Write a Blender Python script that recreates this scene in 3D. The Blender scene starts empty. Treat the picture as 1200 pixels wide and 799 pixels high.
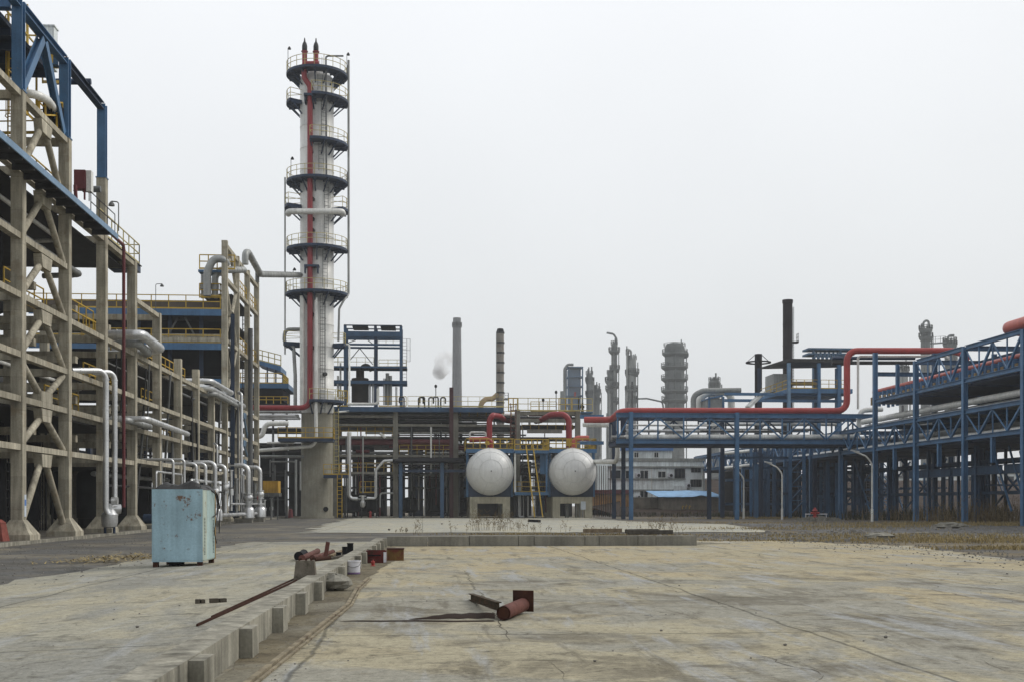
import bpy, math, random
from mathutils import Vector
random.seed(7)
R = math.radians
scn = bpy.context.scene
col = scn.collection

# ------------------------------------------------------------------ camera numbers (photo is 1200 x 799)
F = 1400.0; YAW = math.atan(105/1400); CH = 1.6; HZ = 590.0
SA, CA = math.sin(YAW), math.cos(YAW)
def P(px, py, Y):
    """point of the plane y = Y seen at photo pixel (px, py)"""
    u = px-600; t = Y/(F*CA-SA*u)
    return Vector(((F*SA+CA*u)*t, Y, CH+(HZ-py)*t))
def PX(px, Y): return P(px, HZ, Y).x
def PZ(py, Y, px=600): return P(px, py, Y).z
def Q(px, py, X):
    """point of the plane x = X seen at photo pixel"""
    u = px-600; t = X/(F*SA+CA*u)
    return Vector((X, (F*CA-SA*u)*t, CH+(HZ-py)*t))
def G(px, py, z=0.0):
    """point of the level z seen at photo pixel"""
    u = px-600; t = (CH-z)/(py-HZ)
    return Vector(((F*SA+CA*u)*t, (F*CA-SA*u)*t, z))

# ------------------------------------------------------------------ materials
MATS = {}
def mat(name, c, rough=.7, metal=0.0, var=.25, scale=1.5, streak=0.0, spot=None, spot_amt=.5, spot_scale=3.0, fine=.12, bump=0.0, spec=.4, edge=.06, lift=0.0):
    m = bpy.data.materials.new(name); m.use_nodes = True
    nt = m.node_tree; N = nt.nodes; L = nt.links
    b = N['Principled BSDF']
    b.inputs['Roughness'].default_value = rough; b.inputs['Metallic'].default_value = metal
    b.inputs['Specular IOR Level'].default_value = spec if rough < .7 else min(spec, .12)
    geo = N.new('ShaderNodeNewGeometry')
    def noise(sc, det, vec=None, rg=.55):
        n = N.new('ShaderNodeTexNoise'); n.inputs['Scale'].default_value = sc; n.inputs['Detail'].default_value = det
        n.inputs['Roughness'].default_value = rg
        L.new(vec or geo.outputs['Position'], n.inputs['Vector']); return n.outputs['Fac']
    def mrange(src, a, b2, lo, hi):
        r = N.new('ShaderNodeMapRange'); r.inputs[1].default_value = a; r.inputs[2].default_value = b2
        r.inputs[3].default_value = lo; r.inputs[4].default_value = hi; L.new(src, r.inputs[0]); return r.outputs[0]
    def mul(x, y):
        q = N.new('ShaderNodeMath'); q.operation = 'MULTIPLY'; L.new(x, q.inputs[0]); L.new(y, q.inputs[1]); return q.outputs[0]
    v = mrange(noise(scale, 6), .3, .7, 1-var, 1+var*.6)
    if fine: v = mul(v, mrange(noise(scale*22, 3), .3, .7, 1-fine, 1+fine))
    if streak:
        mp = N.new('ShaderNodeMapping'); mp.inputs['Scale'].default_value = (1, 1, .08)
        L.new(geo.outputs['Position'], mp.inputs['Vector'])
        v = mul(v, mrange(noise(4.0, 5, mp.outputs[0], .65), .35, .7, 1+streak*.3, 1-streak))
    if lift:
        sz = N.new('ShaderNodeSeparateXYZ'); L.new(geo.outputs['Position'], sz.inputs[0])
        q1 = N.new('ShaderNodeMath'); q1.operation = 'DIVIDE'; q1.inputs[1].default_value = lift; L.new(sz.outputs['Z'], q1.inputs[0])
        q2 = N.new('ShaderNodeMath'); q2.operation = 'FRACT'; L.new(q1.outputs[0], q2.inputs[0])
        v = mul(v, mrange(q2.outputs[0], 0, .03, .72, 1))
        q3 = N.new('ShaderNodeMath'); q3.operation = 'FLOOR'; L.new(q1.outputs[0], q3.inputs[0])
        wn = N.new('ShaderNodeTexWhiteNoise'); wn.noise_dimensions = '1D'; L.new(q3.outputs[0], wn.inputs['W'])
        v = mul(v, mrange(wn.outputs['Value'], 0, 1, .88, 1.08))
    hsv = N.new('ShaderNodeHueSaturation'); hsv.inputs['Color'].default_value = (*c, 1); L.new(v, hsv.inputs['Value'])
    out = hsv.outputs[0]
    if spot:
        mx = N.new('ShaderNodeMix'); mx.data_type = 'RGBA'
        L.new(mrange(noise(spot_scale, 7, None, .7), 1-spot_amt-edge, 1-spot_amt+edge, 0, 1), mx.inputs[0])
        L.new(out, mx.inputs[6]); mx.inputs[7].default_value = (*spot, 1); out = mx.outputs[2]
    L.new(out, b.inputs['Base Color'])
    if bump:
        bp = N.new('ShaderNodeBump'); bp.inputs['Strength'].default_value = bump; bp.inputs['Distance'].default_value = .02
        L.new(noise(scale*14, 6, None, .7), bp.inputs['Height']); L.new(bp.outputs[0], b.inputs['Normal'])
    MATS[name] = m; return m

conc   = mat('frame_concrete', (.455, .42, .33), .9, 0, .28, .8, .5, (.25, .205, .14), .37, 1.2, bump=.3, edge=.10, lift=1.35)
concg  = mat('grey_concrete', (.235, .225, .19), .9, 0, .3, .9, .3, bump=.25)
concw  = mat('wall_concrete', (.325, .31, .255), .92, 0, .35, 1.3, .6, (.15, .138, .108), .36, 2.2, bump=.4, edge=.12)
blue   = mat('blue_paint', (.058, .152, .290), .5, 0, .28, .9, .2, (.16, .17, .18), .30, 4.0)
blued  = mat('navy_and_shaded_blue', (.018, .038, .080), .6, 0, .35, .9, .2, (.05, .045, .045), .30, 4.0)  # navy steel, and the shaded tone of blue steel on rear members
bluel  = mat('pale_blue_paint', (.16, .27, .40), .5, 0, .22, .9, .15, (.2, .2, .2), .3, 4.0)
crimson = mat('crimson_paint', (.27, .024, .030), .45, 0, .22, .8, .15)
bluem  = mat('mid_blue_paint', (.036, .088, .168), .55, 0, .28, .9, .2, (.08, .08, .09), .30, 4.0)
red    = mat('red_paint', (.36, .038, .034), .45, 0, .22, .8, .15, (.30, .05, .045), .4, 2.0)
reda   = mat('orange_red_paint', (.50, .115, .085), .45, 0, .2, .8, .15)
maroon = mat('maroon_paint', (.060, .018, .022), .6, 0, .3, .8, .2)
redd   = mat('dark_red_paint', (.14, .027, .032), .6, 0, .3, .8, .2)
yellow = mat('yellow_paint', (.52, .34, .035), .6, 0, .3, 1.2, .1, (.28, .17, .06), .36, 5.0)
ylight = mat('pale_yellow_paint', (.52, .44, .18), .6, 0, .3, 1.2, .1, (.35, .28, .12), .38, 5.0)
alu    = mat('aluminium_cladding', (.72, .73, .73), .33, .65, .22, .7, .18, spec=.5)
alud   = mat('dull_cladding', (.34, .35, .34), .5, .4, .3, .7, .25, spec=.5)
white  = mat('white_pipe_cladding', (.76, .76, .72), .5, .15, .2, .7, .2)
tankm  = mat('tank_grey_paint', (.72, .725, .71), .45, .05, .06, .3, .10, (.62, .61, .56), .31, .4, fine=.03, edge=.15)
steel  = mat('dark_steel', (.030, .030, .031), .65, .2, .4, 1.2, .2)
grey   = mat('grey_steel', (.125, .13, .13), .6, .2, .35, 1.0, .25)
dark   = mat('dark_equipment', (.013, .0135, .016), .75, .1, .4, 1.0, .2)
rust   = mat('rusty_iron', (.062, .028, .018), .9, 0, .5, 3.5, 0, (.05, .022, .016), .5, 6, bump=.5)
rustr  = mat('rusted_red_pipe', (.125, .052, .042), .75, 0, .35, 3.0, 0, (.075, .03, .022), .42, 7, bump=.3)
brownp = mat('brown_duct_lagging', (.30, .22, .12), .8, 0, .35, .7, .25)
farg   = mat('far_grey_steel', (.20, .215, .21), .7, .1, .3, .2, .2)
farl   = mat('far_pale_steel', (.34, .35, .34), .7, .1, .25, .2, .2)
farb   = mat('far_blue_steel', (.10, .17, .26), .7, .1, .25, .2, .15)
stackm = mat('chimney_concrete', (.22, .225, .23), .9, 0, .15, .1, .2)
wallw  = mat('pale_render', (.78, .83, .83), .9, 0, .2, .5, .35, (.40, .42, .40), .33, .9, edge=.15)
wallb  = mat('block_wall', (.20, .175, .14), .95, 0, .35, .7, .25)
orange = mat('ochre_wall', (.36, .20, .085), .9, 0, .3, .6, .3)
tarpb  = mat('blue_tarpaulin', (.22, .42, .66), .5, 0, .25, 1.0, 0)
glass  = mat('dark_glass', (.02, .024, .028), .12, 0, .2, 1, 0)
blackr = mat('black_rubber', (.014, .014, .014), .6, 0, .4, 3, 0)
wood   = mat('weathered_wood', (.22, .17, .11), .9, 0, .4, 6, 0, bump=.4)
woodd  = mat('dark_wood', (.085, .075, .06), .9, 0, .4, 6, 0, bump=.4)
plast  = mat('white_plastic', (.62, .62, .66), .5, 0, .15, 6, 0, (.35, .3, .25), .36, 9)
signm  = mat('sign_white', (.6, .66, .72), .5, 0, .1, 4, 0)
signb  = mat('sign_blue', (.08, .2, .5), .5, 0, .1, 4, 0)
cabm   = mat('cabinet_turquoise', (.30, .445, .515), .6, 0, .2, 1.1, .25, (.14, .075, .04), .385, 3.2, fine=.08, edge=.03)
cabl   = mat('cabinet_pale', (.46, .54, .47), .6, 0, .2, 1.6, .2, (.27, .16, .06), .36, 3.5, edge=.05)
straw  = mat('dry_straw', (.31, .245, .12), .95, 0, .5, 2, 0)
weed   = mat('dry_weed', (.19, .145, .078), .95, 0, .5, 2, 0)
greenw = mat('dull_green_weed', (.045, .047, .024), .95, 0, .5, 2, 0)
stone  = mat('loose_stone', (.20, .19, .17), .95, 0, .5, 3, 0, bump=.5)
earthm = mat('brown_earth', (.034, .021, .014), 1, 0, .45, .25, 0, (.065, .05, .04), .4, .7, bump=.4, edge=.15)
redbag = mat('faded_red_cloth', (.24, .075, .06), .8, 0, .3, 4, 0)

# ------------------------------------------------------------------ mesh builder
class MB:
    def __init__(s): s.v = []; s.f = []; s.sm = []; s.mi = []; s.cur = 0
    def face(s, idx, sm=False): s.f.append(idx); s.sm.append(sm); s.mi.append(s.cur)
    def hexa(s, c):
        b = len(s.v); s.v += [Vector(p) for p in c]
        for q in ((0,3,2,1),(4,5,6,7),(0,1,5,4),(1,2,6,5),(2,3,7,6),(3,0,4,7)): s.face([b+i for i in q])
        return s
    def box(s, x0, x1, y0, y1, z0, z1):
        return s.hexa([(x0,y0,z0),(x1,y0,z0),(x1,y1,z0),(x0,y1,z0),(x0,y0,z1),(x1,y0,z1),(x1,y1,z1),(x0,y1,z1)])
    def frustum(s, cx, cy, w0, w1, z0, z1, d0=None, d1=None):
        d0 = w0 if d0 is None else d0; d1 = w1 if d1 is None else d1
        a, b, c, d = w0/2, w1/2, d0/2, d1/2
        return s.hexa([(cx-a,cy-c,z0),(cx+a,cy-c,z0),(cx+a,cy+c,z0),(cx-a,cy+c,z0),(cx-b,cy-d,z1),(cx+b,cy-d,z1),(cx+b,cy+d,z1),(cx-b,cy+d,z1)])
    def bar(s, p, q, w=.1, h=None, up=None):
        h = w if h is None else h
        p = Vector(p); q = Vector(q); d = (q-p)
        if d.length < 1e-6: return s
        d.normalize()
        up = Vector(up) if up else (Vector((0,0,1)) if abs(d.z) < .95 else Vector((0,1,0)))
        r = d.cross(up).normalized()*(w/2); u = r.cross(d).normalized()*(h/2)
        return s.hexa([p-r-u, p+r-u, q+r-u, q-r-u, p-r+u, p+r+u, q+r+u, q-r+u])
    def ibar(s, p, q, w=.3, h=.3, t=.03, up=None):
        p = Vector(p); q = Vector(q); d = (q-p).normalized()
        up = Vector(up) if up else (Vector((0,0,1)) if abs(d.z) < .95 else Vector((0,1,0)))
        u = d.cross(up).normalized().cross(d).normalized()
        s.bar(p+u*(h/2-t/2), q+u*(h/2-t/2), w, t, up); s.bar(p-u*(h/2-t/2), q-u*(h/2-t/2), w, t, up)
        return s.bar(p, q, t, h-2*t-.004, up)
    def tube(s, pts, r, seg=10, bend=None, cap=True, r1=None):
        pts = [Vector(p) for p in pts]
        if bend is None: bend = r*2.2
        path = [pts[0]]
        for i in range(1, len(pts)-1):
            a, b, c = pts[i-1], pts[i], pts[i+1]
            d0 = (a-b); d1 = (c-b)
            l0, l1 = d0.length, d1.length; d0.normalize(); d1.normalize()
            ang = d0.angle(d1)
            if ang > 3.1 or bend <= 0: path.append(b); continue
            k = min(bend/max(math.tan(ang/2), .05), l0*.49, l1*.49)
            n = max(2, int((math.pi-ang)/.26))
            s0, s1 = b+d0*k, b+d1*k
            rad = k*math.tan(ang/2); bis = (d0+d1).normalized(); cen = b+bis*(rad/math.sin(ang/2))
            v0 = (s0-cen); v1 = (s1-cen); tot = v0.angle(v1)
            for j in range(n+1):
                t = j/n
                if tot < 1e-4: path.append(s0); break
                path.append(cen+(v0*math.sin((1-t)*tot)+v1*math.sin(t*tot))/math.sin(tot))
        path.append(pts[-1])
        dirs = []
        for i in range(len(path)):
            d = path[min(i+1, len(path)-1)]-path[max(i-1, 0)]
            dirs.append(d.normalized())
        n0 = dirs[0].orthogonal().normalized(); rings = []
        for i, p in enumerate(path):
            n0 = (n0-dirs[i]*n0.dot(dirs[i])).normalized(); b0 = dirs[i].cross(n0)
            rr = r if r1 is None else r+(r1-r)*i/(len(path)-1)
            base = len(s.v)
            for k in range(seg):
                a = 2*math.pi*k/seg; s.v.append(p+(n0*math.cos(a)+b0*math.sin(a))*rr)
            rings.append(base)
        for a, b in zip(rings, rings[1:]):
            for k in range(seg): s.face([a+k, a+(k+1)%seg, b+(k+1)%seg, b+k], True)
        if cap:
            for rb, flip in ((rings[0], True), (rings[-1], False)):
                base = len(s.v); s.v += [s.v[rb+k].copy() for k in range(seg)]
                idx = [base+k for k in range(seg)]
                s.face(idx[::-1] if flip else idx)
        return s
    def cyl(s, p, q, r, r1=None, seg=12): return s.tube([p, q], r, seg, 0, True, r1)
    def lathe(s, o, prof, axis='z', seg=32):
        """prof: (radius, along) pairs"""
        o = Vector(o); rings = []
        for (r, h) in prof:
            base = len(s.v)
            for k in range(seg):
                a = 2*math.pi*k/seg; c, d = r*math.cos(a), r*math.sin(a)
                s.v.append(o+(Vector((c, d, h)) if axis == 'z' else Vector((c, h, d)) if axis == 'y' else Vector((h, c, d))))
            rings.append(base)
        for j, (a, b) in enumerate(zip(rings, rings[1:])):
            if j:
                d0 = Vector((prof[j][0]-prof[j-1][0], prof[j][1]-prof[j-1][1])); d1 = Vector((prof[j+1][0]-prof[j][0], prof[j+1][1]-prof[j][1]))
                if d0.length > 1e-7 and d1.length > 1e-7 and d0.angle(d1) > .6:
                    a = len(s.v); s.v += [s.v[rings[j]+k].copy() for k in range(seg)]
            for k in range(seg):
                q = [a+k, a+(k+1)%seg, b+(k+1)%seg, b+k]
                s.face(q if axis == 'z' else q[::-1], True)
        for rb, fl in ((rings[0], True), (rings[-1], False)):
            base = len(s.v); s.v += [s.v[rb+k].copy() for k in range(seg)]
            idx = [base+k for k in range(seg)]; s.face(idx[::-1] if fl else idx)
        return s
    def prism(s, poly, z0, z1):
        b = len(s.v); n = len(poly)
        s.v += [Vector((x, y, z0)) for x, y in poly]+[Vector((x, y, z1)) for x, y in poly]
        s.face([b+i for i in range(n)][::-1]); s.face([b+n+i for i in range(n)])
        for i in range(n): s.face([b+i, b+(i+1)%n, b+n+(i+1)%n, b+n+i])
        return s
    def rail(s, pts, h=1.1, sp=1.6, t=.05, toe=True, close=False):
        pts = [Vector(p) for p in pts]
        if close: pts.append(pts[0])
        for a, b in zip(pts, pts[1:]):
            n = max(1, round((b-a).length/sp))
            for k in range(n+1): 
                p = a+(b-a)*(k/n); s.bar(p, p+Vector((0,0,h)), t)
            for hh in (h, h*.55): s.bar(a+Vector((0,0,hh)), b+Vector((0,0,hh)), t)
            if toe: s.bar(a+Vector((0,0,.07)), b+Vector((0,0,.07)), .015, .14)
        return s
    def ladder(s, p, q, w=.5, side=(1,0,0), cage=None, t=.05):
        p = Vector(p); q = Vector(q); sd = Vector(side).normalized()*(w/2)
        s.bar(p-sd, q-sd, t); s.bar(p+sd, q+sd, t)
        n = int((q-p).length/.4)
        for k in range(1, n): c = p+(q-p)*(k/n); s.bar(c-sd, c+sd, t*.7)
        if cage:
            cg = Vector(cage); m = int((q-p).length/1.2)
            for k in range(2, m+1):
                c = p+(q-p)*(k/m)
                prev = c-sd
                for j in range(1, 7):
                    a = math.pi*j/6; nx = c-sd*math.cos(a)*1.2+cg*math.sin(a)*.65
                    s.bar(prev, nx, t*.6); prev = nx
            for j in (2, 3, 4):
                a = math.pi*j/6; o = -sd*math.cos(a)*1.2+cg*math.sin(a)*.65
                s.bar(p+(q-p)*(2/m)+o, q+o, t*.6)
        return s
    def grate(s, x0, x1, y0, y1, z, th=.12): return s.box(x0, x1, y0, y1, z-th, z)
    def mesh(s, name, mats, off):
        me = bpy.data.meshes.new(name)
        me.from_pydata([tuple(p-off) for p in s.v], [], s.f)
        for m in (mats if isinstance(mats, (list, tuple)) else [mats]): me.materials.append(m)
        me.polygons.foreach_set('use_smooth', s.sm); me.polygons.foreach_set('material_index', s.mi); me.update()
        return me
    def build(s, name, m, parent, label=None):
        off = Vector(parent.location) if parent.parent is None else Vector(parent.parent.location)
        o = bpy.data.objects.new(name, s.mesh(name, m, off)); col.objects.link(o); o.parent = parent
        if label: o['label'] = label
        return o
    def solo(s, name, m, label, cat, group=None, kind=None, loc=None):
        if loc is None:
            xs = [p.x for p in s.v]; ys = [p.y for p in s.v]; zs = [p.z for p in s.v]
            loc = Vector(((min(xs)+max(xs))/2, (min(ys)+max(ys))/2, min(zs)))
        o = bpy.data.objects.new(name, s.mesh(name, m, Vector(loc))); o.location = loc; col.objects.link(o)
        tag(o, label, cat, group, kind); return o
def tag(o, label=None, cat=None, group=None, kind=None):
    if label: o['label'] = label
    if cat: o['category'] = cat
    if group: o['group'] = group
    if kind: o['kind'] = kind
    return o
def thing(name, label, cat, loc=(0,0,0), group=None):
    o = bpy.data.objects.new(name, None); o.location = loc; o.empty_display_size = .2; col.objects.link(o)
    return tag(o, label, cat, group)
def struct(name, mb, m): 
    o = mb.solo(name, m, None, None, None, 'structure', loc=(0,0,0)); return o
def copy_thing(o, loc, label=None):
    r = o.copy(); col.objects.link(r); r.location = loc
    if label: r['label'] = label
    for ch in list(o.children):
        c = ch.copy(); col.objects.link(c); c.parent = r
        for g in list(ch.children):
            d = g.copy(); col.objects.link(d); d.parent = c
    return r
def pipe(label, pts, r, m, group=None, bend=None, band=2.4, seg=12, name='pipe', cat='pipe', bt=.012):
    """one pipe, a thing of its own; cladding bands are part of its surface"""
    b = MB(); pts = [Vector(p) for p in pts]; b.tube(pts, r, seg, bend if bend else r*2.4)
    if band:
        for a, c in zip(pts, pts[1:]):
            L = (c-a).length; d = (c-a).normalized(); n = int((L-r*6)/band)
            for k in range(n+1):
                if L < r*7: break
                p = a+d*(r*3+(L-r*6)*(k/max(n, 1))); b.cyl(p-d*.03, p+d*.03, r+bt+r*.04, None, seg)
    return b.solo(name, m, label, cat, group)

# ------------------------------------------------------------------ world, sun, camera, haze
SUN_EL, SUN_AZ = R(42), R(76)      # azimuth from +Y towards +X
w = bpy.data.worlds.new('World'); scn.world = w; w.use_nodes = True
nt = w.node_tree; N = nt.nodes; L = nt.links; N.clear()
outw = N.new('ShaderNodeOutputWorld'); bg = N.new('ShaderNodeBackground'); bg.inputs['Strength'].default_value = .1
sky = N.new('ShaderNodeTexSky'); sky.sky_type = 'NISHITA'; sky.sun_disc = False; sky.sun_elevation = SUN_EL; sky.sun_rotation = SUN_AZ
sky.air_density = 2.0; sky.dust_density = 6.0
tc = N.new('ShaderNodeTexCoord'); sx = N.new('ShaderNodeSeparateXYZ'); L.new(tc.outputs['Generated'], sx.inputs[0])
rp = N.new('ShaderNodeValToRGB'); L.new(sx.outputs['Z'], rp.inputs[0])
e = rp.color_ramp.elements
e[0].position = 0.0; e[0].color = (.725, .75, .765, 1); e[1].position = .42; e[1].color = (.935, .955, .985, 1)
k_ = e.new(.14); k_.color = (.78, .805, .825, 1)
cl = N.new('ShaderNodeTexNoise'); cl.inputs['Scale'].default_value = 1.5; cl.inputs['Detail'].default_value = 4; L.new(tc.outputs['Generated'], cl.inputs['Vector'])
cr = N.new('ShaderNodeMapRange'); cr.inputs[1].default_value = .3; cr.inputs[2].default_value = .7; cr.inputs[3].default_value = 10.0; cr.inputs[4].default_value = 11.0
L.new(cl.outputs['Fac'], cr.inputs[0])
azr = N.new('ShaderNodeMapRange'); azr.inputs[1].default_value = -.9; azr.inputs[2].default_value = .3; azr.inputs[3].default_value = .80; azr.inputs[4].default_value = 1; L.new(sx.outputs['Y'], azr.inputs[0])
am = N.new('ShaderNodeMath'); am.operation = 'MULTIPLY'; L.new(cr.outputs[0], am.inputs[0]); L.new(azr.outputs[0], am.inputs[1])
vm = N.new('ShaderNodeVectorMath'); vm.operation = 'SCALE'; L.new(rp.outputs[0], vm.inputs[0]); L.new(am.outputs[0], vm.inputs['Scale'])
mxw = N.new('ShaderNodeMix'); mxw.data_type = 'RGBA'; mxw.inputs[0].default_value = .94
L.new(sky.outputs[0], mxw.inputs[6]); L.new(vm.outputs[0], mxw.inputs[7])
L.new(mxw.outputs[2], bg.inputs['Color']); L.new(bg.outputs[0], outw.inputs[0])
sd = bpy.data.lights.new('sun', 'SUN'); sd.energy = 1.35; sd.angle = R(18); sd.color = (1, .96, .90)
so = bpy.data.objects.new('sun', sd); col.objects.link(so)
tosun = Vector((math.sin(SUN_AZ)*math.cos(SUN_EL), math.cos(SUN_AZ)*math.cos(SUN_EL), math.sin(SUN_EL)))
so.rotation_euler = tosun.to_track_quat('Z', 'Y').to_euler(); so.location = (60, 0, 120)
cd = bpy.data.cameras.new('camera'); cd.lens = F/1200*36; cd.sensor_width = 36; cd.shift_y = (HZ-399.5)/1200; cd.clip_end = 6000; cd.clip_start = .1
co = bpy.data.objects.new('camera', cd); co.location = (0, 0, CH); co.rotation_euler = (R(90), 0, -YAW); col.objects.link(co); scn.camera = co
scn.view_settings.view_transform = 'Standard'; scn.view_settings.look = 'None'; scn.view_settings.exposure = 0; scn.view_settings.gamma = 1
scn.view_settings.use_curve_mapping = False
scn.cycles.use_denoising = True; scn.cycles.max_bounces = 6; scn.cycles.volume_bounces = 3; scn.cycles.diffuse_bounces = 3; scn.cycles.glossy_bounces = 3
HAZE = 0.00034
# ------------------------------------------------------------------ ground
def slab_mat(name, base, warm, cool, darkc, joint=(0, 0), off=(0, 0), dark_amt=.36, crack=True, zone=None, strong=False):
    kk = .72 if strong else 1.0
    m = bpy.data.materials.new(name); m.use_nodes = True
    nt = m.node_tree; N = nt.nodes; L = nt.links; b = N['Principled BSDF']
    b.inputs['Specular IOR Level'].default_value = .06
    geo = N.new('ShaderNodeNewGeometry'); pos = geo.outputs['Position']
    def noise(sc, det, scale=(1, 1, 1), rg=.6, dist=0, loc=(0, 0, 0)):
        mp = N.new('ShaderNodeMapping'); mp.inputs['Scale'].default_value = scale; mp.inputs['Location'].default_value = loc
        L.new(pos, mp.inputs['Vector'])
        n = N.new('ShaderNodeTexNoise'); n.inputs['Scale'].default_value = sc; n.inputs['Detail'].default_value = det
        n.inputs['Roughness'].default_value = rg; n.inputs['Distortion'].default_value = dist; L.new(mp.outputs[0], n.inputs['Vector']); return n.outputs['Fac']
    def mr(src, a, c, lo=0, hi=1):
        r = N.new('ShaderNodeMapRange'); r.inputs[1].default_value = a; r.inputs[2].default_value = c; r.inputs[3].default_value = lo; r.inputs[4].default_value = hi
        L.new(src, r.inputs[0]); return r.outputs[0]
    def mix(f, a, c2):
        x = N.new('ShaderNodeMix'); x.data_type = 'RGBA'; L.new(f, x.inputs[0])
        for s, i in ((a, 6), (c2, 7)):
            if isinstance(s, tuple): x.inputs[i].default_value = (*s, 1)
            else: L.new(s, x.inputs[i])
        return x.outputs[2]
    def math2(op, a, c):
        q = N.new('ShaderNodeMath'); q.operation = op
        for s, i in ((a, 0), (c, 1)):
            if isinstance(s, (int, float)): q.inputs[i].default_value = s
            else: L.new(s, q.inputs[i])
        return q.outputs[0]
    def add(src, w):
        if not zone: return src
        sp0 = N.new('ShaderNodeSeparateXYZ'); L.new(pos, sp0.inputs[0])
        return math2('ADD', src, math2('MULTIPLY', mr(sp0.outputs['Y'], zone[0], zone[1], -1, 1), w))
    c = mix(mr(add(noise(.16, 5, dist=.4), .07), .45, .45+.14*kk), base, warm)
    c = mix(mr(add(noise(.30, 6, (.9, .7, 1), .62, dist=.9, loc=(7, 3, 0)), -.05), .48, .48+.10*kk, 0, .9), c, cool)
    c = mix(mr(add(noise(.5, 8, (.9, .8, 1), .68, 1.1, (2, 9, 0)), -.045), 1-dark_amt-.11, 1-dark_amt-.11+.16*kk, 0, .72), c, darkc)
    c = mix(mr(noise(.8, 8, (1.1, .45, 1), .7, .9, (5, 5, 0)), .54, .66, 0, .6), c, tuple(x*1.3 for x in cool))
    c = mix(mr(noise(2.4, 8, (.8, .9, 1), .75, .6), .56, .66, 0, .75), c, tuple(x*.6 for x in darkc))
    c = mix(mr(noise(.7, 9, (.5, 1.2, 1), .78, .4, (11, 4, 0)), .56, .66, 0, .6), c, tuple(x*.8 for x in warm))
    if joint[0]:
        c = mix(mr(noise(1.2, 7, (1.5, .17, 1), .66, .3, (3, 1, 0)), .545, .545+.13*kk, 0, .68), c, (.35, .36, .358))
        c = mix(mr(noise(1.6, 8, (1.3, .24, 1), .7, .5, (8, 2, 0)), .545, .545+.14*kk, 0, .68), c, darkc)
        c = mix(mr(noise(.75, 9, (.8, 1, 1), .8, .8, (15, 2, 0)), .57, .63, 0, .6), c, tuple(x*.75 for x in darkc))
    v = mr(noise(9, 6, rg=.8), .32, .68, .66, 1.22)
    v = math2('MULTIPLY', v, mr(noise(60, 4, rg=.7), .3, .7, .86, 1.13))
    v = math2('MULTIPLY', v, mr(noise(26, 2, rg=.5, loc=(1, 2, 3)), .63, .70, 1, .5))
    if joint[0]:
        sp = N.new('ShaderNodeSeparateXYZ'); L.new(pos, sp.inputs[0])
        wob = mr(noise(.6, 3), .3, .7, -.05, .05)
        for ax, st, of in ((sp.outputs['X'], joint[0], off[0]), (sp.outputs['Y'], joint[1], off[1])):
            t = math2('ADD', math2('ADD', ax, wob), of)
            t = math2('ABSOLUTE', math2('SUBTRACT', math2('FRACT', math2('DIVIDE', t, st), 0), .5), 0)
            v = math2('MULTIPLY', v, mr(t, .5-.04/st, .5-.012/st, 1, .5))
    if crack:
        vo = N.new('ShaderNodeTexVoronoi'); vo.feature = 'DISTANCE_TO_EDGE'; vo.inputs['Scale'].default_value = .21
        ad = N.new('ShaderNodeVectorMath'); ad.operation = 'ADD'
        nz = N.new('ShaderNodeTexNoise'); nz.inputs['Scale'].default_value = .8; nz.inputs['Detail'].default_value = 6; L.new(pos, nz.inputs['Vector'])
        sc = N.new('ShaderNodeVectorMath'); sc.operation = 'SCALE'; sc.inputs['Scale'].default_value = 2.2; L.new(nz.outputs['Color'], sc.inputs[0])
        L.new(pos, ad.inputs[0]); L.new(sc.outputs[0], ad.inputs[1]); L.new(ad.outputs[0], vo.inputs['Vector'])
        ck = math2('MULTIPLY', mr(vo.outputs['Distance'], .0010, .0028, 1, 0), mr(noise(.3, 3, loc=(4, 4, 4)), .54, .62))
        v = math2('MULTIPLY', v, mr(ck, 0, 1, 1, .5))
    h = N.new('ShaderNodeHueSaturation'); L.new(c, h.inputs['Color']); L.new(v, h.inputs['Value'])
    L.new(h.outputs[0], b.inputs['Base Color'])
    L.new(mr(noise(.8, 5), .35, .7, .95, .72), b.inputs['Roughness'])
    bp = N.new('ShaderNodeBump'); bp.inputs['Strength'].default_value = .45; bp.inputs['Distance'].default_value = .015
    L.new(noise(24, 7, rg=.75), bp.inputs['Height']); L.new(bp.outputs[0], b.inputs['Normal'])
    return m
m_yard = slab_mat('yard_concrete', (.375, .34, .242), (.405, .348, .228), (.29, .28, .235), (.145, .13, .098), (6.0, 5.0), (1.2, .4), zone=(18, 36), strong=True)
m_left = slab_mat('pale_yard_concrete', (.345, .33, .265), (.395, .362, .265), (.258, .255, .225), (.165, .155, .125), (5.6, 6.0), (.6, 0), .30)
m_apron = slab_mat('apron_concrete', (.42, .405, .33), (.45, .42, .32), (.36, .36, .32), (.26, .24, .19), (6, 6), (0, 0), .3, False)
m_road = slab_mat('asphalt', (.125, .120, .109), (.235, .212, .165), (.13, .13, .126), (.075, .071, .063), (0, 0), (0, 0), .4, False)
m_base = slab_mat('gravel_soil', (.15, .135, .11), (.20, .165, .105), (.125, .125, .125), (.075, .066, .052), (0, 0), (0, 0), .42, False)
m_grav = slab_mat('grey_gravel', (.125, .125, .125), (.16, .15, .13), (.15, .152, .155), (.075, .073, .07), (0, 0), (0, 0), .4, False)
m_dirt = slab_mat('trench_dirt', (.165, .145, .10), (.21, .18, .12), (.22, .205, .16), (.085, .07, .05), (0, 0), (0, 0), .42, False)
m_stain = slab_mat('rust_stained_concrete', (.026, .015, .010), (.036, .02, .013), (.03, .02, .014), (.018, .012, .009), (0, 0), (0, 0), .4, False)

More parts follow.
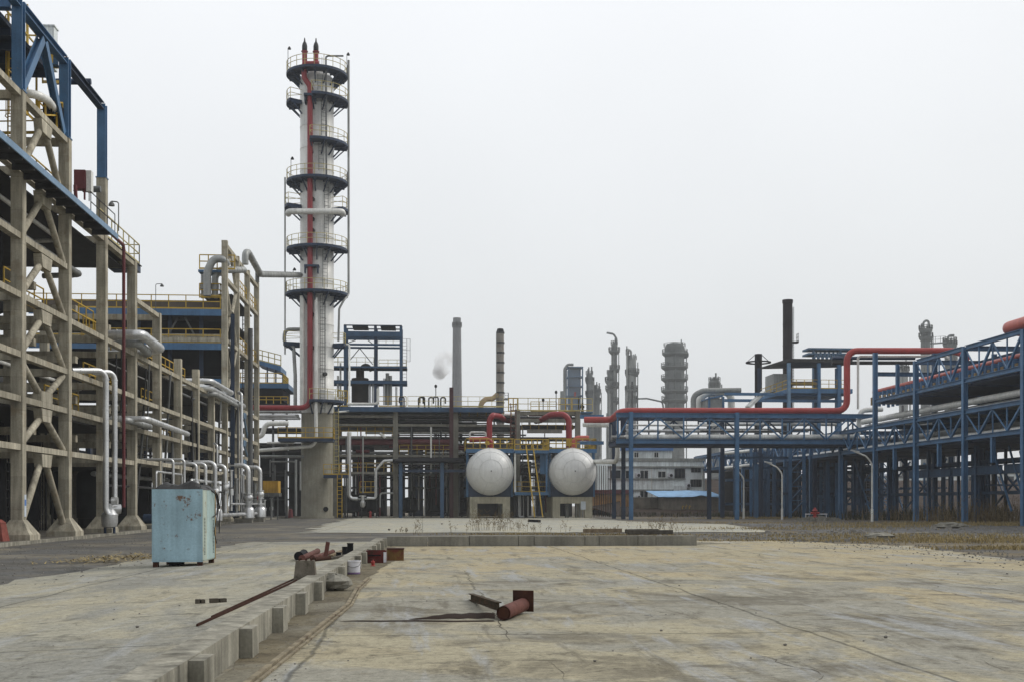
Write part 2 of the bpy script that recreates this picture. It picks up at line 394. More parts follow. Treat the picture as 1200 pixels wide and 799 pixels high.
def poly_sheet(name, pts, z, m, rag=0.0, step=1.0, zf=None):
    """flat sheet from an outline; ragged where the slab edge is broken"""
    out = []
    for i, p in enumerate(pts):
        q = pts[(i+1) % len(pts)]; d = math.hypot(q[0]-p[0], q[1]-p[1]); n = max(1, int(d/step)) if rag else 1
        for k in range(n):
            t = k/n; j = rag if k else 0
            o = random.uniform(-j, j)*(.4+.6*abs(math.sin(t*9+i)))
            out.append((p[0]+(q[0]-p[0])*t-(q[1]-p[1])/max(d, .01)*o, p[1]+(q[1]-p[1])*t+(q[0]-p[0])/max(d, .01)*o))
    from mathutils.geometry import tessellate_polygon
    b = MB(); b.v = [Vector((x, y, z)) for x, y in out]
    for tri in tessellate_polygon([b.v]):
        n_ = (b.v[tri[1]]-b.v[tri[0]]).cross(b.v[tri[2]]-b.v[tri[0]])
        b.face(list(tri) if n_.z > 0 else list(tri)[::-1])
    return struct(name, b, m)
b = MB(); b.v = [Vector(p) for p in ((-900,-60,-.03),(900,-60,-.03),(900,900,-.03),(-900,900,-.03))]; b.face([0,1,2,3]); struct('ground', b, m_base)
poly_sheet('concrete_yard', [(-2.1,-8),(14,-8),(17.2,12),(16.2,30.5),(18.6,44),(15.2,51.5),(9,50.5),(-2.0,50.2)], 0, m_yard, .45, .45)
poly_sheet('asphalt_road', [(-15.7,-8),(-7.6,-8),(-7.4,50.6),(-2,50.9),(18,51.9),(34,56),(34,63),(21,66.5),(-5.5,65.6),(-7.0,68),(-7.8,90),(-8.4,139),(-15.7,139)], -.012, m_road, .25, 1.2)
poly_sheet('concrete_apron', [(-6.6,67),(20,67.5),(24,92),(19,110),(19,152),(-8.2,152),(-7.6,92)], -.006, m_apron, .8, 1.0)
poly_sheet('gravel_strip', [(22,66),(60,60),(62,90),(34,98),(25,96)], -.016, m_grav, .6, 1.5)
poly_sheet('sandy_strip', [(14.5,51),(40,46),(60,50),(60,54),(33,54.6),(20,52.8)], -.022, m_dirt, .6, 1.5)
# raised left slab that falls from the low wall to the road
b = MB(); nx, ny = 12, 40
def zl(x, y):
    t = min(max((x+8.4)/6.3, 0), 1); e_ = min(max((51-y)/9, 0), 1)
    return .004+.215*t*e_
edge_ = [random.uniform(-.22, .22) for _ in range(ny+1)]
for j in range(ny+1):
    y = -8+59.0*j/ny
    xl = -8.4+edge_[j]+(1.1 if y > 36 else .35 if y > 28 else 0); xr = -2.06+.0138*y-.13
    for i in range(nx+1):
        x = xl+(xr-xl)*i/nx; b.v.append(Vector((x, y, zl(x, y))))
for j in range(ny):
    for i in range(nx):
        a = j*(nx+1)+i; b.face([a, a+1, a+nx+2, a+nx+1], True)
struct('concrete_slab', b, m_left)
b = MB(); b.box(-70, -15.95, 14, 150, -.3, .12); struct('plinth', b, mat('plinth_concrete', (.13, .12, .10), .95, 0, .4, .6, 0, (.06, .055, .05), .4, 1.5))
k = thing('kerb', 'long pale concrete kerb edging the plinth under the concrete frame', 'kerb', (-15.8, 20, 0))
y = 14.0
while y < 138:
    L_ = 6.2; b = MB(); d = random.uniform(-.012, .012)
    b.box(-15.94+d, -15.70+d, y, y+L_-.03, -.25, .135+random.uniform(-.012, .012)); b.build('kerb_stone', concw, k); y += L_
b = MB(); b.v = [Vector(p) for p in ((25,150,-.02),(240,150,-.02),(240,196,2.2),(240,240,6.5),(40,240,6.5),(25,196,2.0))]; b.face([0,1,2,5]); b.face([5,2,3,4])
b.v += [Vector((25,150,-.5)), Vector((240,150,-.5)), Vector((240,240,-.5)), Vector((40,240,-.5))]; b.face([3,2,1,7,8]); b.face([4,3,8,9]); b.face([5,4,9,6,0])
struct('embankment', b, earthm)

# low buttressed wall between the two slabs
def wx(y): return -2.06+.0138*y
t = thing('low_wall', 'long low concrete wall with buttresses running away from the viewer across the yard', 'wall', (wx(10), 10, 0))
b = MB(); ys = [4+i*2.0 for i in range(21)]+[45.3]
for a, c in zip(ys, ys[1:]):
    b.hexa([(wx(a)-.30,a,-.05),(wx(a),a,-.05),(wx(c),c,-.05),(wx(c)-.30,c,-.05),(wx(a)-.30,a,.32),(wx(a),a,.32),(wx(c),c,.32),(wx(c)-.30,c,.32)])
b.build('wall_body', concw, t)
y = 7.5
while y < 44.6:
    x = wx(y); h = .315+random.uniform(-.008, .004); b = MB()
    b.hexa([(x+.002,y,-.05),(x+.135,y,-.05),(x+.14,y+.45,-.05),(x+.008,y+.45,-.05),(x+.002,y,h),(x+.13,y,h),(x+.135,y+.45,h),(x+.008,y+.45,h)])
    b.build('buttress', concw, t); y += 2.45+random.uniform(-.1, .1)
t = thing('concrete_barrier', 'long low grey concrete barrier lying across the yard in front of the weeds', 'barrier', (4, 45.6, 0))
xs = [-1.35, .2, 1.78, 3.65, 4.25, 6.2, 6.75, 8.25, 8.95, 10.55]
for a, c in zip(xs, xs[1:]):
    b = MB(); j = random.uniform(-.012, .012); b.box(a+.012, c-.012, 45.35+j, 46.0+j, -.1, .375+random.uniform(-.01, .012)); b.build('barrier_block', concg, t)
poly_sheet('dirt_trench', [(wx(7)+.02,7),(-1.62,7),(-1.50,11),(-1.24,17.5),(-1.14,22),(-1.12,27),(-.95,31),(-.7,36),(-1.0,44.5),(wx(44)+.02,44.5)], .005, m_dirt, .07, .4)
b = MB()
ep = [(-1.70,7.6,.02),(-1.53,10.8,.02),(-1.17,18.9,.02),(-1.22,22.4,.02),(-1.15,25.6,.02)]
for a, c in zip(ep, ep[1:]):
    b.bar(a, c, .055, .045); b.bar(Vector(a)+Vector((.06,0,-.008)), Vector(c)+Vector((.06,0,-.008)), .035, .02)
b.solo('edging_board', [mat('edging_wood', (.25, .215, .15), .9, 0, .45, 4, 0, (.09, .06, .04), .4, 3)], 'long weathered timber edging board laid beside the dirt trench', 'board')
poly_sheet('dirt_bank', [(-2,46.1),(10.6,46.1),(12.5,47.5),(11,49.2),(4,48.6),(-2,49.4)], .008, m_dirt, .35, .5)
# cracks and seams in the slab
def crack(px, w=.014, j=.05, z=.0035):
    pts = []
    g = [G(*p) for p in px]
    for a, c in zip(g, g[1:]):
        n = max(2, int((c-a).length/.22))
        pts += [a.lerp(c, k_/n)+Vector((random.uniform(-j, j), random.uniform(-j, j), 0)) for k_ in range(n)]
    pts.append(g[-1]); b = MB(); n = len(pts)
    for k_, p in enumerate(pts):
        d = (pts[min(k_+1, n-1)]-pts[max(k_-1, 0)]).normalized(); s_ = Vector((-d.y, d.x, 0))*w*.5*random.uniform(.3, 1.3)*(1 if 0 < k_ < n-1 else .2)
        b.v += [Vector((p.x, p.y, z))-s_, Vector((p.x, p.y, z))+s_]
    for k_ in range(n-1): b.face((2*k_, 2*k_+2, 2*k_+3, 2*k_+1))
    struct('ground_crack', b, m_crack)
m_crack = mat('crack_dirt', (.10, .088, .066), .95)
for px, w in (([(545,668),(556,688),(575,706),(590,738),(597,752)], .016), ([(880,766),(905,772),(925,779),(948,784),(962,790)], .011), ([(925,779),(952,781),(975,789)], .008), ([(962,790),(955,799)], .008), ([(660,706),(700,712),(745,713),(800,720)], .012), ([(820,663),(900,668),(985,666)], .016), ([(1000,742),(1060,748),(1130,745)], .012), ([(700,652),(790,655),(900,652)], .02), ([(1090,690),(1140,700),(1199,703)], .014), ([(480,752),(530,757),(610,760)], .009), ([(1150,770),(1165,782),(1199,790)], .008), ([(640,775),(655,786),(662,799)], .007), ([(780,690),(830,700),(850,712),(900,716)], .013)):
    crack(px, w)
poly_sheet('dirt_line', [(-1.3,45.36),(10.5,45.36),(10.6,45.22),(8,45.12),(5,45.2),(3,45.1),(0,45.2),(-1.3,45.15)], .006, m_dirt, .07, .3)
# rust stain
def flat(name, px, z, m):
    b = MB(); b.v = [G(x, y, z) for x, y in px]; b.face(list(range(len(px)))[::-1]); return struct(name, b, m)
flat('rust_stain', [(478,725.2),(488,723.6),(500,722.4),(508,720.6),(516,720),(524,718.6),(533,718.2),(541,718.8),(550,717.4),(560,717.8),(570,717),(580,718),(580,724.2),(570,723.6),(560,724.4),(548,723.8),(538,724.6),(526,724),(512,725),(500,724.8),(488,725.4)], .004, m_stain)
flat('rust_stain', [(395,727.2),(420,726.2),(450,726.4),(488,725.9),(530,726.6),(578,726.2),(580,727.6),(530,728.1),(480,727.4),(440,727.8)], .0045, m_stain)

# ------------------------------------------------------------------ foreground objects
# rusty pipe stub with flange plate
t = thing('pipe_stub', 'short rusty red pipe stub with a square flange plate lying on the open yard', 'pipe', G(600, 724))
pa = G(590, 727)+Vector((0,0,.105)); pb = pa+Vector((.36, 1.1, .02))
dd = (pb-pa).normalized()
b = MB(); b.tube([pa, pb], .1, 24, 0, False); b.tube([pb, pa], .09, 24, 0, False)
b.build('pipe_barrel', rustr, t)
b = MB(); b.cyl(pa+dd*.012, pa+dd*.02, .091, None, 24); b.build('end_disc', rust, t)
s_ = dd.cross(Vector((0,0,1))).normalized()
b = MB(); c = pb+dd*.01; hw = .155
u_ = Vector((0,0,1))
cc = [c-s_*hw-u_*.1, c+s_*hw-u_*.1, c+s_*hw+u_*.21, c-s_*hw+u_*.21]
b.hexa([*(p for p in (cc[0], cc[1], cc[1]+dd*.018, cc[0]+dd*.018)), cc[3], cc[2], cc[2]+dd*.018, cc[3]+dd*.018]); b.build('flange_plate', rust, t)
b = MB(); a = G(552, 702.5)+Vector((0,0,.05)); c = G(586, 720)+Vector((0,.06,.16)); c = pa+Vector((-.06,.03,.09)); b.bar(a, c, .012, .10); b.bar(a+Vector((.0,.035,.05)), c+Vector((0,.035,.05)), .08, .014); b.bar(a+Vector((.0,.035,-.05)), c+Vector((0,.035,-.05)), .08, .014)
b.solo('steel_channel', [mat('olive_steel', (.060, .046, .028), .8, .1, .4, 4, 0, (.10, .05, .03), .4, 6)], 'short dark steel channel propped on the rusty pipe stub', 'steel channel')
# cabinet
CY = 29.3; cxl, cxr = PX(177.5, CY), PX(237.5, CY); zc = .215; zt = 1.955
t = thing('cabinet', 'rusty turquoise sheet metal machine cabinet standing on the slab beside the road', 'cabinet', (cxl, CY, .06))
Dp = 1.5
def rot(x, y, a=R(-1.6)):
    dx, dy = x-cxr, y-CY; return (cxr+dx*math.cos(a)-dy*math.sin(a), CY+dx*math.sin(a)+dy*math.cos(a))
def rbox(b, x0, x1, y0, y1, z0, z1):
    q = [rot(x0, y0), rot(x1, y0), rot(x1, y1), rot(x0, y1)]
    return b.hexa([(*p, z0) for p in q]+[(*p, z1) for p in q])
b = MB(); rbox(b, cxl+.02, cxr-.02, CY+.02, CY+Dp-.02, zc, zt-.02); b.build('body', cabl, t)
b = MB(); rbox(b, cxl, cxr-.005, CY, CY+.018, zc+.03, zt); rbox(b, cxl, cxr-.005, CY+.001, CY+.019, zc-.012, zc+.025); b.build('front_panel', cabm, t)
b = MB(); rbox(b, cxr-.018, cxr, CY+.02, CY+.50, zc+.03, zt-.01); b.build('side_panel', cabl, t)
b = MB(); rbox(b, cxr-.018, cxr, CY+.51, CY+Dp, zc+.03, zt-.01); b.build('side_panel', mat('cabinet_pale_blue', (.40, .53, .52), .6, 0, .2, 1.6, .2, (.27, .16, .06), .34, 3.5, edge=.05), t)
for y0, n in ((CY+.16, 26), (CY+1.2, 24)):
    b = MB()
    for i in range(n): z = zc+.16+i*.035; rbox(b, cxr+.001, cxr+.006, y0, y0+.14, z, z+.013)
    b.build('louvre', dark, t)
b = MB(); rbox(b, cxr-.01, cxr+.012, CY+Dp-.05, CY+Dp+.01, zc, zt); b.build('corner_post', mat('rusty_yellow', (.36, .24, .08), .8, 0, .4, 3, .2, (.15, .06, .03), .42, 6), t)
for x, yy in ((cxl+.02, CY+.02), (cxr-.14, CY+.02), (cxl+.02, CY+Dp-.14), (cxr-.14, CY+Dp-.14)):
    b = MB(); rbox(b, x, x+.12, yy, yy+.12, zl(x, yy)-.01, zc+.002); b.build('leg', rust, t)
b = MB(); rbox(b, cxl+.35, cxl+.62, CY+.25, CY+.7, zc-.11, zc+.001); b.build('drain_box', dark, t)
for x, yy in ((cxl+.03, CY+.04), (cxr-.06, CY+.04)):
    b = MB(); b.cyl((*rot(x, yy), zt-.01), (*rot(x, yy), zt+.10), .018, None, 8); b.build('lifting_pin', grey, t)
# tarpaulin lump on its roof and hanging cables
b = MB(); n1, n2 = 22, 16
for j in range(n2+1):
    for i in range(n1+1):
        u, v = i/n1, j/n2; x, yy = rot(cxl-.01+(cxr-cxl+.02)*u, CY+.05+(Dp-.02)*v)
        e_ = min(u, 1-u, v, 1-v); z = zt-.012+min(1, e_*7)*(.10+.10*math.sin(u*6.1+v*2)**2*abs(math.cos(v*5+u*3))+random.uniform(0, .035))
        b.v.append(Vector((x, yy, z)))
for j in range(n2):
    for i in range(n1): a = j*(n1+1)+i; b.face([a, a+1, a+n1+2, a+n1+1], False)
base = len(b.v); 
ring = [i for i in range(n1+1)]+[(j*(n1+1)+n1) for j in range(1, n2+1)]+[n2*(n1+1)+i for i in range(n1-1, -1, -1)]+[j*(n1+1) for j in range(n2-1, 0, -1)]
b.v += [b.v[i]-Vector((0,0,.0)) for i in ring]
b.face([base+i for i in range(len(ring))][::-1])
b.solo('tarpaulin', [blackr], 'crumpled black sheet lying over the top of the turquoise cabinet', 'tarpaulin')
def cable(label, pts, r=.014):
    b = MB(); b.tube(pts, r, 6, .25); return b.solo('cable', [blackr], label, 'cable')
cp = lambda dy, z, dx=.02: Vector((*rot(cxr+dx, CY+dy), z))
cable('thick black cable looping down the louvred side of the turquoise cabinet', [cp(.5,zt+.06,-.4), cp(.8,zt+.05,-.05), cp(1.25,zt-.1,.06), cp(1.45,zt-.35,.08), cp(1.42,zt-.6,.07), cp(1.0,zt-.68,.05)], .018)
cable('thin black cable with a loose end hanging lowest on the cabinet side', [cp(.9,zt+.06,-.1), cp(1.5,zt-.08,.06), cp(1.6,zt-.4,.09), cp(1.25,zt-.85,.06), cp(1.05,zt-1.05,.06), cp(1.35,zt-1.35,.07)], .011)
cable('black cable dangling behind the rear corner of the turquoise cabinet', [cp(1.1,zt+.07,-.3), cp(1.55,zt+.02,.0), cp(1.62,zt-.5,.1), cp(1.6,zt-1.1,.08)], .013)
# bars, bricks and scrap on the left slab
def onl(px, py):
    p = G(px, py, .15)
    for _ in range(6): p = G(px, py, zl(p.x, p.y))
    return p
for lb, (a, c), r in (('longest rusty steel bar lying along the low wall by the concrete block', ((231, 733.5), (349, 680)), .012), ('second rusty steel bar lying just behind the longest bar by the wall', ((248, 723.5), (347, 677.5)), .010)):
    p, q = onl(*a)+Vector((0,0,r)), onl(*c)+Vector((0,0,r)); b = MB(); b.bar(p, q, r*2, r*2); b.bar(p+Vector((0,0,r)), q+Vector((0,0,r)), .01, r*1.4); b.solo('steel_bar', [rust], lb, 'steel bar')
for lb, px, py, w_, a in (('small dark brick lying alone on the pale slab', 234, 706.5, .12, .1), ('longer dark brick broken in two beside the rusty bars', 255, 705.5, .22, .35)):
    p = onl(px, py); b = MB(); c_, s2 = math.cos(a)*w_/2, math.sin(a)*w_/2
    b.bar(p+Vector((-c_,-s2,.03)), p+Vector((c_*.1,s2*.1,.03)), .10, .06); b.bar(p+Vector((c_*.2,s2*.2,.028)), p+Vector((c_,s2+.02,.03)), .09, .056); b.solo('brick', [woodd], lb, 'brick')
# concrete block with anchor bolts
p = onl(357, 680); t = thing('anchor_block', 'squat concrete block with bolt stubs on top standing at the end of the rusty bars', 'concrete block', p)
b = MB(); b.frustum(p.x, p.y+.15, .40, .32, p.z-.01, p.z+.36, .34, .28); b.build('block', mat('dark_concrete', (.17, .15, .12), .9, 0, .4, 4, .2, (.09, .08, .06), .4, 5, bump=.6), t)
for dx, dy in ((-.1,.06),(.02,.06),(.11,.08),(-.09,.24),(.09,.24)):
    b = MB(); b.cyl((p.x+dx, p.y+dy, p.z+.355), (p.x+dx, p.y+dy, p.z+.40), .016, None, 8); b.build('bolt', rust, t)
# pipes and wood heap left of the wall
def scrap(name, lb, a, c, r, m, cat, h=0, h2=None, hollow=True):
    p = onl(*a)+Vector((0,0,r+h)); q = onl(*c)+Vector((0,0,r+(h if h2 is None else h2))); b = MB(); b.cyl(p, q, r, None, 14)
    d = (q-p).normalized(); b.cyl(p-d*.002, p+d*.02, r*1.18, None, 14); b.cyl(q-d*.02, q+d*.002, r*1.12, None, 14)
    return b.solo(name, [m], lb, cat)
scrap('scrap_pipe', 'orange red scrap pipe lying flat at the near end of the heap by the wall', (354,657.5), (372,648.5), .075, rustr, 'pipe')
scrap('scrap_pipe', 'black stub of pipe with a collar at the near end of the scrap heap', (350,657), (356,653.5), .10, dark, 'pipe', .02)
scrap('scrap_pipe', 'pinkish red pipe lying across the middle of the scrap heap', (366,656), (390,648.5), .06, rustr, 'pipe')
scrap('scrap_pipe', 'short dark rusty pipe lying along the foot of the scrap heap', (368,657.5), (386,655.5), .05, rust, 'pipe')
p = onl(381, 655); b = MB(); b.bar(p, p+Vector((.07,.02,.44)), .10, .07); b.solo('timber_offcut', [rustr], 'red brown offcut standing tilted on end in the scrap heap', 'timber')
for lb, px, py, h, r in (('taller black pot standing at the far end of the scrap heap', 410.5, 648.5, .30, .085), ('shorter black pot standing next to the taller pot in the heap', 404, 650.5, .24, .07), ('low black can lying beside the two pots of the scrap heap', 397, 652.5, .13, .07)):
    p = onl(px, py); b = MB(); b.lathe(p, [(r*.9, 0), (r, .02), (r, h-.02), (r*1.1, h-.015), (r*1.1, h)], 'z', 16); b.solo('pot', [dark], lb, 'pot')
for i, (lb, a, c) in enumerate((('grey plank lying behind the pots of the scrap heap', (388,652), (402,646.5)), ('dark plank lying under the pots of the scrap heap', (386,655.5), (409,651.5)))):
    p, q = onl(*a)+Vector((0,0,.03)), onl(*c)+Vector((0,0,.05)); b = MB(); b.bar(p, q, .12, .04); b.solo('plank', [(wood, woodd)[i]], lb, 'plank')
# things in the trench right of the wall
p = G(414, 672.5, .005); t = thing('bucket', 'white plastic paint bucket standing in the dirt beside the low wall', 'bucket', p)
b = MB(); b.lathe(p, [(.135,0),(.15,.01),(.165,.28),(.175,.285),(.175,.315),(.16,.315),(.155,.02),(.01,.018)], 'z', 24); b.build('pail', plast, t)
b = MB(); b.lathe(p, [(.152,.012),(.156,.014),(.157,.05),(.150,.052)], 'z', 24); b.build('base_band', mat('bucket_purple', (.16,.10,.22), .6), t)
b = MB(); b.tube([p+Vector((.17,0,.29)), p+Vector((.14,-.11,.2)), p+Vector((0,-.185,.16)), p+Vector((-.14,-.11,.2)), p+Vector((-.17,0,.29))], .005, 6, .06); b.build('handle', grey, t)
def rock(name, lb, p, sx_, sy_, sz_, m, seed, cat='rock'):
    rr = random.Random(seed); b = MB(); n, k_ = 12, 7
    for j in range(k_+1):
        th = math.pi*j/k_
        for i in range(n):
            a = 2*math.pi*i/n; q = 1+rr.uniform(-.2, .16)
            b.v.append(p+Vector((math.sin(th)*math.cos(a)*sx_*q, math.sin(th)*math.sin(a)*sy_*q, sz_*(1-math.cos(th)*q)*.5)))
    for j in range(k_):
        for i in range(n): a = j*n; b.face([a+i, a+(i+1)%n, a+n+(i+1)%n, a+n+i])
    return b.solo(name, [m], lb, cat)
rock('rubble_lump', 'broken concrete lump with a pale top lying against the low wall', G(393, 691.5, 0), .30, .26, .30, concg, 3, 'rubble')
rock('rubble_lump', 'dark wrapped lump leaning under the broken concrete lump by the wall', G(387, 690.5, 0), .15, .2, .30, dark, 5, 'rubble')
b = MB(); p = G(387, 670, 0); b.bar(p+Vector((-.12,0,.18)), p+Vector((.16,.25,.20)), .2, .05); b.solo('slab_piece', [concg], 'flat grey slab piece resting on the wall foot above the rubble lump', 'slab')
p = G(436, 659.5); t = thing('metal_box', 'dark red rusty metal box standing open beside the wall end', 'box', p)
x0, x1, y0 = PX(429, p.y), PX(452.5, p.y), p.y
b = MB(); b.box(x0, x1, y0, y0+.05, 0, .34); b.box(x0, x0+.04, y0+.05, y0+.5, 0, .34); b.box(x1-.04, x1, y0+.05, y0+.5, 0, .34); b.box(x0, x1, y0+.5, y0+.54, 0, .34); b.build('body', mat('box_red', (.105,.022,.02), .7, 0, .4, 3, .2, (.045,.025,.02), .42, 6), t)
b = MB(); b.box(x1-.07, x1+.005, y0-.012, y0, .02, .30); b.build('corner_strip', plast, t)
b = MB(); b.box(x0+.05, x0+.4, y0-.02, y0, .20, .23); b.build('handle', dark, t)
p = G(463, 656.5); x0, x1, y0 = PX(453.5, p.y), PX(473, p.y), p.y
t = thing('metal_box', 'yellow and rust coloured closed metal chest next to the red box', 'box', p)
b = MB(); b.box(x0, x1, y0, y0+.5, 0, .31); b.build('body', mat('box_yellow', (.16,.09,.03), .7, 0, .45, 3, .2, (.12,.035,.025), .46, 5), t)
b = MB(); b.box(x0-.01, x1+.01, y0-.012, y0+.51, .313, .345); b.build('lid', rust, t)
p = G(437, 663); t = thing('valve', 'small red valve body standing on the dirt before the red box', 'valve', p)
b = MB(); b.lathe(p, [(.07,0),(.07,.02),(.035,.03),(.05,.08),(.05,.12),(.025,.14),(.025,.18)], 'z', 12); b.build('valve_body', red, t)
b = MB(); b.lathe(p+Vector((0,0,.18)), [(.06,0),(.06,.015)], 'z', 12); b.build('hand_wheel', rust, t)
# debris timber on the barrier's far side
for lb, px, py, L_, a, m in (('dark timber beam lying behind the concrete barrier amid weeds', 762, 626, 2.2, -.05, woodd), ('second dark timber beam stacked on the back of the first one', 752, 624.5, 1.7, .12, woodd), ('broken dark timber slab lying apart behind the barrier', 706, 624, 2.0, -.10, wood)):
    p = G(px, py, .1)+Vector((0,0,.12)); d = Vector((math.cos(a), math.sin(a), .01))*L_/2; b = MB(); b.bar(p-d, p+d, .3, .2); b.solo('timber', [m], lb, 'timber')
p = G(627, 611.5); b = MB(); b.bar(p+Vector((-.6,0,.15)), p+Vector((.45,-.3,.1)), .3, .22); b.solo('timber', [dark], 'black stub of timber lying at the foot of the yellow stair', 'timber')
# stray stones
for i, (px, py, s_) in enumerate(((161,735,.05),(133,726,.03),(208,765,.05),(219,764,.03),(775,739,.045),(796,686,.04),(920,756,.05),(880,771,.03),(1038,747,.06),(697,775,.04),(476,600,.1),(456,621,.2),(518,614,.2),(1012,751,.03),(345,672,.05),(500,704,.03),(640,640,.05),(890,650,.05))):
    rock('stone', 'small loose dark stone lying on the open concrete', (onl(px, py) if px < 300 else G(px, py)), s_*.42, s_*.42, s_*.5, stone, i+20, 'stone')['group'] = 'loose stones on the concrete'
# ------------------------------------------------------------------ left concrete pipe-rack frame
XA = -16.2; BAY = 6.38
def D(i): return 50.35+BAY*i
ROWX = [XA, -23.0, -30.0]
LV = [4.04, 6.0, 7.8, 10.2, 12.6, 15.3, 18.4]
def column(t, xr, i, z1, w=.47, foot=True, z0=.12, wd=.47):
    yb = D(i)-wd; b = MB()
    if foot:
        b.box(xr-w/2-.66, xr-w/2+.66, D(i)-wd/2-.66, D(i)-wd/2+.66, z0, z0+.23)
        b.frustum(xr-w/2, D(i)-wd/2, 1.30, w+.05, z0+.23, .95, 1.30, wd+.05)
    b.box(xr-w, xr, yb, D(i), .95 if foot else z0, z1); b.build('column', conc, t)
def abeam(t, xr, i, j, z, h=.25, w=.32):
    b = MB(); b.box(xr-.06-w, xr-.06, D(i)+.002, D(j)-.472, z-h, z); b.build('beam', conc, t)
def xbeam(t, i, z, r0=0, r1=2, h=.34):
    for a in range(r0, r1):
        b = MB(); b.box(ROWX[a+1]+.002, ROWX[a]-.472, D(i)-.40, D(i)-.1, z-h, z); b.build('cross_beam', conc, t)
def gusset(b, xr, ym, z, w, h): b.hexa([(xr-.42,ym-w*.38,z-h),(xr-.055,ym-w*.38,z-h),(xr-.055,ym+w*.38,z-h),(xr-.42,ym+w*.38,z-h),(xr-.42,ym-w/2,z),(xr-.055,ym-w/2,z),(xr-.055,ym+w/2,z),(xr-.42,ym+w/2,z)])
def vee(t, xr, i, zb, zt_, m=conc, r=.19):
    """inverted V under a gusset at mid-bay of level zt_, feet at the columns at zb"""
    ya, yb2 = D(i)+.05, D(i+1)-.6; ym = (ya+yb2)/2; xm = xr-.24; r *= .78
    b = MB(); gusset(b, xr, ym, zt_-.30, 1.5, .55); b.build('gusset', m, t)
    for y0, y1 in ((ya, ym-.45), (yb2, ym+.45)):
        b = MB(); b.tube([(xm, y0, zb), (xm, y1, zt_-.75)], r, 8, 0); b.build('brace', m, t)
def vee_up(t, xr, i, zb, zt_, m=conc, r=.19):
    ya, yb2 = D(i)+.05, D(i+1)-.6; ym = (ya+yb2)/2; xm = xr-.24; r *= .78
    b = MB(); b.box(xr-.42, xr-.055, ym-.75, ym+.75, zb+.002, zb+.45); b.build('gusset', m, t)
    for y0, y1 in ((ya, ym-.5), (yb2, ym+.5)):
        b = MB(); b.tube([(xm, y0, zt_-.35), (xm, y1, zb+.35)], r, 8, 0); b.build('brace', m, t)
def slab(t, x0, x1, y0, y1, z, th=.16, m=None, name='floor_slab'):
    b = MB(); b.box(x0, x1, y0, y1, z-th, z); return b.build(name, m or steel, t)

tn = thing('concrete_rack', 'tall beige concrete pipe rack frame with a blue steel top, nearest to the road', 'pipe rack', (XA-.3, D(0), 0))
tops = {-1: 18.4, 0: 18.4, 1: 18.4, 2: 18.3, 3: 15.35}
for i, z in tops.items():
    for r_, xr in enumerate(ROWX): column(tn, xr, i, z)
for i in (-1, 0, 1, 2):
    for z in LV:
        if z > 18 and i == 2: continue
        if z > 18 and i == 1:
            continue
        if z == 12.6 and i > 0: continue
        abeam(tn, XA, i, i+1, z)
    for z in (4.04, 6.0, 7.8, 10.2, 12.6, 15.3): abeam(tn, ROWX[1], i, i+1, z)
for i in (1, 2, 3):
    for z in (5.0, 6.9, 8.9, 11.4): b = MB(); b.box(ROWX[1]+.002, ROWX[0]-.9, D(i)-2.6, D(i)-2.25, z-.34, z); b.build('cross_beam', conc, tn)
for i in tops:
    for z in (4.04, 6.0, 7.8, 10.2, 15.3)+((18.4,) if i < 2 else ()):
        xbeam(tn, i, z+.0, 0, 2)
vee(tn, XA, 0, .75, LV[0]); vee(tn, XA, 0, LV[0]+.05, LV[1]); vee_up(tn, XA, 0, LV[1], LV[2]); vee(tn, XA, 0, LV[2]+.05, LV[3])
vee(tn, XA, 0, LV[3]+.05, LV[4]); vee(tn, XA, 0, LV[4]+.05, LV[5]); vee(tn, XA, 0, LV[5]+.05, LV[6])
# blue steel on top
ZT = 22.1
for i, x_, zb in ((-1,XA,18.4),(0,XA,18.4),(1,XA,18.4),(2,XA,18.3),(-1,ROWX[1],18.4),(0,ROWX[1],18.4),(1,ROWX[1],18.4)):
    b = MB(); b.ibar((x_-.235, D(i)-.235, zb), (x_-.235, D(i)-.235, ZT), .42, .42, .05, (0,1,0)); b.box(x_-.5, x_+.03, D(i)-.5, D(i)+.03, zb-.002, zb+.05); b.build('steel_post', blue, tn)
for i in (-1, 0, 1):
    b = MB(); b.ibar((XA-.235, D(i)-.01, ZT-.12), (XA-.235, D(i+1)-.45, ZT-.12), .34, .36, .04); b.build('steel_beam', blued if i == 1 else blue, tn)
for i in (-1, 0, 1):
    b = MB(); b.ibar((ROWX[1]-.02, D(i)-.275, ZT-.05), (XA-.53, D(i)-.275, ZT-.05), .45, .62, .05); b.build('steel_beam', blue, tn)
ym = (D(0)+D(1))/2-.27
for y0, y1 in ((D(0)+.05, ym-.15), (D(1)-.6, ym+.15)):
    b = MB(); b.ibar((XA-.27, y0, 18.55), (XA-.27, y1, ZT-.4), .36, .3, .04, (1,0,0)); b.build('steel_brace', blue, tn)
slab(tn, ROWX[1]-6, XA-.75, D(-1)-4, D(1)-.8, 21.4, .2, blued, 'roof_deck')
slab(tn, ROWX[1]-6, XA-.7, D(-1), D(1)-.9, 19.3+.0, .12, blued, 'roof_deck') if False else None
b = MB()
for k_ in range(10): y_ = D(-1)-3+k_*1.6; b.ibar((ROWX[1]-6, y_, 21.0), (XA-.7, y_, 21.0), .15, .35, .02)
b.build('roof_joist', blued, tn)
for z, i0, i1 in ((6.0,-1,3),(15.3,-1,3)):
    slab(tn, ROWX[2]-6, XA-.62, D(i0)-5, D(i1)-.7, z-.36, .08)
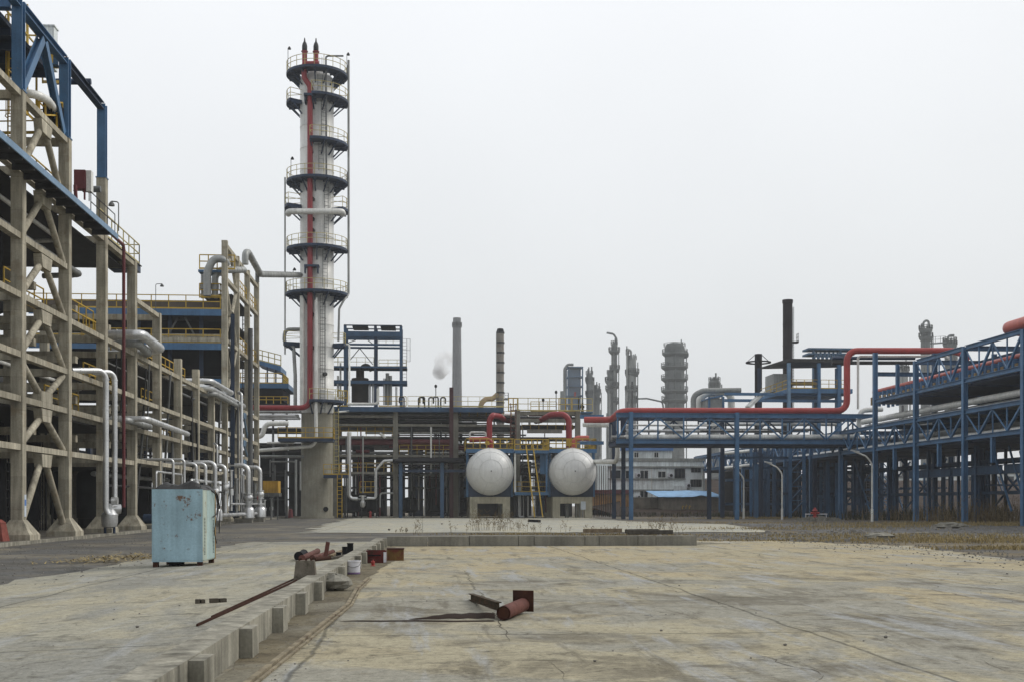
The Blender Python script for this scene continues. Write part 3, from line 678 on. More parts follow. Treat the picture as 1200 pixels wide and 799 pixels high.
# cantilevered walkway with the bright blue fascia
slab(tn, XA+.002, -15.33, 38, 61.2, 15.10, .06, steel, 'walkway_deck')
b = MB(); b.box(-15.33, -15.27, 38, 61.5, 14.88, 15.14); b.build('walkway_fascia', bluel, tn)
for k_ in range(15):
    y_ = 40+k_*1.43; b = MB(); b.box(XA+.005, -15.335, y_, y_+.12, 14.80, 15.03); b.build('walkway_bracket', steel, tn)
b = MB(); b.rail([(-15.42, D(1)+.3, 15.12), (-15.42, 61.4, 15.12)], 1.0, 1.5, .035); b.build('railing', steel, tn)
# top floor, railing and stub beyond the walkway
slab(tn, ROWX[1], XA-.02, D(2)+.1, D(3)+1.2, 15.36, .05, steel, 'roof_slab'); b = MB(); b.box(XA-1.6, XA-.1, D(3)+.02, D(3)+1.25, 14.95, 15.29); b.build('roof_edge', blued, tn)
b = MB(); b.rail([(XA-.1, 61.8, 15.37), (XA-.1, D(3)+.9, 15.37), (XA-1.8, D(3)+.9, 15.37)], 1.15, 1.2, .05); b.build('railing', ylight, tn)
b = MB(); b.rail([(XA-.3, D(0)+.2, 18.42), (XA-.3, D(1)-.7, 18.42)], 1.1, 1.3, .05) if False else None
for pts in ([(XA-1.2, D(-1)-1, 18.45), (XA-1.2, D(0)-.8, 18.45)], [(XA-.9, D(0)+.5, 18.45), (XA-.9, D(1)-.8, 18.45), (XA-5, D(1)-.3, 18.45)], [(XA-.5, D(0)+.3, 15.4), (XA-.5, D(1)-.9, 15.4)], [(XA-1.0, D(0)+.3, 10.25), (XA-1.0, D(1)-.9, 10.25)], [(XA-.5, D(1)+.3, 10.25), (XA-.5, D(2)-.9, 10.25)]):
    b = MB(); b.rail(pts, 1.1, 1.2, .05); b.build('railing', yellow, tn)
b = MB(); b.rail([(XA-1.5, D(0)+1, 22.0), (XA-1.5, D(1)-.2, 22.0), (XA-4, D(1)-.2, 22.0)], 1.15, 1.2, .06); b.bar((XA-1.5, D(1)-.3, 19), (XA-1.5, D(1)-.3, 23.2), .08); b.bar((XA-1.5, D(1)-1.6, 19), (XA-1.5, D(1)-1.6, 24), .08); b.build('railing', yellow, tn)
for x_, y_, z0, z1 in ((XA-2.6, D(0)-.1, 18.4, 25.5), (XA-1.4, D(0)+2.8, 15.4, 22.5)):
    b = MB(); b.ladder((x_, y_, z0), (x_, y_, z1), .55, (1,0,0), (0,-1,0), .05); b.build('ladder', yellow, tn)
for a, c in (((XA-1.5, D(-1)+1, 15.4), (XA-1.5, D(0)-.8, 18.4)), ((XA-3.2, D(0)+.6, 18.45), (XA-3.2, D(1)-1, 22))):
    b = MB(); a, c = Vector(a), Vector(c)
    for dx in (-.4, .4): b.bar(a+Vector((dx,0,0)), c+Vector((dx,0,0)), .05, .2); b.bar(a+Vector((dx,0,1)), c+Vector((dx,0,1)), .05)
    for k_ in range(1, 14): p = a+(c-a)*k_/14; b.bar(p-Vector((.4,0,0)), p+Vector((.4,0,0)), .2, .03)
    b.build('stair', yellow, tn)
# lamps on the walkway
def rail_lamp(lb, px, y0, y1, Y, dx=-.35):
    p = P(px, y1, Y); h = PZ(y0, Y, px)-p.z; t = thing('walkway_lamp', lb, 'lamp', p, 'lamps on the platforms')
    b = MB(); b.tube([p, p+Vector((0,0,h)), p+Vector((dx,0,h+.03))], .03, 6, .12); b.build('pole', grey, t)
    b = MB(); q = p+Vector((dx,0,h)); b.lathe(q, [(.16,-.2),(.15,-.12),(.05,.02),(.01,.04)], 'z', 10); b.build('lamp_head', grey, t)
rail_lamp('grey bent lamp pole on the blue edged walkway beside the red box', 104.5, 202, 236, 60.4)
rail_lamp('grey bent lamp pole at the far end of the blue edged walkway', 139, 237, 271, 61.3)
rail_lamp('thin bent lamp pole above the blue decked floor behind the frame', 182.5, 333, 366, 100.2, .5)
t = thing('control_box', 'dark red control box on a frame above the blue edged walkway', 'box', P(93.5, 226, 58.5))
b = MB(); p = P(93.5, 226, 58.5); b.box(p.x-.28, p.x+.25, p.y, p.y+.5, p.z+.2, p.z+1.1); b.build('box_body', redd, t)
b = MB(); b.box(p.x-.25, p.x-.18, p.y+.1, p.y+.2, p.z-.3, p.z+.2); b.box(p.x+.15, p.x+.22, p.y+.1, p.y+.2, p.z-.3, p.z+.2); b.build('stand', redd, t)
b = MB(); b.box(p.x+.27, p.x+.5, p.y+.1, p.y+.5, p.z+.1, p.z+1.1); b.build('side_case', white, t)
b = MB(); p = P(63, 58, 58.5); b.box(p.x-.45, p.x, p.y, p.y+.6, p.z-.9, p.z+1.1); b.box(p.x-.5, p.x+.05, p.y-.05, p.y+.65, p.z+1.1, p.z+1.16)
b.solo('white_cabin', [wallw], 'white box shaped cabin standing on the blue steel roof', 'cabin')
# sticker on the first column
p = Q(31, 592, XA+.004); t = thing('notice', 'small blue and white notice fixed to the first concrete column', 'notice', p)
b = MB(); b.box(XA+.002, XA+.012, p.y-.27, p.y-.03, p.z-.45, p.z+.45); b.build('board', signm, t)
b = MB(); b.box(XA+.013, XA+.016, p.y-.25, p.y-.05, p.z+.0, p.z+.25); b.build('blue_panel', signb, t)

# middle, lower frame
tm = thing('concrete_rack', 'lower stepped beige concrete frame in the middle of the long rack', 'pipe rack', (XA-.3, D(4), 0))
tops = {4: 13.4, 5: 11.35, 6: 11.35, 7: 10.8}
for i, z in tops.items():
    for xr in ROWX[:2]: column(tm, xr, i, z)
for i in (3, 4, 5, 6, 7):
    for z in (4.2, 5.95, 7.7, 10.2): abeam(tm, XA, i, i+1, z)
    for z in (4.2, 7.7): abeam(tm, ROWX[1], i, i+1, z)
abeam(tm, XA, 3, 4, 13.35)
for i in tops:
    for z in (4.2, 5.95, 7.7, 10.2)+((13.3,) if i == 4 else ()): xbeam(tm, i, z, 0, 1)
for z in (4.2, 10.2): slab(tm, ROWX[1]-3, XA-.62, D(3)+.1, D(8)-.7, z-.35, .08)
b = MB(); b.rail([(XA-1, D(3)+.4, 10.25), (XA-1, D(6)-.4, 10.25)], 1.1, 1.3, .06); b.build('railing', yellow, tm)

# far tall frame with X bracing
tf = thing('concrete_rack', 'far tall beige concrete frame with X bracing beside the white column', 'pipe rack', (XA-.3, D(8), 0))
for i in (8, 9, 10, 11):
    column(tf, XA, i, 23.5); column(tf, ROWX[1], i, 15.5)
for i in (8, 9, 10):
    for z in (4.2, 5.95, 7.7, 10.2, 15.4, 20.5, 23.3): abeam(tf, XA, i, i+1, z, .32)
    for z in (10.2, 15.4): abeam(tf, ROWX[1], i, i+1, z)
for i in (8, 9, 10, 11):
    for z in (4.2, 10.2, 15.4): xbeam(tf, i, z, 0, 1)
vee_up(tf, XA, 8, 17.6, 20.5, r=.2); vee(tf, XA, 8, 15.5, 18.3, r=.2); vee_up(tf, XA, 8, 12.4, 15.4); vee(tf, XA, 8, 10.3, 13.1); vee(tf, XA, 8, 20.6, 23.3)
for zb, zt_ in ((4.2, 5.95), (5.95, 7.7), (7.7, 10.2)):
    vee(tf, XA+.12, 9, zb+.02, zt_, bluel, .13)
for z in (10.2, 15.4, 20.5): slab(tf, ROWX[1] if z < 20 else XA-3.4, XA-.62, D(8)+.1 if z < 20 else D(9)-.3, D(11)-.6, z-.35, .08)
for z in (15.45, 20.55):
    b = MB(); b.rail([(XA-.25, D(9)+.1, z), (XA-.25, D(10)-.6, z)], 1.15, 1.2, .06); b.rail([(XA-.25, D(10)+.1, z), (XA-.25, D(11)-.6, z)], 1.15, 1.2, .06); b.build('railing', yellow, tf)
b = MB(); b.ladder((XA-1.2, D(11)-.9, 10.2), (XA-1.2, D(11)-.9, 20.5), .6, (1,0,0), (0,-1,0), .07); b.build('ladder', grey, tf)
# blue decked structure between the frames
td = thing('deck_structure', 'dark steel structure with two blue edged decks behind the lower frame', 'steel structure', (-21, 101, 0))
x0, x1 = PX(150, 101), PX(261, 101)-.1; Yd = 101
for z, nm in ((17.75, 'upper'), (14.95, 'lower')):
    slab(td, x0-8, x1, Yd, Yd+18, z-.03, .1, steel, 'deck')
    b = MB(); b.box(x0-8, x1+.01, Yd-.05, Yd-.01, z-.55, z); b.build('deck_fascia', blue, td)
    b = MB(); b.rail([(x0-8, Yd+.05, z), (x1-.1, Yd+.05, z)], 1.15, 1.45, .07); b.build('railing', yellow, td)
b = MB(); b.box(x0-8, x1, Yd+.4, Yd+.8, 15.35, 15.75); b.build('concrete_beam', conc, td)
for k_ in range(4):
    b = MB(); x_ = x0+.5+k_*2.6; b.ibar((x_, Yd+1.5, .1), (x_, Yd+1.5, 17.6), .3, .3, .03); b.build('post', blued, td)
for xa, xb in ((PX(190, Yd), PX(206, Yd)), (PX(214, Yd), PX(229, Yd))):
    b = MB(); flip = xa > PX(200, Yd); b.bar((xa, Yd+1, 17.2 if flip else 15.2), (xb, Yd+1, 15.2 if flip else 17.2), .14); b.build('brace', grey, td)
slab(td, x0-8, x1, Yd+3, Yd+3.2, 17.2, 7.0, dark, 'rear_wall'); slab(td, x0-8, x1-.02, Yd+.5, Yd+18, 12.3, .1, steel, 'deck')
b = MB(); b.box(x0-8, x1-.02, Yd+3.3, Yd+9, 17.8, 19.0); b.build('roof_casing', mat('brown_casing', (.12, .10, .08), .9), td)
b = MB(); b.box(x0-8, x1-.02, Yd-.04, Yd+.02, 11.6, 12.0); b.build('deck_fascia', blue, td)

# ------------------------------------------------------------------ pipes on the left frame
def ql(px, py, X): return Q(px, py, X)
pipe('red riser pipe dropping down the face of the concrete frame', [P(88, 217, 57.2), P(90.5, 257, 57.6), P(113, 258, 58.5), Q(145, 288, -15.75), Q(145, 594, -15.75)], .085, redd, None, .25, 5)
t = pipe('left of the two tall silver lagged pipes on the near frame', [P(84, 434, 59.0), Q(124, 434, -15.62), Q(124, 596, -15.62), Q(127, 602, -15.5)], .145, alu, 'tall silver pipes', .45, 1.3)
t['label'] = 'tall silver lagged pipe with the wider elbow on the near frame'
pipe('tall silver lagged pipe beside the one with the wider elbow', [P(110, 436, 61.2), Q(134.5, 436, -15.62), Q(134.5, 596, -15.62), Q(136, 603, -15.5)], .135, alu, 'tall silver pipes', .4, 1.3)
p = Q(128.5, 601, -15.6); t = thing('pipe_filter', 'shiny silver filter body under the two tall silver pipes', 'filter', (p.x, p.y, .12))
b = MB(); b.lathe((p.x, p.y, .12), [(.2,.28),(.34,.34),(.40,.55),(.40,.95),(.30,1.08),(.16,1.25),(.16,1.5)], 'z', 16); b.build('filter_body', alu, t)
b = MB(); b.cyl((p.x-.05, p.y+.3, 1.35), (p.x+.42, p.y+.5, 1.35), .24, None, 14); b.cyl((p.x+.1, p.y, 1.75), (p.x+.4, p.y, 1.75), .2, None, 14); b.build('valve_body', alu, t)
for dx in (-.22, .22): b = MB(); b.cyl((p.x+dx, p.y, .12), (p.x+dx, p.y, .55), .07, None, 8); b.build('leg', blued, t)
pipe('fat silver duct pipe looping out of the near frame at mid height', [P(120, 393, 66.5), P(166, 392, 66.5), Vector((-15.55, 72.6, PZ(392, 66.5, 166))), Vector((-19, 73.2, PZ(392, 66.5, 166)))], .27, alu, None, .45, 1.6)
pipe('second silver duct half hidden below the fat looping duct', [P(120, 402, 67.0), P(161, 402, 67.0), Vector((-16.0, 71.6, PZ(402, 67, 161))), Vector((-19, 72.2, PZ(402, 67, 161)))], .22, alud, None, .4, 1.6)
pipe('slim silver pipe leaving the frame below the fat duct', [P(130, 490, 66.8), P(172, 490.5, 66.8), Vector((-15.5, 80.5, PZ(490.5, 66.8, 172)-.03))], .16, alu, None, .3, 1.8)
pipe('flat silver duct end beside the slim pipe below the fat duct', [P(126, 492, 66.0), P(150, 492, 66.0), Vector((-15.95, 71.5, PZ(492, 66, 150)))], .17, alud, None, .3, 1.8)
for k_, (py, r, ex, m) in enumerate(((446, .20, 262, alu), (454, .22, 276, alu), (461, .18, 268, alud), (451, .17, 250, alud))):
    Ya = 90.5+k_*.9
    z = PZ(py, Ya, 240); lb = ['upper silver pipe crossing the lower frame and bending away', 'thick lower silver pipe crossing the lower frame and bending away', 'dull silver pipe lowest of those crossing the lower frame', 'dull silver pipe tucked between the bright ones crossing the lower frame'][k_]
    X_ = -15.72-(k_ % 2)*.25 if k_ < 3 else -16.9
    Yb = Q(ex+10, py, X_).y
    pipe(lb, [P(183, py, Ya).xyz, (X_, Ya, z), (X_, Yb, z), (X_-2.2, Yb+.6, z)], r, m, None, .5, 2)
for k_, (px, y0, y1, r, lb) in enumerate(((283, 462, 604, .14, 'tall slim silver downpipe on the far frame'), (279, 470, 590, .09, 'thinner grey downpipe next to the slim silver downpipe'), (293.5, 385, 590, .22, 'dark grey standpipe on the far tall frame'), (254.5, 522, 548, .09, 'short silver riser above the pump pipes'))):
    p = Q(px, y0, -15.7); q = Q(px, y1, -15.7)
    pipe(lb, ([P(px-4, y0-3, p.y+.3), Vector((p.x, p.y, p.z+.05)), q] if k_ in (0, 3) else [p, q]), r, alu if k_ in (0, 3) else grey, None, .25, 2.5)
# goosenecks at the top of the far frame
pipe('dark silver gooseneck pipe arching behind the top of the far frame', [P(243, 347, 101), P(243, 318, 101), P(250, 303.5, 101), P(262, 303.5, 101), P(266, 310, 101.5)], .32, alud, None, .9, .8)
pipe('second dull gooseneck pipe under the arching one', [P(252, 349, 102), P(252, 324, 102), P(258, 316.5, 102), P(286, 316.5, 106)], .28, alud, None, .7, .8)
pipe('dark lagged overhead pipe running from the far frame to the white column', [P(287.3, 310, 110), P(287.3, 295.5, 110), P(291, 296, 111), P(305, 321.5, 119), P(352, 322.5, 133.2)], .30, alud, None, .6, .9)
pipe('vertical dark stub pipe on the last column of the far frame', [P(301.5, 331, 119.3), P(301.5, 317, 119.3)], .2, grey, None, 0, 0)
t = thing('valve_tower', 'yellow framed valve platform with standing pipes on the decked structure', 'valve platform', P(246, 350, 102))
b = MB(); p = P(246, 350, 102); b.rail([p+Vector((-.8,-.3,0)), p+Vector((.9,-.3,0)), p+Vector((.9,1.2,0))], 1.2, .8, .08); b.rail([p+Vector((-.8,-.3,2.4)), p+Vector((2.1,-.3,2.4))], 1.2, .8, .08); b.build('railing', yellow, t)
b = MB(); b.box(p.x-.9, p.x+1.2, p.y-.4, p.y+1.4, p.z+2.15, p.z+2.35); b.build('deck', blue, t)
for dx in (-.6, -.1, .5): b = MB(); b.cyl(p+Vector((dx,0,0)), p+Vector((dx,0,2.0)), .15, None, 8); b.cyl(p+Vector((dx,0,.8)), p+Vector((dx,0,1.2)), .26, None, 10); b.build('valve_stem', alud, t)

# row of pump pipes along the plinth edge
XP = -14.7
rows = [(203,538,.08,'foremost'),(216,538,.08,'second'),(230,543,.10,'third'),(241,543,.11,'fourth'),(252,541.5,.16,'fifth'),(264,545,.14,'sixth'),(291,545,.21,'seventh, thickest'),(305,547,.18,'last')]
for k_, (px, py, r, od) in enumerate(rows):
    Yk = Q(px, py, XP).y; z = PZ(py, Yk, px); 
    pipe('silver pipe dropping to the pumps at the kerb, %s from the turquoise cabinet' % od, [(XA-4.5, Yk, z), (XP, Yk, z), (XP, Yk, .95)], r, alu, 'pump pipes at the kerb', r*2.6, 1.5)
    tv = thing('gate_valve', 'silver gate valve on the drop pipe, %s from the turquoise cabinet' % od, 'valve', (XP, Yk, 1.5), 'valves on the pump pipes')
    zv = 1.7+.35*(k_ % 3); b = MB(); b.lathe((XP, Yk, zv), [(r*1.9,0),(r*1.9,.1),(r*1.5,.12),(r*2.0,.3),(r*2.0,.5),(r*1.5,.68),(r*1.9,.7),(r*1.9,.8)], 'z', 14); b.build('valve_body', alu, tv)
    b = MB(); b.cyl((XP+r, Yk-.05, zv+.4), (XP+r*2+.35, Yk-.05, zv+.4), .05, None, 8); b.build('stem', grey, tv); b = MB(); b.lathe((XP+r*2+.35, Yk-.05, zv+.4), [(.2,0),(.2,.03)], 'x', 14); b.build('hand_wheel', (redd, steel, steel)[k_ % 3], tv)
    if k_ in (1, 2, 3, 5): continue
    t = thing('pump', 'silver lagged pump under the silver pipe at the kerb, %s from the turquoise cabinet' % od, 'pump', (XP, Yk, 0), 'pumps at the kerb')
    b = MB(); b.box(XP-1.9, XP+.35, Yk-.4, Yk+.4, -.02, .32); b.build('base_plate', concg, t)
    b = MB(); b.lathe((XP, Yk, .32), [(.40,0),(.52,.1),(.52,.75),(.42,.95),(.30,1.05),(.30,1.2),(.42,1.22),(.42,1.32)], 'z', 16); b.build('casing', alu, t)
    b = MB(); b.cyl((XP-1.7, Yk, .72), (XP-.75, Yk, .72), .29, None, 14); b.cyl((XP-.75, Yk, .72), (XP-.4, Yk, .72), .14, None, 10); b.build('motor', blued, t)
for k_, (pxa, pxb, py, r, lb) in enumerate(((183, 213, 552, .06, 'thin silver rail pipe in a frame shape behind the cabinet'), (248, 300, 604, .14, 'low silver header pipe lying along the kerb pumps'), (270, 310, 590, .08, 'thin silver pipe strung above the low header'), (224, 256, 562, .10, 'short silver branch pipe between the pump pipes'))):
    a = Q(pxa, py, XP-.25); c = Q(pxb, 590+(py-590)*(495-pxb)/(495-pxa), XP-.25)
    pts = [a, c]
    if k_ in (0, 3): pts = [Vector((a.x, a.y, a.z-1.3)), a, c, Vector((c.x, c.y, c.z-1.3))]
    pipe(lb, pts, r, alu, None, .2, 1.5)
for k_, (px, y0, y1) in enumerate(((262,555,600),(271,550,598),(277,560,600),(285,556,602),(299,566,604),(310,585,606),(318,583,606))):
    a = Q(px, y0, XP-.5); c = Q(px, y1, XP-.5); b = MB(); b.cyl(a, c, .1, None, 10); b.cyl(a+(c-a)*.45, a+(c-a)*.62, .19, None, 10); b.cyl(a, a-Vector((0,0,.1)), .16, None, 10)
    b.solo('valve_riser', [alu if k_ % 2 else alud], 'short valve riser standing among the kerb pumps', 'valve', 'valve risers among the kerb pumps')
t = thing('yellow_hood', 'ochre yellow equipment hood on grey legs beside the pump row', 'equipment hood', P(317, 607, 121))
p = P(308, 577, 121); q = P(326, 563, 121)
b = MB(); b.box(p.x, q.x, 121, 123, p.z, q.z); 
for k_ in range(5): x_ = p.x+(q.x-p.x)*(k_+.5)/5; b.box(x_-.04, x_+.04, 120.95, 121, p.z, q.z)
b.build('hood', mat('ochre_paint', (.50, .29, .03), .6, 0, .3, 1.2, .2), t)
b = MB(); b.box(p.x-.1, q.x+.1, 120.9, 123.1, p.z-.35, p.z-.002); b.build('frame', grey, t)
for x_ in (p.x, p.x+.75, q.x-.1): b = MB(); b.box(x_, x_+.1, 121, 121.1, 0, p.z-.35); b.build('leg', grey, t)
# dark equipment inside the frame
rr = random.Random(11)
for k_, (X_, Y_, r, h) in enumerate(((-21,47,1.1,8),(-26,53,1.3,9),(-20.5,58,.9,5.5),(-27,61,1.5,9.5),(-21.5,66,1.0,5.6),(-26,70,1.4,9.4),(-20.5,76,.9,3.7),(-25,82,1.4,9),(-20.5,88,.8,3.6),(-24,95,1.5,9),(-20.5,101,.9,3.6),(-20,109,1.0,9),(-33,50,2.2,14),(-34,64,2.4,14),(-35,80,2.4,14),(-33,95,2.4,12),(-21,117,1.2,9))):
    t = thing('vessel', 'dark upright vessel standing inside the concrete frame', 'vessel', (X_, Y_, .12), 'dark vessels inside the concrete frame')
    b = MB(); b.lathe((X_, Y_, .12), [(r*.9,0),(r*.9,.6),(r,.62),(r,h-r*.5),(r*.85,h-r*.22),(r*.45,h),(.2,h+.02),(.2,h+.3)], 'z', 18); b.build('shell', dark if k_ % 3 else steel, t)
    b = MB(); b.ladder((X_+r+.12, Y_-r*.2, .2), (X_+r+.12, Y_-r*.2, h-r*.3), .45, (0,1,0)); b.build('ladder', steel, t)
for k_ in range(20):
    X_ = rr.choice((-17.3, -18.4, -19.6, -21.8, -24)); z = rr.choice((3.3, 4.4, 5.3, 6.4, 8.2, 8.9, 10.7, 11.4, 13.2, 14.2, 15.9, 16.5)); a = rr.uniform(36, 90); L_ = rr.uniform(12, 34)
    if z > 11: a = rr.uniform(36, 52); L_ = rr.uniform(6, 16)
    pipe('dull grey process pipe running along inside the concrete frame', [(X_, a, z), (X_, a+L_, z), (X_-2, a+L_+.5, z)], rr.choice((.1, .14, .2)), rr.choice((grey, alud, alud, alu, white)), 'dull pipes inside the concrete frame', None, 4, 8)
for k_ in range(18):
    X_ = rr.uniform(-22, -17.2); Y_ = rr.uniform(44, 112)
    pipe('dark standing pipe between the columns inside the concrete frame', [(X_, Y_, .1), (X_, Y_, rr.choice((3.6, 5.6, 7.4)))], rr.choice((.07, .1, .16)), rr.choice((steel, steel, grey, blued)), 'standing pipes inside the concrete frame', None, 0, 8, 'standpipe')
b = MB(); b.cyl((-20.5, D(1)-1.2, 10.3), (-20.5, D(1)-1.2, 14.6), 1.55, None, 20); b.solo('vessel', [dark], 'squat black drum on the upper floor of the near frame', 'vessel')
b = MB(); b.lathe((XA-.9, D(-1)+1.8, 10.3), [(.35,0),(.35,4.4)], 'z', 12); b.solo('vessel', [alu], 'slim silver cylinder standing at the upper floor edge of the near frame', 'vessel')
for lb, px, py, Yk, m in (('faded red cover by the first concrete footing', -13, 633, 48.3, redbag),):
    p = P(px, py, Yk); p.z = .12; b = MB(); b.frustum(p.x, p.y+.5, 1.0, .75, .12, .85, .8, .6); b.frustum(p.x, p.y+.5, .8, .5, .85, .98, .6, .4); b.solo('machine_cover', [m], lb, 'cover')
pipe('pale curved pipe on the blue steel roof of the near frame', [P(8, 110, 53), P(42, 110, 53), P(56, 118, 54), P(70, 137, 57)], .18, white, None, .6, 0)

# made-up dark sheds, added to block bright gaps behind the racks
t = thing('long_backdrop_shed', 'long dark backdrop shed added far back behind the concrete frames', 'shed', (-39, 80, 0))
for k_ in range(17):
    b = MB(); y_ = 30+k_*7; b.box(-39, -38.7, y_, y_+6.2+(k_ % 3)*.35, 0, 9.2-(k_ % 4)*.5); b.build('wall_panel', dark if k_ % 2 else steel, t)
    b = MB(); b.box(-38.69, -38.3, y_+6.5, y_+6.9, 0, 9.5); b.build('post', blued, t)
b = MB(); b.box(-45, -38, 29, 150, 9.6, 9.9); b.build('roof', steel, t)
t = thing('rear_backdrop_shed', 'dark backdrop shed with narrow gaps added behind the centre pipe rack', 'shed', (PX(500, 158), 158, 0))  # added dark backing; keeps bright sky from showing through the rack
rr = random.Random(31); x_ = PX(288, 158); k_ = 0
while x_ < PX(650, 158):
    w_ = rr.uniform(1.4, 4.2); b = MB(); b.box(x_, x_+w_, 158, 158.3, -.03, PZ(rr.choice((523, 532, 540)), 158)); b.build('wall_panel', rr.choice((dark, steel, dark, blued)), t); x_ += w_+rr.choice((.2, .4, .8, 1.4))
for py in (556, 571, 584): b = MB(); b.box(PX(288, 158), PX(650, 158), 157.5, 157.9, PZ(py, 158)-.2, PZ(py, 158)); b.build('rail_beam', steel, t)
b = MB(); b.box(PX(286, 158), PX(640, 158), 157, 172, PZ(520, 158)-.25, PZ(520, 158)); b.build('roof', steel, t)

b = MB(); b.rail([P(61, 98, 56.3), P(70, 98, 57.2), P(78, 98, 58.3)], 1.3, .7, .07, True); b.rail([P(61, 98, 56.3), P(50, 98, 57.0)], 1.3, .7, .06); b.build('railing', yellow, tn)
b = MB(); b.rail([P(46, 154, 53.5), P(60, 154, 54.8), P(73, 154, 56.2)], 1.3, .7, .07, True); b.build('railing', yellow, tn)
b = MB(); p = P(50, 154, 55.5); b.box(p.x, p.x+.7, p.y, p.y+.9, p.z+.3, p.z+1.3); b.solo('motor_box', [dark], 'dark motor box behind the yellow railing under the blue roof steel', 'motor')
pipe('short navy pipe stub poking out beyond the blue roof steel', [P(66, 96, 60), P(106.5, 96, 60)], .15, blued, None, 0, 0)
pipe('thin grey pipe level with the red control box above the walkway', [P(97, 222, 62), P(118, 222, 62)], .16, grey, None, 0, 0)

# small pipework, trays and rails hung on the frame's road face
rr = random.Random(77)
for k_ in range(20):
    z = rr.choice((2.6, 3.2, 4.6, 5.1, 6.6, 7.1, 8.5, 9.2)); a = rr.uniform(62, 96); L_ = rr.uniform(5, 16); X_ = rr.choice((-16.55, -16.9, -17.1))
    pts = [(X_, a, z), (X_, a+L_, z)]+([(X_, a+L_, max(.4, z-rr.uniform(1, 4)))] if rr.random() < .6 else [])
    pipe('thin pipe strung along the road face of the concrete frame', pts, rr.choice((.04, .06, .09)), rr.choice((steel, grey, alud, alu, dark)), 'thin pipes on the road face of the frame', .2, 4, 7)
for k_ in range(22):
    a = rr.uniform(63, 110); z0 = rr.choice((.12, .12, 4.1)); 
    pipe('thin upright pipe on the road face of the concrete frame', [(-16.3+rr.uniform(-.7, .1), a, z0), (-16.3, a, z0+rr.choice((3.5, 5.5, 6)))], rr.choice((.035, .05, .08)), rr.choice((steel, dark, grey, alud)), 'thin uprights on the road face of the frame', 0, 0, 6, 'standpipe')
for y0, y1, z in ((D(1)+.2, D(2)-.7, 6.03), (D(2)+.2, D(3)-.7, 7.83), (D(4)+.2, D(5)-.7, 7.73), (D(2)+.2, D(3)-.7, 10.23), (D(5)+.2, D(6)-.7, 5.98)):
    b = MB(); b.rail([(XA-1.3, y0, z), (XA-1.3, y1, z)], 1.1, 1.0, .06, False); b.build('railing', yellow, tn if z in (6.03, 7.83, 10.23) else tm)
# ------------------------------------------------------------------ the tall white column
TY = 135.0; K = TY/1404
TX = PX(371.5, TY); TR = 19.4*K
def tz(py): return PZ(py, TY, 371.5)
t = tower = thing('distillation_column', 'tall white distillation column with navy ring platforms', 'process column', (TX, TY, 0))
zs = tz(484)
b = MB(); b.lathe((TX, TY, -.02), [(TR*1.03,0),(TR*1.03,.25),(TR*.95,.26),(TR*.93,zs)], 'z', 40); b.build('skirt', mat('skirt_concrete', (.34, .325, .265), .9, 0, .22, .5, .25, (.24, .22, .17), .38, .7, edge=.15), t)
b = MB(); y_ = TY-TR*.95-.02; zz = tz(596); x_ = PX(383, TY); b.tube([(x_, TY-1.6, zz), (x_, TY-1.16, zz)], .27, 16, 0); b.build('manhole', dark, t)
prof = []; z = zs-.02; zt_ = tz(97)
while z < zt_:
    prof += [(TR, z), (TR, min(z+2.38, zt_-.02)), (TR+.03, min(z+2.39, zt_-.015)), (TR+.03, min(z+2.44, zt_-.01)), (TR, min(z+2.45, zt_-.005))]; z += 2.45
prof += [(TR*.96, zt_+.35), (TR*.8, zt_+.8), (TR*.45, zt_+1.15), (.3, zt_+1.25)]
b = MB(); b.lathe((TX, TY, 0), prof, 'z', 44)
towm = mat('column_white_cladding', (.70, .70, .67), .5, .1, .14, .5, .18, (.42, .41, .37), .27, 1.2, edge=.12)
b.build('shell', towm, t)
def ring_platform(py, a0, a1, ro, name='platform', ri=TR+.05, rail=True):
    """platform sector; angles in degrees, 0 = +X, 270 = towards the viewer"""
    z = tz(py); n = max(6, int((a1-a0)/9)); b = MB(); pr = []
    for k_ in range(n+1):
        a = R(a0+(a1-a0)*k_/n); c, s_ = math.cos(a), math.sin(a)
        b.v += [Vector((TX+c*ri, TY+s_*ri, z)), Vector((TX+c*ro, TY+s_*ro, z)), Vector((TX+c*ro, TY+s_*ro, z-.28)), Vector((TX+c*ri, TY+s_*ri, z-.28))]
        pr.append(Vector((TX+c*(ro-.05), TY+s_*(ro-.05), z)))
    for k_ in range(n):
        i, j = 4*k_, 4*k_+4
        for q in ((i,i+1,j+1,j), (i+1,i+2,j+2,j+1), (i+2,i+3,j+3,j+2), (i+3,i,j,j+3)): b.face(q)
    b.face((0,3,2,1)); m_ = 4*n; b.face((m_,m_+1,m_+2,m_+3))
    for k_ in range(0, n+1, 3):
        a = R(a0+(a1-a0)*k_/n); c, s_ = math.cos(a), math.sin(a)
        b.bar((TX+c*ri, TY+s_*ri, z-1.5), (TX+c*(ro-.3), TY+s_*(ro-.3), z-.3), .12); b.bar((TX+c*ri, TY+s_*ri, z-.36), (TX+c*(ro-.1), TY+s_*(ro-.1), z-.36), .14, .2)
    pl = b.build(name, blued, tower)
    if rail:
        b = MB(); 
        for p in pr[::2]: b.bar(p, p+Vector((0,0,1.15)), .06)
        for h in (1.15, .6):
            for p, q in zip(pr, pr[1:]): b.bar(p+Vector((0,0,h)), q+Vector((0,0,h)), .05)
        if a1-a0 < 350:
            for p, a in ((pr[0], a0), (pr[-1], a1)):
                q = Vector((TX+math.cos(R(a))*ri, TY+math.sin(R(a))*ri, z)); b.bar(p+Vector((0,0,1.15)), q+Vector((0,0,1.15)), .05); b.bar(p+Vector((0,0,.6)), q+Vector((0,0,.6)), .05)
        b.build('railing', ylight, pl)
RO = 35.3*K
ring_platform(88, 0, 360, RO); ring_platform(119, 265, 385, RO*1.03); ring_platform(122, 165, 215, RO*1.0)
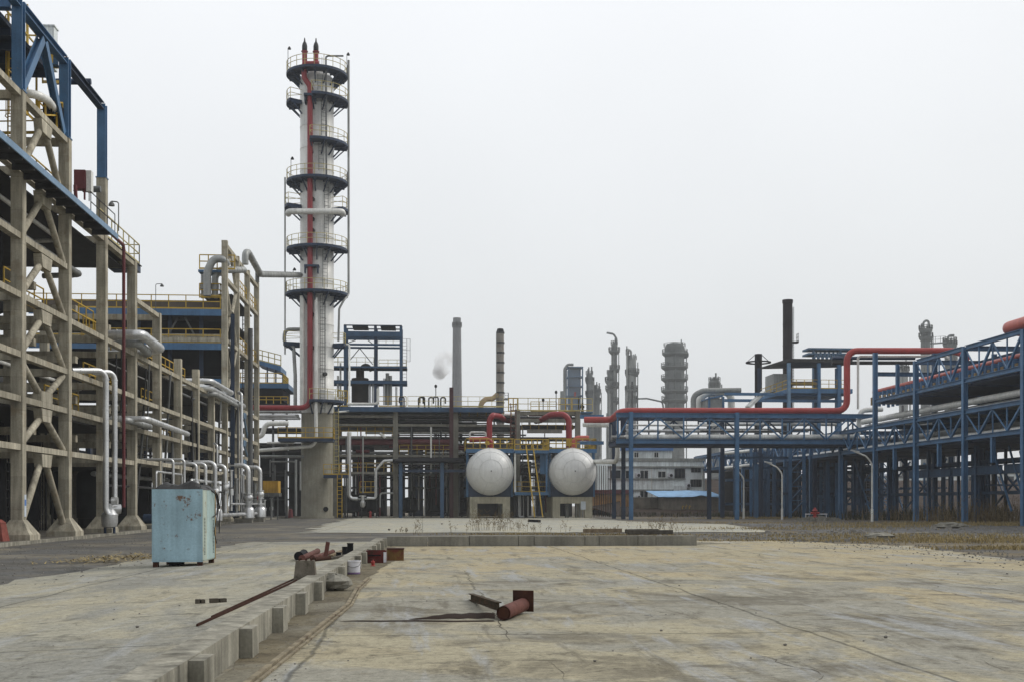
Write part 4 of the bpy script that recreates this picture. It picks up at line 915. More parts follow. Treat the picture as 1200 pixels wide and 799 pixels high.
ring_platform(170, 262, 372, RO*1.02); ring_platform(213.5, 0, 360, RO); ring_platform(243, 160, 212, RO*1.05); ring_platform(246, -30, 20, RO*1.02)
ring_platform(292.5, 165, 375, RO); ring_platform(344.5, 0, 360, RO*1.02); ring_platform(402, 165, 200, RO*1.1); ring_platform(403, -20, 12, RO*.95)
ring_platform(470, 260, 350, RO*.95)
for a, y0, y1 in ((292, 484, 350), (300, 340, 297), (305, 288, 220), (288, 206, 174), (296, 165, 125), (285, 113, 95)):
    c, s_ = math.cos(R(a)), math.sin(R(a)); b = MB(); x_, yy = TX+c*(TR+.2), TY+s_*(TR+.2)
    b.ladder((x_, yy, tz(y0)), (x_, yy, tz(y1)), .55, (-s_, c, 0), (c, s_, 0), .05); b.build('ladder', grey, t)
for py in (239, 262, 275, 372, 410, 440):
    b = MB(); a = R(random.choice((285, 300, 262))); c, s_ = math.cos(a), math.sin(a)
    b.cyl((TX+c*TR*.98, TY+s_*TR*.98, tz(py)), (TX+c*(TR+.35), TY+s_*(TR+.35), tz(py)), .22, None, 12); b.build('nozzle', steel, t)
# skirt decks
for nm, (xa, xb, py, yq) in {'a': (327, 391, 513.5, 132), 'b': (380, 408, 556, 133.2)}.items():
    b = MB(); x0, x1 = PX(xa, yq), PX(xb, yq); z = PZ(py, yq, 360); b.box(x0, x1, yq-1, TY-1.2, z-.35, z); pl = b.build('platform', blued, t)
    b = MB(); b.rail([(x0, yq-.95, z), (x1, yq-.95, z), (x1, TY-1.3, z)], 1.15, 1.0, .07); b.build('railing', yellow, pl)
b = MB(); b.ladder((PX(398, 132), 132.1, .1), (PX(398, 132), 132.1, PZ(556, 132, 398)), .5, (1,0,0), None, .08); b.build('ladder', yellow, t)
b = MB(); b.ladder((PX(394, 133), 133.1, PZ(556,133,394)), (PX(394, 133), 133.1, PZ(478, 133, 394)), .5, (1,0,0), None, .08); b.build('ladder', ylight, t)
# vents on the head, lamps, pipes of the column
yv = TY-1.6
for lb, px in (('black tipped relief vent on the column head, straight above the red riser', 357), ('black tipped relief vent on the column head beside the vent above the red riser', 370.3)):
    t2 = thing('relief_vent', lb, 'vent', P(px, 80, yv)); x_ = PX(px, yv)
    b = MB(); b.lathe((x_, yv, PZ(84, yv)), [(.28,0),(.28,1.5),(.38,1.52),(.38,1.6),(.2,1.62),(.2,1.9)], 'z', 14); b.build('riser', crimson, t2)
    b = MB(); b.lathe((x_, yv, PZ(66, yv)), [(.22,-.35),(.22,.0),(.29,.02),(.29,.45),(.22,.75),(.10,.95),(.05,1.35)], 'z', 14); b.build('silencer', steel, t2)
pipe('thick red cross pipe joining the two vents on the column head', [P(355, 75, yv-.4), P(374, 75, yv-.4)], .28, crimson, None, 0, 0)
yr = TY-TR-.48
pipe('long red riser pipe running down the white column and off towards the concrete frame', [P(356.5, 76, TY-2.2), P(356.5, 92, TY-2.3), P(363.3, 101, yr), P(363.3, 477.5, yr), P(292, 477.5, yr)], .30, crimson, None, 1.0, 0, 16)
b = MB(); p = P(363.3, 112, yr); b.box(p.x-.65, p.x+.7, p.y-.45, TY-TR*.8, p.z-.12, p.z+.12); b.box(p.x-.6, p.x-.45, p.y-.3, TY-TR*.8, p.z-.8, p.z); b.box(p.x+.5, p.x+.65, p.y-.3, TY-TR*.8, p.z-.8, p.z); b.build('pipe_bracket', blued, tower)
b = MB(); p = P(363.3, 312, yr); b.box(p.x-.6, p.x+1.0, p.y-.45, TY-TR*.8, p.z-.1, p.z+.1); b.box(p.x-.6, p.x-.45, p.y-.4, p.y+.2, p.z-.8, p.z); b.box(p.x+.8, p.x+.95, p.y-.4, p.y+.2, p.z-.8, p.z); b.build('pipe_bracket', blued, tower)
pipe('silver pipe hung crosswise on the column below the ring platform', [P(338, 251, TY-1.5), P(338, 248, yr-.3), P(401, 248, yr-.3), P(402, 251, TY-1.2)], .33, white, None, .5, 1.6)
pipe('white lagged downcomer on the column next to the red riser', [P(354.5, 347, yr+.4), P(354.5, 476, yr+.4)], .3, white, None, 0, 2.4)
pipe('thin silver downcomer in front of the column turning off at its foot', [P(370.3, 349, yr+.1), P(370.3, 522, yr-.6), P(290, 528.5, yr-.6)], .2, white, None, .9, 2.4)
pipe('thin grey vent pipe with a hooked top on the column head', [P(402.5, 66, TY-2), P(382, 66, TY-2), P(382, 78, TY-2.6), P(382.5, 213, yr-.1)], .1, grey, None, .3, 0, 8)
pipe('thin tall silver conduit rising outside the column platforms, the longer of two', [P(408.5, 71, TY), P(408.5, 345, TY), P(403, 352, TY-1), P(397.5, 362, TY-1.2), P(396.5, 400, TY-1)], .13, alud, None, .5, 0, 8)
pipe('thin silver conduit outside the column platforms, the shorter of two', [P(334, 208, TY), P(334, 415, TY)], .09, alud, None, 0, 0, 8)
pipe('pipe loop hugging the small deck low on the column', [P(352, 386, TY-.5), P(334, 386, TY-.8), P(332.5, 402, TY-.8), P(344, 405, TY-.8), P(346, 440, TY-.8), P(346, 475, TY-.8)], .2, alud, None, .6, 2)
for lb, px, y0, y1 in (('small lamp on a thin pole at the column head beside the hooked vent', 406.5, 64, 88), ('small lamp on a thin pole at the far rim of the column head', 337.5, 57, 88), ('small lamp on a thin pole at the ring platform half way up the column', 341, 186, 213), ('small lamp on a thin pole over the lowest ring platform of the column', 343.5, 316, 344)):
    p = P(px, y1, TY-.3); h = PZ(y0, TY-.3, px)-p.z; t2 = thing('platform_lamp', lb, 'lamp', p)
    b = MB(); b.bar(p, p+Vector((0,0,h)), .06); b.build('pole', grey, t2); b = MB(); b.lathe(p+Vector((.15,0,h-.1)), [(.2,0),(.16,.15),(.06,.3)], 'z', 8); b.bar(p+Vector((0,0,h)), p+Vector((.15,0,h+.15)), .06); b.build('lamp_head', steel, t2)

# ------------------------------------------------------------------ small structure and pipes left of the column
t = thing('deck_building', 'small blue edged deck with dark louvred wall left of the white column', 'steel structure', (PX(310,140), 140, 0))
Y_ = 140; x0, x1 = PX(262, Y_), PX(338, Y_)
b = MB(); b.box(x0, x1, Y_, Y_+8, PZ(456.5, Y_), PZ(451, Y_)); b.build('roof_edge', blue, t)
b = MB(); b.box(x0+.3, PX(331, Y_), Y_+.2, Y_+8, PZ(470, Y_), PZ(456.6, Y_)); b.build('louvred_wall', dark, t)
b = MB(); b.box(x0, x1, Y_-.6, Y_+8, PZ(476.5, Y_), PZ(474.5, Y_)); b.build('deck', steel, t)
b = MB(); b.rail([(x0, Y_-.5, PZ(474.5, Y_)), (x1, Y_-.5, PZ(474.5, Y_))], .8, .8, .09, False); b.build('railing', yellow, t)
b = MB(); b.rail([(x0, Y_+.1, PZ(451, Y_)), (PX(331, Y_), Y_+.1, PZ(451, Y_)), (PX(331, Y_), Y_+6, PZ(451, Y_))], 1.2, .9, .09); b.build('railing', yellow, t)
Y2 = 146; x2, x3 = PX(300, Y2), PX(329, Y2)
b = MB(); b.hexa([(x2,Y2,PZ(428,Y2)),(x3,Y2,PZ(437,Y2)),(x3,Y2+6,PZ(437,Y2)),(x2,Y2+6,PZ(428,Y2)),(x2,Y2,PZ(424,Y2)),(x3,Y2,PZ(431,Y2)),(x3,Y2+6,PZ(431,Y2)),(x2,Y2+6,PZ(424,Y2))]); b.build('sloping_deck', blue, t)
b = MB(); b.rail([(x2, Y2+.1, PZ(424, Y2)), (x3, Y2+.1, PZ(431, Y2))], 1.3, .8, .1); b.build('railing', ylight, t)
for px in (302, 312, 322): b = MB(); b.box(PX(px, Y2), PX(px+1.6, Y2), Y2+.3, Y2+.5, PZ(452, Y2), PZ(430, Y2)); b.build('post', blued, t)
for px in (268, 300, 318, 334): b = MB(); b.box(PX(px, Y_), PX(px+2.4, Y_), Y_+.5, Y_+.8, 0, PZ(476.5, Y_)); b.build('post', grey, t)
for py in (502, 528, 552): b = MB(); b.box(x0-6, PX(352, Y_), Y_+.4, Y_+9, PZ(py, Y_)-.2, PZ(py, Y_)); b.build('deck', steel, t)
for lb, py, xa, xb, r, m in (('long grey pipe just below the red one left of the column', 482.5, 292, 352, .16, alud), ('silver pipe below the long grey pipe left of the column', 487, 303, 348, .2, alu), ('second silver pipe stacked below, left of the column', 490, 304, 350, .15, alu), ('white straight pipe at mid height left of the column skirt', 518.5, 313, 343, .13, white), ('silver pipe lying low left of the column skirt', 534.5, 306, 360, .17, alud), ('thin silver pipe lowest of those left of the skirt', 540.5, 316, 346, .1, alud)):
    pipe(lb, [P(xa, py, 134), P(xb, py, 134), P(xb+1, py, 137)], r, m, None, .3, 3)
pipe('white S bent pipe left of the column', [P(298, 511, 130.5), P(307, 511, 130.5), P(311, 496, 130.5), P(338, 495.5, 130.5)], .27, white, None, .8, 0)
for lb, px, y0, y1, m, r in (('silver post pipe standing before the column skirt', 346.8, 538, 604, alud, .13), ('shorter silver post pipe beside the skirt', 352, 540, 574, alud, .1), ('thin grey hanging pipe near the yellow hood', 316.5, 538, 558, grey, .09), ('grey hanging pipe nearest the yellow hood', 322, 544, 562, grey, .11), ('thin grey stand with a lamp left of the column skirt', 334.5, 550, 600, grey, .09)):
    pipe(lb, [P(px, y0, 131), P(px, y1, 131)], r, m, None, 0, 0, 8)
b = MB(); p = P(340.5, 606, 130); b.lathe(p, [(.28,0),(.25,.5),(.2,.85),(.05,.95)], 'z', 10); b.solo('hydrant_cover', [redd], 'red domed cover at the foot of the column', 'cover')

# ------------------------------------------------------------------ centre pipe rack
CYR = 141.0
t = rack = thing('pipe_rack', 'grey concrete pipe rack with a blue top deck spanning the centre behind the tanks', 'pipe rack', (PX(534, CYR), CYR, 0))
posts = [463.5, 534.3, 606.5, 677.3]; ztop = PZ(479, CYR, 530)
for y_ in (CYR, CYR+8):
    for px in [392]+posts:
        x_ = PX(px, CYR); b = MB(); b.box(x_-.3, x_+.3, y_, y_+.55, -.03, ztop+.02); b.build('column', concg if y_ == CYR else steel, t)
xa, xb = PX(384, CYR), PX(679, CYR)
for y_ in (CYR, CYR+8):
    for py, x1 in ((488.5, PX(461, CYR)), (498.3, PX(606, CYR)), (512.5, PX(461, CYR)), (534, PX(534, CYR)), (554, PX(463, CYR))):
        b = MB(); b.box(xa, x1, y_+.1, y_+.45, PZ(py+1.4, CYR), PZ(py-1.4, CYR)); b.build('beam', concg, t)
for py, xl, xr in ((483.5, 606, 677), (492, 606, 677), (504.5, 615, 662)):
    b = MB(); b.box(PX(xl, CYR)+.31, PX(xr, CYR)-.31, CYR+.1, CYR+.5, PZ(py+2.2, CYR), PZ(py-2.2, CYR)); b.build('beam', concg, t)
b = MB(); b.box(PX(385, CYR-.6), PX(590, CYR-.6), CYR-.6, CYR+9, PZ(482, CYR-.6), PZ(477.2, CYR-.6)); b.box(PX(385, CYR-.6), PX(590, CYR-.6), CYR-.75, CYR-.6, PZ(483, CYR-.6), PZ(482.2, CYR-.6)); b.build('top_deck', bluem, t)
b = MB(); b.rail([(PX(478, CYR), CYR-.5, PZ(477, CYR)), (PX(590, CYR), CYR-.5, PZ(477, CYR))], 1.2, 1.5, .055); b.rail([(PX(606, CYR), CYR-.2, PZ(481, CYR)), (PX(694, CYR), CYR-.2, PZ(481, CYR))], 1.5, 1.2, .07); b.build('railing', ylight, t)
for py in (487, 497, 511, 532, 553, 570):
    b = MB(); b.box(xa, xb, CYR+.7, CYR+7.9, PZ(py, CYR)-.15, PZ(py, CYR)-.02); b.build('deck', steel, t)
b = MB(); b.box(PX(460, 137), PX(546, 137), 137.2, 141, PZ(541.5, 137.2), PZ(538, 137.2)); b.hexa([(PX(460,137),136.6,PZ(541,137)),(PX(546,137),136.6,PZ(541,137)),(PX(546,137),137.2,PZ(541.5,137)),(PX(460,137),137.2,PZ(541.5,137)),(PX(461,137),136.6,PZ(540,137)),(PX(546,137),136.6,PZ(540,137)),(PX(540,137),137.2,PZ(536,137)),(PX(468,137),137.2,PZ(536,137))]); rf = b.build('canopy', dark, t)
for px in (469.5, 518): b = MB(); b.ibar((PX(px, 137.4), 137.4, 0), (PX(px, 137.4), 137.4, PZ(541, 137.4)), .42, .42, .05, (0,1,0)); b.build('canopy_post', bluem, t)
b = MB(); b.box(PX(469, 137.3), PX(548, 137.3), 137.3, 137.6, PZ(552.8, 137), PZ(549.8, 137)); b.build('canopy_beam', blued, t)
b = MB(); b.box(PX(526.7, 139), PX(531.3, 139), 139, 139.6, 0, PZ(454, 139)); b.solo('stanchion', [maroon], 'dark maroon stanchion rising through the centre rack beside a concrete column', 'stanchion')
for lb, py, xa_, xb_, r, m, Yp in (('thick dark red pipe crossing the centre rack at mid height', 517.5, 394, 531, .36, redd, 142), ('thick dark grey pipe crossing the centre rack above the dark red one', 502, 384, 600, .34, grey, 142.6), ('slim dark pipe directly under the blue top deck of the centre rack', 493.5, 395, 530, .2, steel, 142), ('thin red pipe low on the centre rack, short', 528.5, 417, 433, .2, redd, 142.2), ('dark red short pipe to the left of the first tank', 551, 530, 549, .1, redd, 139)):
    pipe(lb, [P(xa_, py, Yp), P(xb_, py, Yp)], r, m, None, 0, 3.5)
rr = random.Random(5)
for k_ in range(46):
    py = rr.choice((486, 491, 495.5, 506.5, 509.5, 523, 525.5, 530, 536.5, 543, 547, 556, 560)); Yp = CYR+1.2+rr.random()*6; xa_ = rr.uniform(385, 560); xb_ = min(xa_+rr.uniform(50, 200), 676)
    r = rr.choice((.08, .1, .13, .17)); m = rr.choice((alud, grey, white, steel, alud, alu, redd))
    pts = [P(xa_, py, Yp), P(xb_, py, Yp)]
    if rr.random() < .5: pts.append(pts[1]-Vector((0, 0, rr.uniform(.8, 2.5))))
    pipe('dull grey process pipe running along the centre pipe rack', pts, r, m, 'dull pipes on the centre rack', .4, 4, 8)
for k_ in range(56):
    px = rr.choice((rr.uniform(396, 545), rr.uniform(396, 545), rr.uniform(600, 645), rr.uniform(478, 545))); Yp = CYR+rr.uniform(-1.0, 7); y0 = rr.choice((500, 512, 535, 552, 556)); y1 = rr.choice((600, 604, 604, 575)) if y0 > 530 else rr.uniform(540, 604)
    pipe('thin dark standing pipe in the centre pipe rack', [P(px, y0, Yp), P(px, y1, Yp)], rr.choice((.06, .08, .11)), rr.choice((steel, grey, alud, alu, grey, redd, white)), 'standing pipes in the centre rack', 0, 0, 7, 'standpipe')
for k_ in range(14):
    px = rr.uniform(398, 545); Yp = CYR+rr.uniform(1, 8); h = rr.uniform(1.6, 3.4); r = rr.uniform(.5, 1.1); x_ = PX(px, Yp)
    t2 = thing('vessel', 'dark squat vessel on legs under the centre pipe rack', 'vessel', (x_, Yp, 0), 'dark vessels under the centre rack')
    b = MB(); b.lathe((x_, Yp, .5), [(.2,0),(r*.8,.1),(r,.3),(r,h-.3),(r*.8,h-.1),(.2,h)], 'z', 14); b.build('shell', dark, t2)
    for dx in (-.6, .6): b = MB(); b.box(x_+dx*r-.06, x_+dx*r+.06, Yp-.06, Yp+.06, 0, 1.0); b.build('leg', dark, t2)
# pipes standing before the rack
Yf = 137.5
pipe('silver lagged standpipe with an elbow foot before the centre rack', [P(409.3, 508, Yf), P(409.3, 583.5, Yf), P(419, 584, Yf)], .22, alu, None, .5, 1.5)
pipe('white capped end on top of the silver standpipe', [P(409.3, 506, Yf), P(409.3, 511, Yf)], .26, white, None, 0, 0)
pipe('silver lagged pipe with a slanting head before the centre rack', [P(430, 583, Yf), P(440.5, 583.5, Yf), P(440.5, 550, Yf), P(450, 539.5, Yf), P(461, 539, Yf)], .16, alu, None, .3, 1.5)
pipe('thin grey standpipe between the two silver standpipes', [P(425.3, 510, Yf), P(425.3, 577, Yf)], .09, alud, None, 0, 0, 8)
pipe('bent grey pipe low before the centre rack', [P(461, 577.3, Yf), P(445.5, 577.3, Yf), P(445.5, 594, Yf)], .1, alud, None, .3, 0, 8)
pipe('slanting white pipe end in the upper centre rack', [P(445, 507, 140.7), P(451.5, 512.5, 140.7)], .16, white, None, 0, 0)
p = P(425, 594, Yf); t2 = thing('strainer', 'small silver strainer pot between the two silver standpipes', 'strainer', p)
b = MB(); b.lathe(p, [(.15,0),(.3,.2),(.32,.6),(.2,.75),(.2,1.2),(.4,1.22),(.4,1.35),(.15,1.4)], 'z', 14); b.build('pot', alu, t2); b = MB(); b.cyl(p+Vector((-.7,0,.95)), p+Vector((.7,0,.95)), .12, None, 8); b.build('branch', alud, t2)
t2 = thing('valve_stand', 'small yellow railed valve stand before the centre rack', 'valve stand', P(432, 577, 138.5)); p = P(432, 577, 138.5)
b = MB(); b.rail([p+Vector((-1.0,0,0)), p+Vector((.9,0,0))], 1.3, .6, .06); b.build('railing', yellow, t2); b = MB(); b.box(p.x-1.0, p.x+1.0, p.y-.1, p.y+1, p.z-.12, p.z); b.build('deck', steel, t2); [MB().box(p.x+d, p.x+d+.1, p.y, p.y+.1, 0, p.z-.12).build('post', steel, t2) for d in (-.9, .8)]
b = MB(); p = P(434, 606, 137); b.lathe(p, [(.2,0),(.2,.1),(.12,.12),(.14,.55),(.2,.57),(.05,.75)], 'z', 10); b.solo('hydrant', [red], 'small red hydrant standing before the centre rack', 'hydrant')
# vent goosenecks on the deck
for k_, px in enumerate((473.5, 490.5, 497.5, 502.5, 513.5, 516.5)):
    a = P(px, 477, CYR+1.5); c = P(px, 465+(k_ % 2)*.6, CYR+1.5)
    pipe('dark hooked vent pipe standing on the blue rack deck', [a, c, c+Vector((.55*(1 if k_ % 2 else -1),0,.05)), c+Vector((.55*(1 if k_ % 2 else -1),0,-.7))], .09, steel, 'hooked vents on the rack deck', .2, 0, 8)
for lb, px, y0, y1 in (('thin lamp pole on the blue rack deck near the hooked vents', 510.7, 452, 477), ('thin lamp pole on the rack deck above the second tank', 651.7, 459, 482), ('short dark mast on the rack deck between the two tanks', 636.5, 468, 483)):
    p = P(px, y1, CYR+.5); h = PZ(y0, CYR+.5, px)-p.z; t2 = thing('deck_lamp', lb, 'lamp', p); b = MB(); b.bar(p, p+Vector((0,0,h)), .09); b.build('pole', steel, t2); b = MB(); b.lathe(p+Vector((0,0,h-.1)), [(.08,-.1),(.17,0),(.15,.2),(.03,.3)], 'z', 8); b.build('lamp_head', steel, t2)
# yellow cluster and dark valve on the deck right
t2 = thing('yellow_platform', 'yellow railed platform on the rack roof above the second tank', 'platform', P(668, 482, 142)); p = P(668, 482, 142)
b = MB(); b.rail([P(655, 482, 141.5), P(678, 482, 141.5), P(678, 482, 145)], 1.6, .7, .11); b.rail([P(622, 482, 143), P(652, 482, 143)], 1.2, 1.0, .07); b.build('railing', yellow, t2); b = MB(); b.box(PX(655, 142), PX(694, 142), 141.5, 146, PZ(483.5, 142), PZ(482, 142)); b.build('deck', blue, t2)
b = MB(); p = P(682.5, 482, 141.6); b.lathe(p, [(.18,0),(.14,.4),(.24,.45),(.24,.7),(.1,.75),(.1,1.0),(.16,1.02),(.05,1.1)], 'z', 10); b.solo('valve', [dark], 'dark upright valve on the rack roof beside the yellow platform', 'valve')

# ------------------------------------------------------------------ blue steel tower behind the rack
BY = 146.0
for z_, px0_, px1_ in ((PZ(511, CYR), 398, 460), (PZ(532, CYR), 468, 530), (PZ(487, CYR), 540, 600), (PZ(503, CYR), 612, 672), (PZ(553, CYR), 398, 460)):
    b = MB(); b.rail([(PX(px0_, CYR), CYR+.55, z_), (PX(px1_, CYR), CYR+.55, z_)], 1.1, 1.1, .06, False); b.build('railing', yellow, rack)
t = thing('steel_tower', 'blue open steel tower on the rack deck beside the white column', 'steel structure', (PX(437, BY), BY, PZ(478, BY)))
for px in (404.5, 440, 470): 
    for y_ in (BY, BY+3): b = MB(); x_ = PX(px, BY); b.ibar((x_, y_, PZ(478, BY)), (x_, y_, PZ(384, BY)), .34, .34, .05, (0,1,0)); b.build('post', blued if px == 440 else bluem, t)
for y_ in (BY+.05, BY+3.05):
    for py, h in ((383.5, 1.2), (393.5, 6), (405.5, 2.2), (431.5, 2.0), (449, 3.4)):
        b = MB(); x0, x1 = PX(403 if py < 420 else 388, BY), PX(471 if py < 420 else 477, BY); b.box(x0, x1, y_-.3, y_-.06, PZ(py+h/2, BY), PZ(py-h/2, BY)); b.build('beam', blued if py < 385 else bluem, t)
for py in (430.2, 446.5):
    b = MB(); b.box(PX(388, BY), PX(477, BY), BY, BY+3, PZ(py+.8, BY), PZ(py, BY)); b.build('deck', steel, t)
b = MB(); b.box(PX(413, BY), PX(431, BY), BY-.1, BY+2.9, PZ(385.4, BY), PZ(383.2, BY)); b.box(PX(446, BY), PX(463.5, BY), BY-.1, BY+2.9, PZ(385.4, BY), PZ(383.2, BY)); b.build('roof_panel', steel, t)
for a, c in (((410,422),(421.5,408)), ((421.5,408),(437,427)), ((407,402),(417,398.5)), ((431,398.5),(438,404))):
    b = MB(); b.bar(P(*a, BY+.3), P(*c, BY+.3), .1); b.build('brace', grey, t)
for pa_, pb_, hh, sp_, tt, mm in ((P(388, 430, BY), P(404, 430, BY), 1.2, .8, .09, ylight), (P(408, 430, BY+2.9), P(438, 430, BY+2.9), 1.2, 1, .05, ylight), (P(444, 430, BY), P(476, 430, BY), .9, 1, .06, ylight), (P(444, 405, BY+2.95), P(469, 405, BY+2.95), 1.2, 1, .05, ylight), (P(396, 476, BY-2), P(407, 476, BY-2), 1.9, .6, .14, yellow), (P(444, 476, BY-3), P(476, 476, BY-3), 1.2, 1, .08, yellow)):
    b = MB(); b.rail([pa_, pb_], hh, sp_, tt); b.build('railing', mm, t)
b = MB(); b.ladder(P(474, 450, BY), P(474, 397, BY), .5, (1,0,0), (1,0,0), .05); b.build('ladder', grey, t)
t2 = thing('vessel', 'large brown black drum inside the blue steel tower', 'vessel', P(422, 472, BY+2)); p = P(422, 472, BY+2)
b = MB(); b.lathe(p, [(1.05,0),(1.05,3.0),(.95,3.05),(.5,3.1),(.5,4.0),(.3,4.1)], 'z', 20); b.build('shell', mat('brown_drum', (.05,.042,.036), .7, 0, .3, 1), t2)
b = MB(); b.tube([p+Vector((.1,-.2,3.9)), p+Vector((.25,-.2,4.6)), p+Vector((1.1,-.2,4.7)), p+Vector((1.35,-.2,3.9))], .2, 10, .5); b.build('outlet', steel, t2)
for k_, (px, y0, y1, r, m) in enumerate(((433.5, 447, 472, .13, alu), (437, 447, 473, .12, alu), (454, 437, 474, .22, alud), (457.5, 440, 474, .2, alud), (450.5, 443, 474, .16, alu), (464.5, 453, 475, .14, alu), (443, 452, 473, .12, alu), (399, 425, 474, .12, white), (396, 440, 474, .14, white))):
    pipe('slim upright exchanger tube inside the blue steel tower', [P(px, y0, BY+1), P(px, y1, BY+1)], r, m, 'upright tubes in the blue steel tower', 0, 0, 8)
pipe('thin white pipe stepping down the front of the blue steel tower', [P(394, 403.5, BY-1), P(409.5, 403.5, BY-1), P(409.5, 481.5, BY-5.5), P(396, 482.5, BY-6)], .12, white, None, .3, 0, 8)
pipe('white lagged pipe lying along the foot of the blue steel tower', [P(407, 473, CYR-.2), P(443, 473, CYR-.2), P(443, 455, CYR-.2)], .17, white, None, .4, 0)
b = MB(); p = P(393.5, 474, 140); b.lathe(p, [(.35,0),(.35,.45),(.2,.6),(.3,.62),(.3,.9)], 'z', 12); b.solo('valve', [white], 'white topped valve on the deck between the column and the blue tower', 'valve')

# ------------------------------------------------------------------ the two horizontal tanks
def tank(px, lb):
    Yd = 134.0; c = P(px, 552, Yd+2.0); r = 2.72; t = thing('storage_tank', lb, 'tank', (c.x, Yd+8, 0))
    prof = [(.02, -2.05), (.5, -1.99), (1.05, -1.82), (1.6, -1.53), (2.1, -1.1), (2.45, -.6), (2.64, -.15), (r, .3), (r, 13.0), (2.5, 13.9), (1.5, 14.8), (.1, 15.0)]
    b = MB(); b.lathe((c.x, Yd+2, c.z), prof, 'y', 48); b.build('shell', tankm, t)
    b = MB()
    for rs, ys_ in ((1.3, -1.70), (2.2, -.98), (2.66, -.1)):
        b.tube([(c.x+rs*math.cos(2*math.pi*k_/32), Yd+2+ys_-.005, c.z+rs*math.sin(2*math.pi*k_/32)) for k_ in range(33)], .022, 5, 0)
    for k_ in range(9):
        a = 2*math.pi*(k_+.3)/9; b.tube([(c.x+q*math.cos(a), Yd+2+h-.008, c.z+q*math.sin(a)) for q, h in ((1.3,-1.70),(1.6,-1.53),(2.1,-1.1),(2.45,-.6),(2.66,-.1))], .02, 5, 0)
    b.build('weld_seam', mat('weld_grey', (.62,.625,.61), .5) if 'weld_grey' not in MATS else MATS['weld_grey'], t)
    b = MB(); b.cyl((c.x, Yd-.09, c.z), (c.x, Yd+.1, c.z), .07, None, 8); b.build('nozzle', steel, t)
    for y_ in (Yd+2.8, Yd+11):
        b = MB(); zf = PZ(581.5, Yd, px); zb = c.z-.4; n = 10
        poly = [(-2.45, zf+.002), (2.45, zf+.002), (2.45, zb)]+[(2.6*math.cos(a), c.z+2.74*math.sin(a)) for a in (-.2, -.6, -1.0, -1.3, -1.57, -1.85, -2.15, -2.55, -2.94)]+[(-2.45, zb)]
        bb = len(b.v); m_ = len(poly)
        b.v += [Vector((c.x+x, y_, z)) for x, z in poly]+[Vector((c.x+x, y_+.5, z)) for x, z in poly]
        b.face([bb+i for i in range(m_)]); b.face([bb+m_+i for i in range(m_)][::-1])
        for i in range(m_): b.face([bb+i, bb+m_+i, bb+m_+(i+1) % m_, bb+(i+1) % m_])
        b.build('saddle', blued, t)
        b = MB(); b.box(c.x-2.3, c.x-1.45, y_-.35, y_+.75, -.03, zf); b.box(c.x+1.45, c.x+2.3, y_-.35, y_+.75, -.03, zf); b.box(c.x-1.448, c.x+1.448, y_-.34, y_+.74, PZ(589.5, y_, px), zf-.002); b.build('pier', conc if False else mat('pier_concrete', (.46,.43,.33), .9, 0, .25, .9, .25) if 'pier_concrete' not in MATS else MATS['pier_concrete'], t)
    for sx_ in (-2.55, 2.55):
        for y_ in (Yd+3.4, Yd+10.6):
            b = MB(); b.ibar((c.x+sx_, y_, PZ(581.5, Yd, px)), (c.x+sx_, y_, PZ(527, Yd)), .3, .3, .04, (0,1,0)); b.build('platform_post', blue, t)
    zp = PZ(525.5, Yd, px); b = MB(); b.box(c.x-2.7, c.x+2.7, Yd+2.2, Yd+12, zp-.1, zp+.06); b.box(c.x-2.75, c.x+2.75, Yd+2.05, Yd+2.19, zp-.35, zp+.1); pl = b.build('platform', blue, t)
    b = MB(); b.rail([(c.x-2.7, Yd+12, zp+.06), (c.x-2.7, Yd+2.25, zp+.06), (c.x+2.7, Yd+2.25, zp+.06), (c.x+2.7, Yd+12, zp+.06)], 1.2, .8, .10); b.build('railing', yellow, pl)
    return c
c1 = tank(574.5, 'pale grey horizontal storage tank nearer to the white column, seen end on'); c2 = tank(671.5, 'pale grey horizontal storage tank nearer to the blue truss bridge, seen end on')
b = MB(); p = P(683.5, 592, 136.4); b.box(p.x-.28, p.x+.28, p.y-.03, p.y-.001, p.z-.45, p.z+.5); b.solo('notice', [signm], 'pale blue notice on the concrete pier of the second tank', 'notice')
t = thing('walkway', 'blue access walkway with yellow railing linking the two tanks', 'walkway', (PX(623, 136), 136, 0))
xa, xb = c1.x+2.8, c2.x-2.8; z1 = PZ(527, 136, 623); z2 = PZ(576, 136, 623)
b = MB(); b.box(xa, xb, 136, 139, z1-.35, z1); b.build('upper_deck', blue, t)
b = MB(); b.box(xa, xb, 136, 146, z2-.35, z2); b.build('lower_deck', blue, t)
b = MB(); b.rail([(xa, 136.1, z1), (xb, 136.1, z1)], 1.25, .7, .11); b.build('railing', yellow, t)
b = MB(); b.rail([(xa, 138, z2), (xb, 138, z2)], 1.2, 1.1, .07); b.build('railing', yellow, t)
for px in (602.5, 639.5): b = MB(); b.box(PX(px, 136.3), PX(px+2.2, 136.3), 136.3, 136.5, z2, z1-.35); b.build('post', white if px < 610 else blue, t)
b = MB(); b.box(PX(633, 137), xb, 137, 137.4, PZ(555, 137), PZ(528, 137)); b.build('side_panel', blue, t)
t = thing('stair', 'steep yellow stair ladder climbing between the two tanks', 'stair', G(630, 606))
for xt_, xb_ in ((616.5, 626.5), (624.5, 636)):
    b = MB(); b.bar(P(xt_, 521, 135.2), P(xb_, 605.5, 133.2), .12, .25, (0,1,0)); b.build('stringer', yellow, t)
b = MB()
for k_ in range(1, 24):
    f = k_/24; p = P(616.5, 521, 135.2).lerp(P(626.5, 605.5, 133.2), f); q = P(624.5, 521, 135.2).lerp(P(636, 605.5, 133.2), f); b.bar(p, q, .2, .03)
b.build('treads', steel, t)
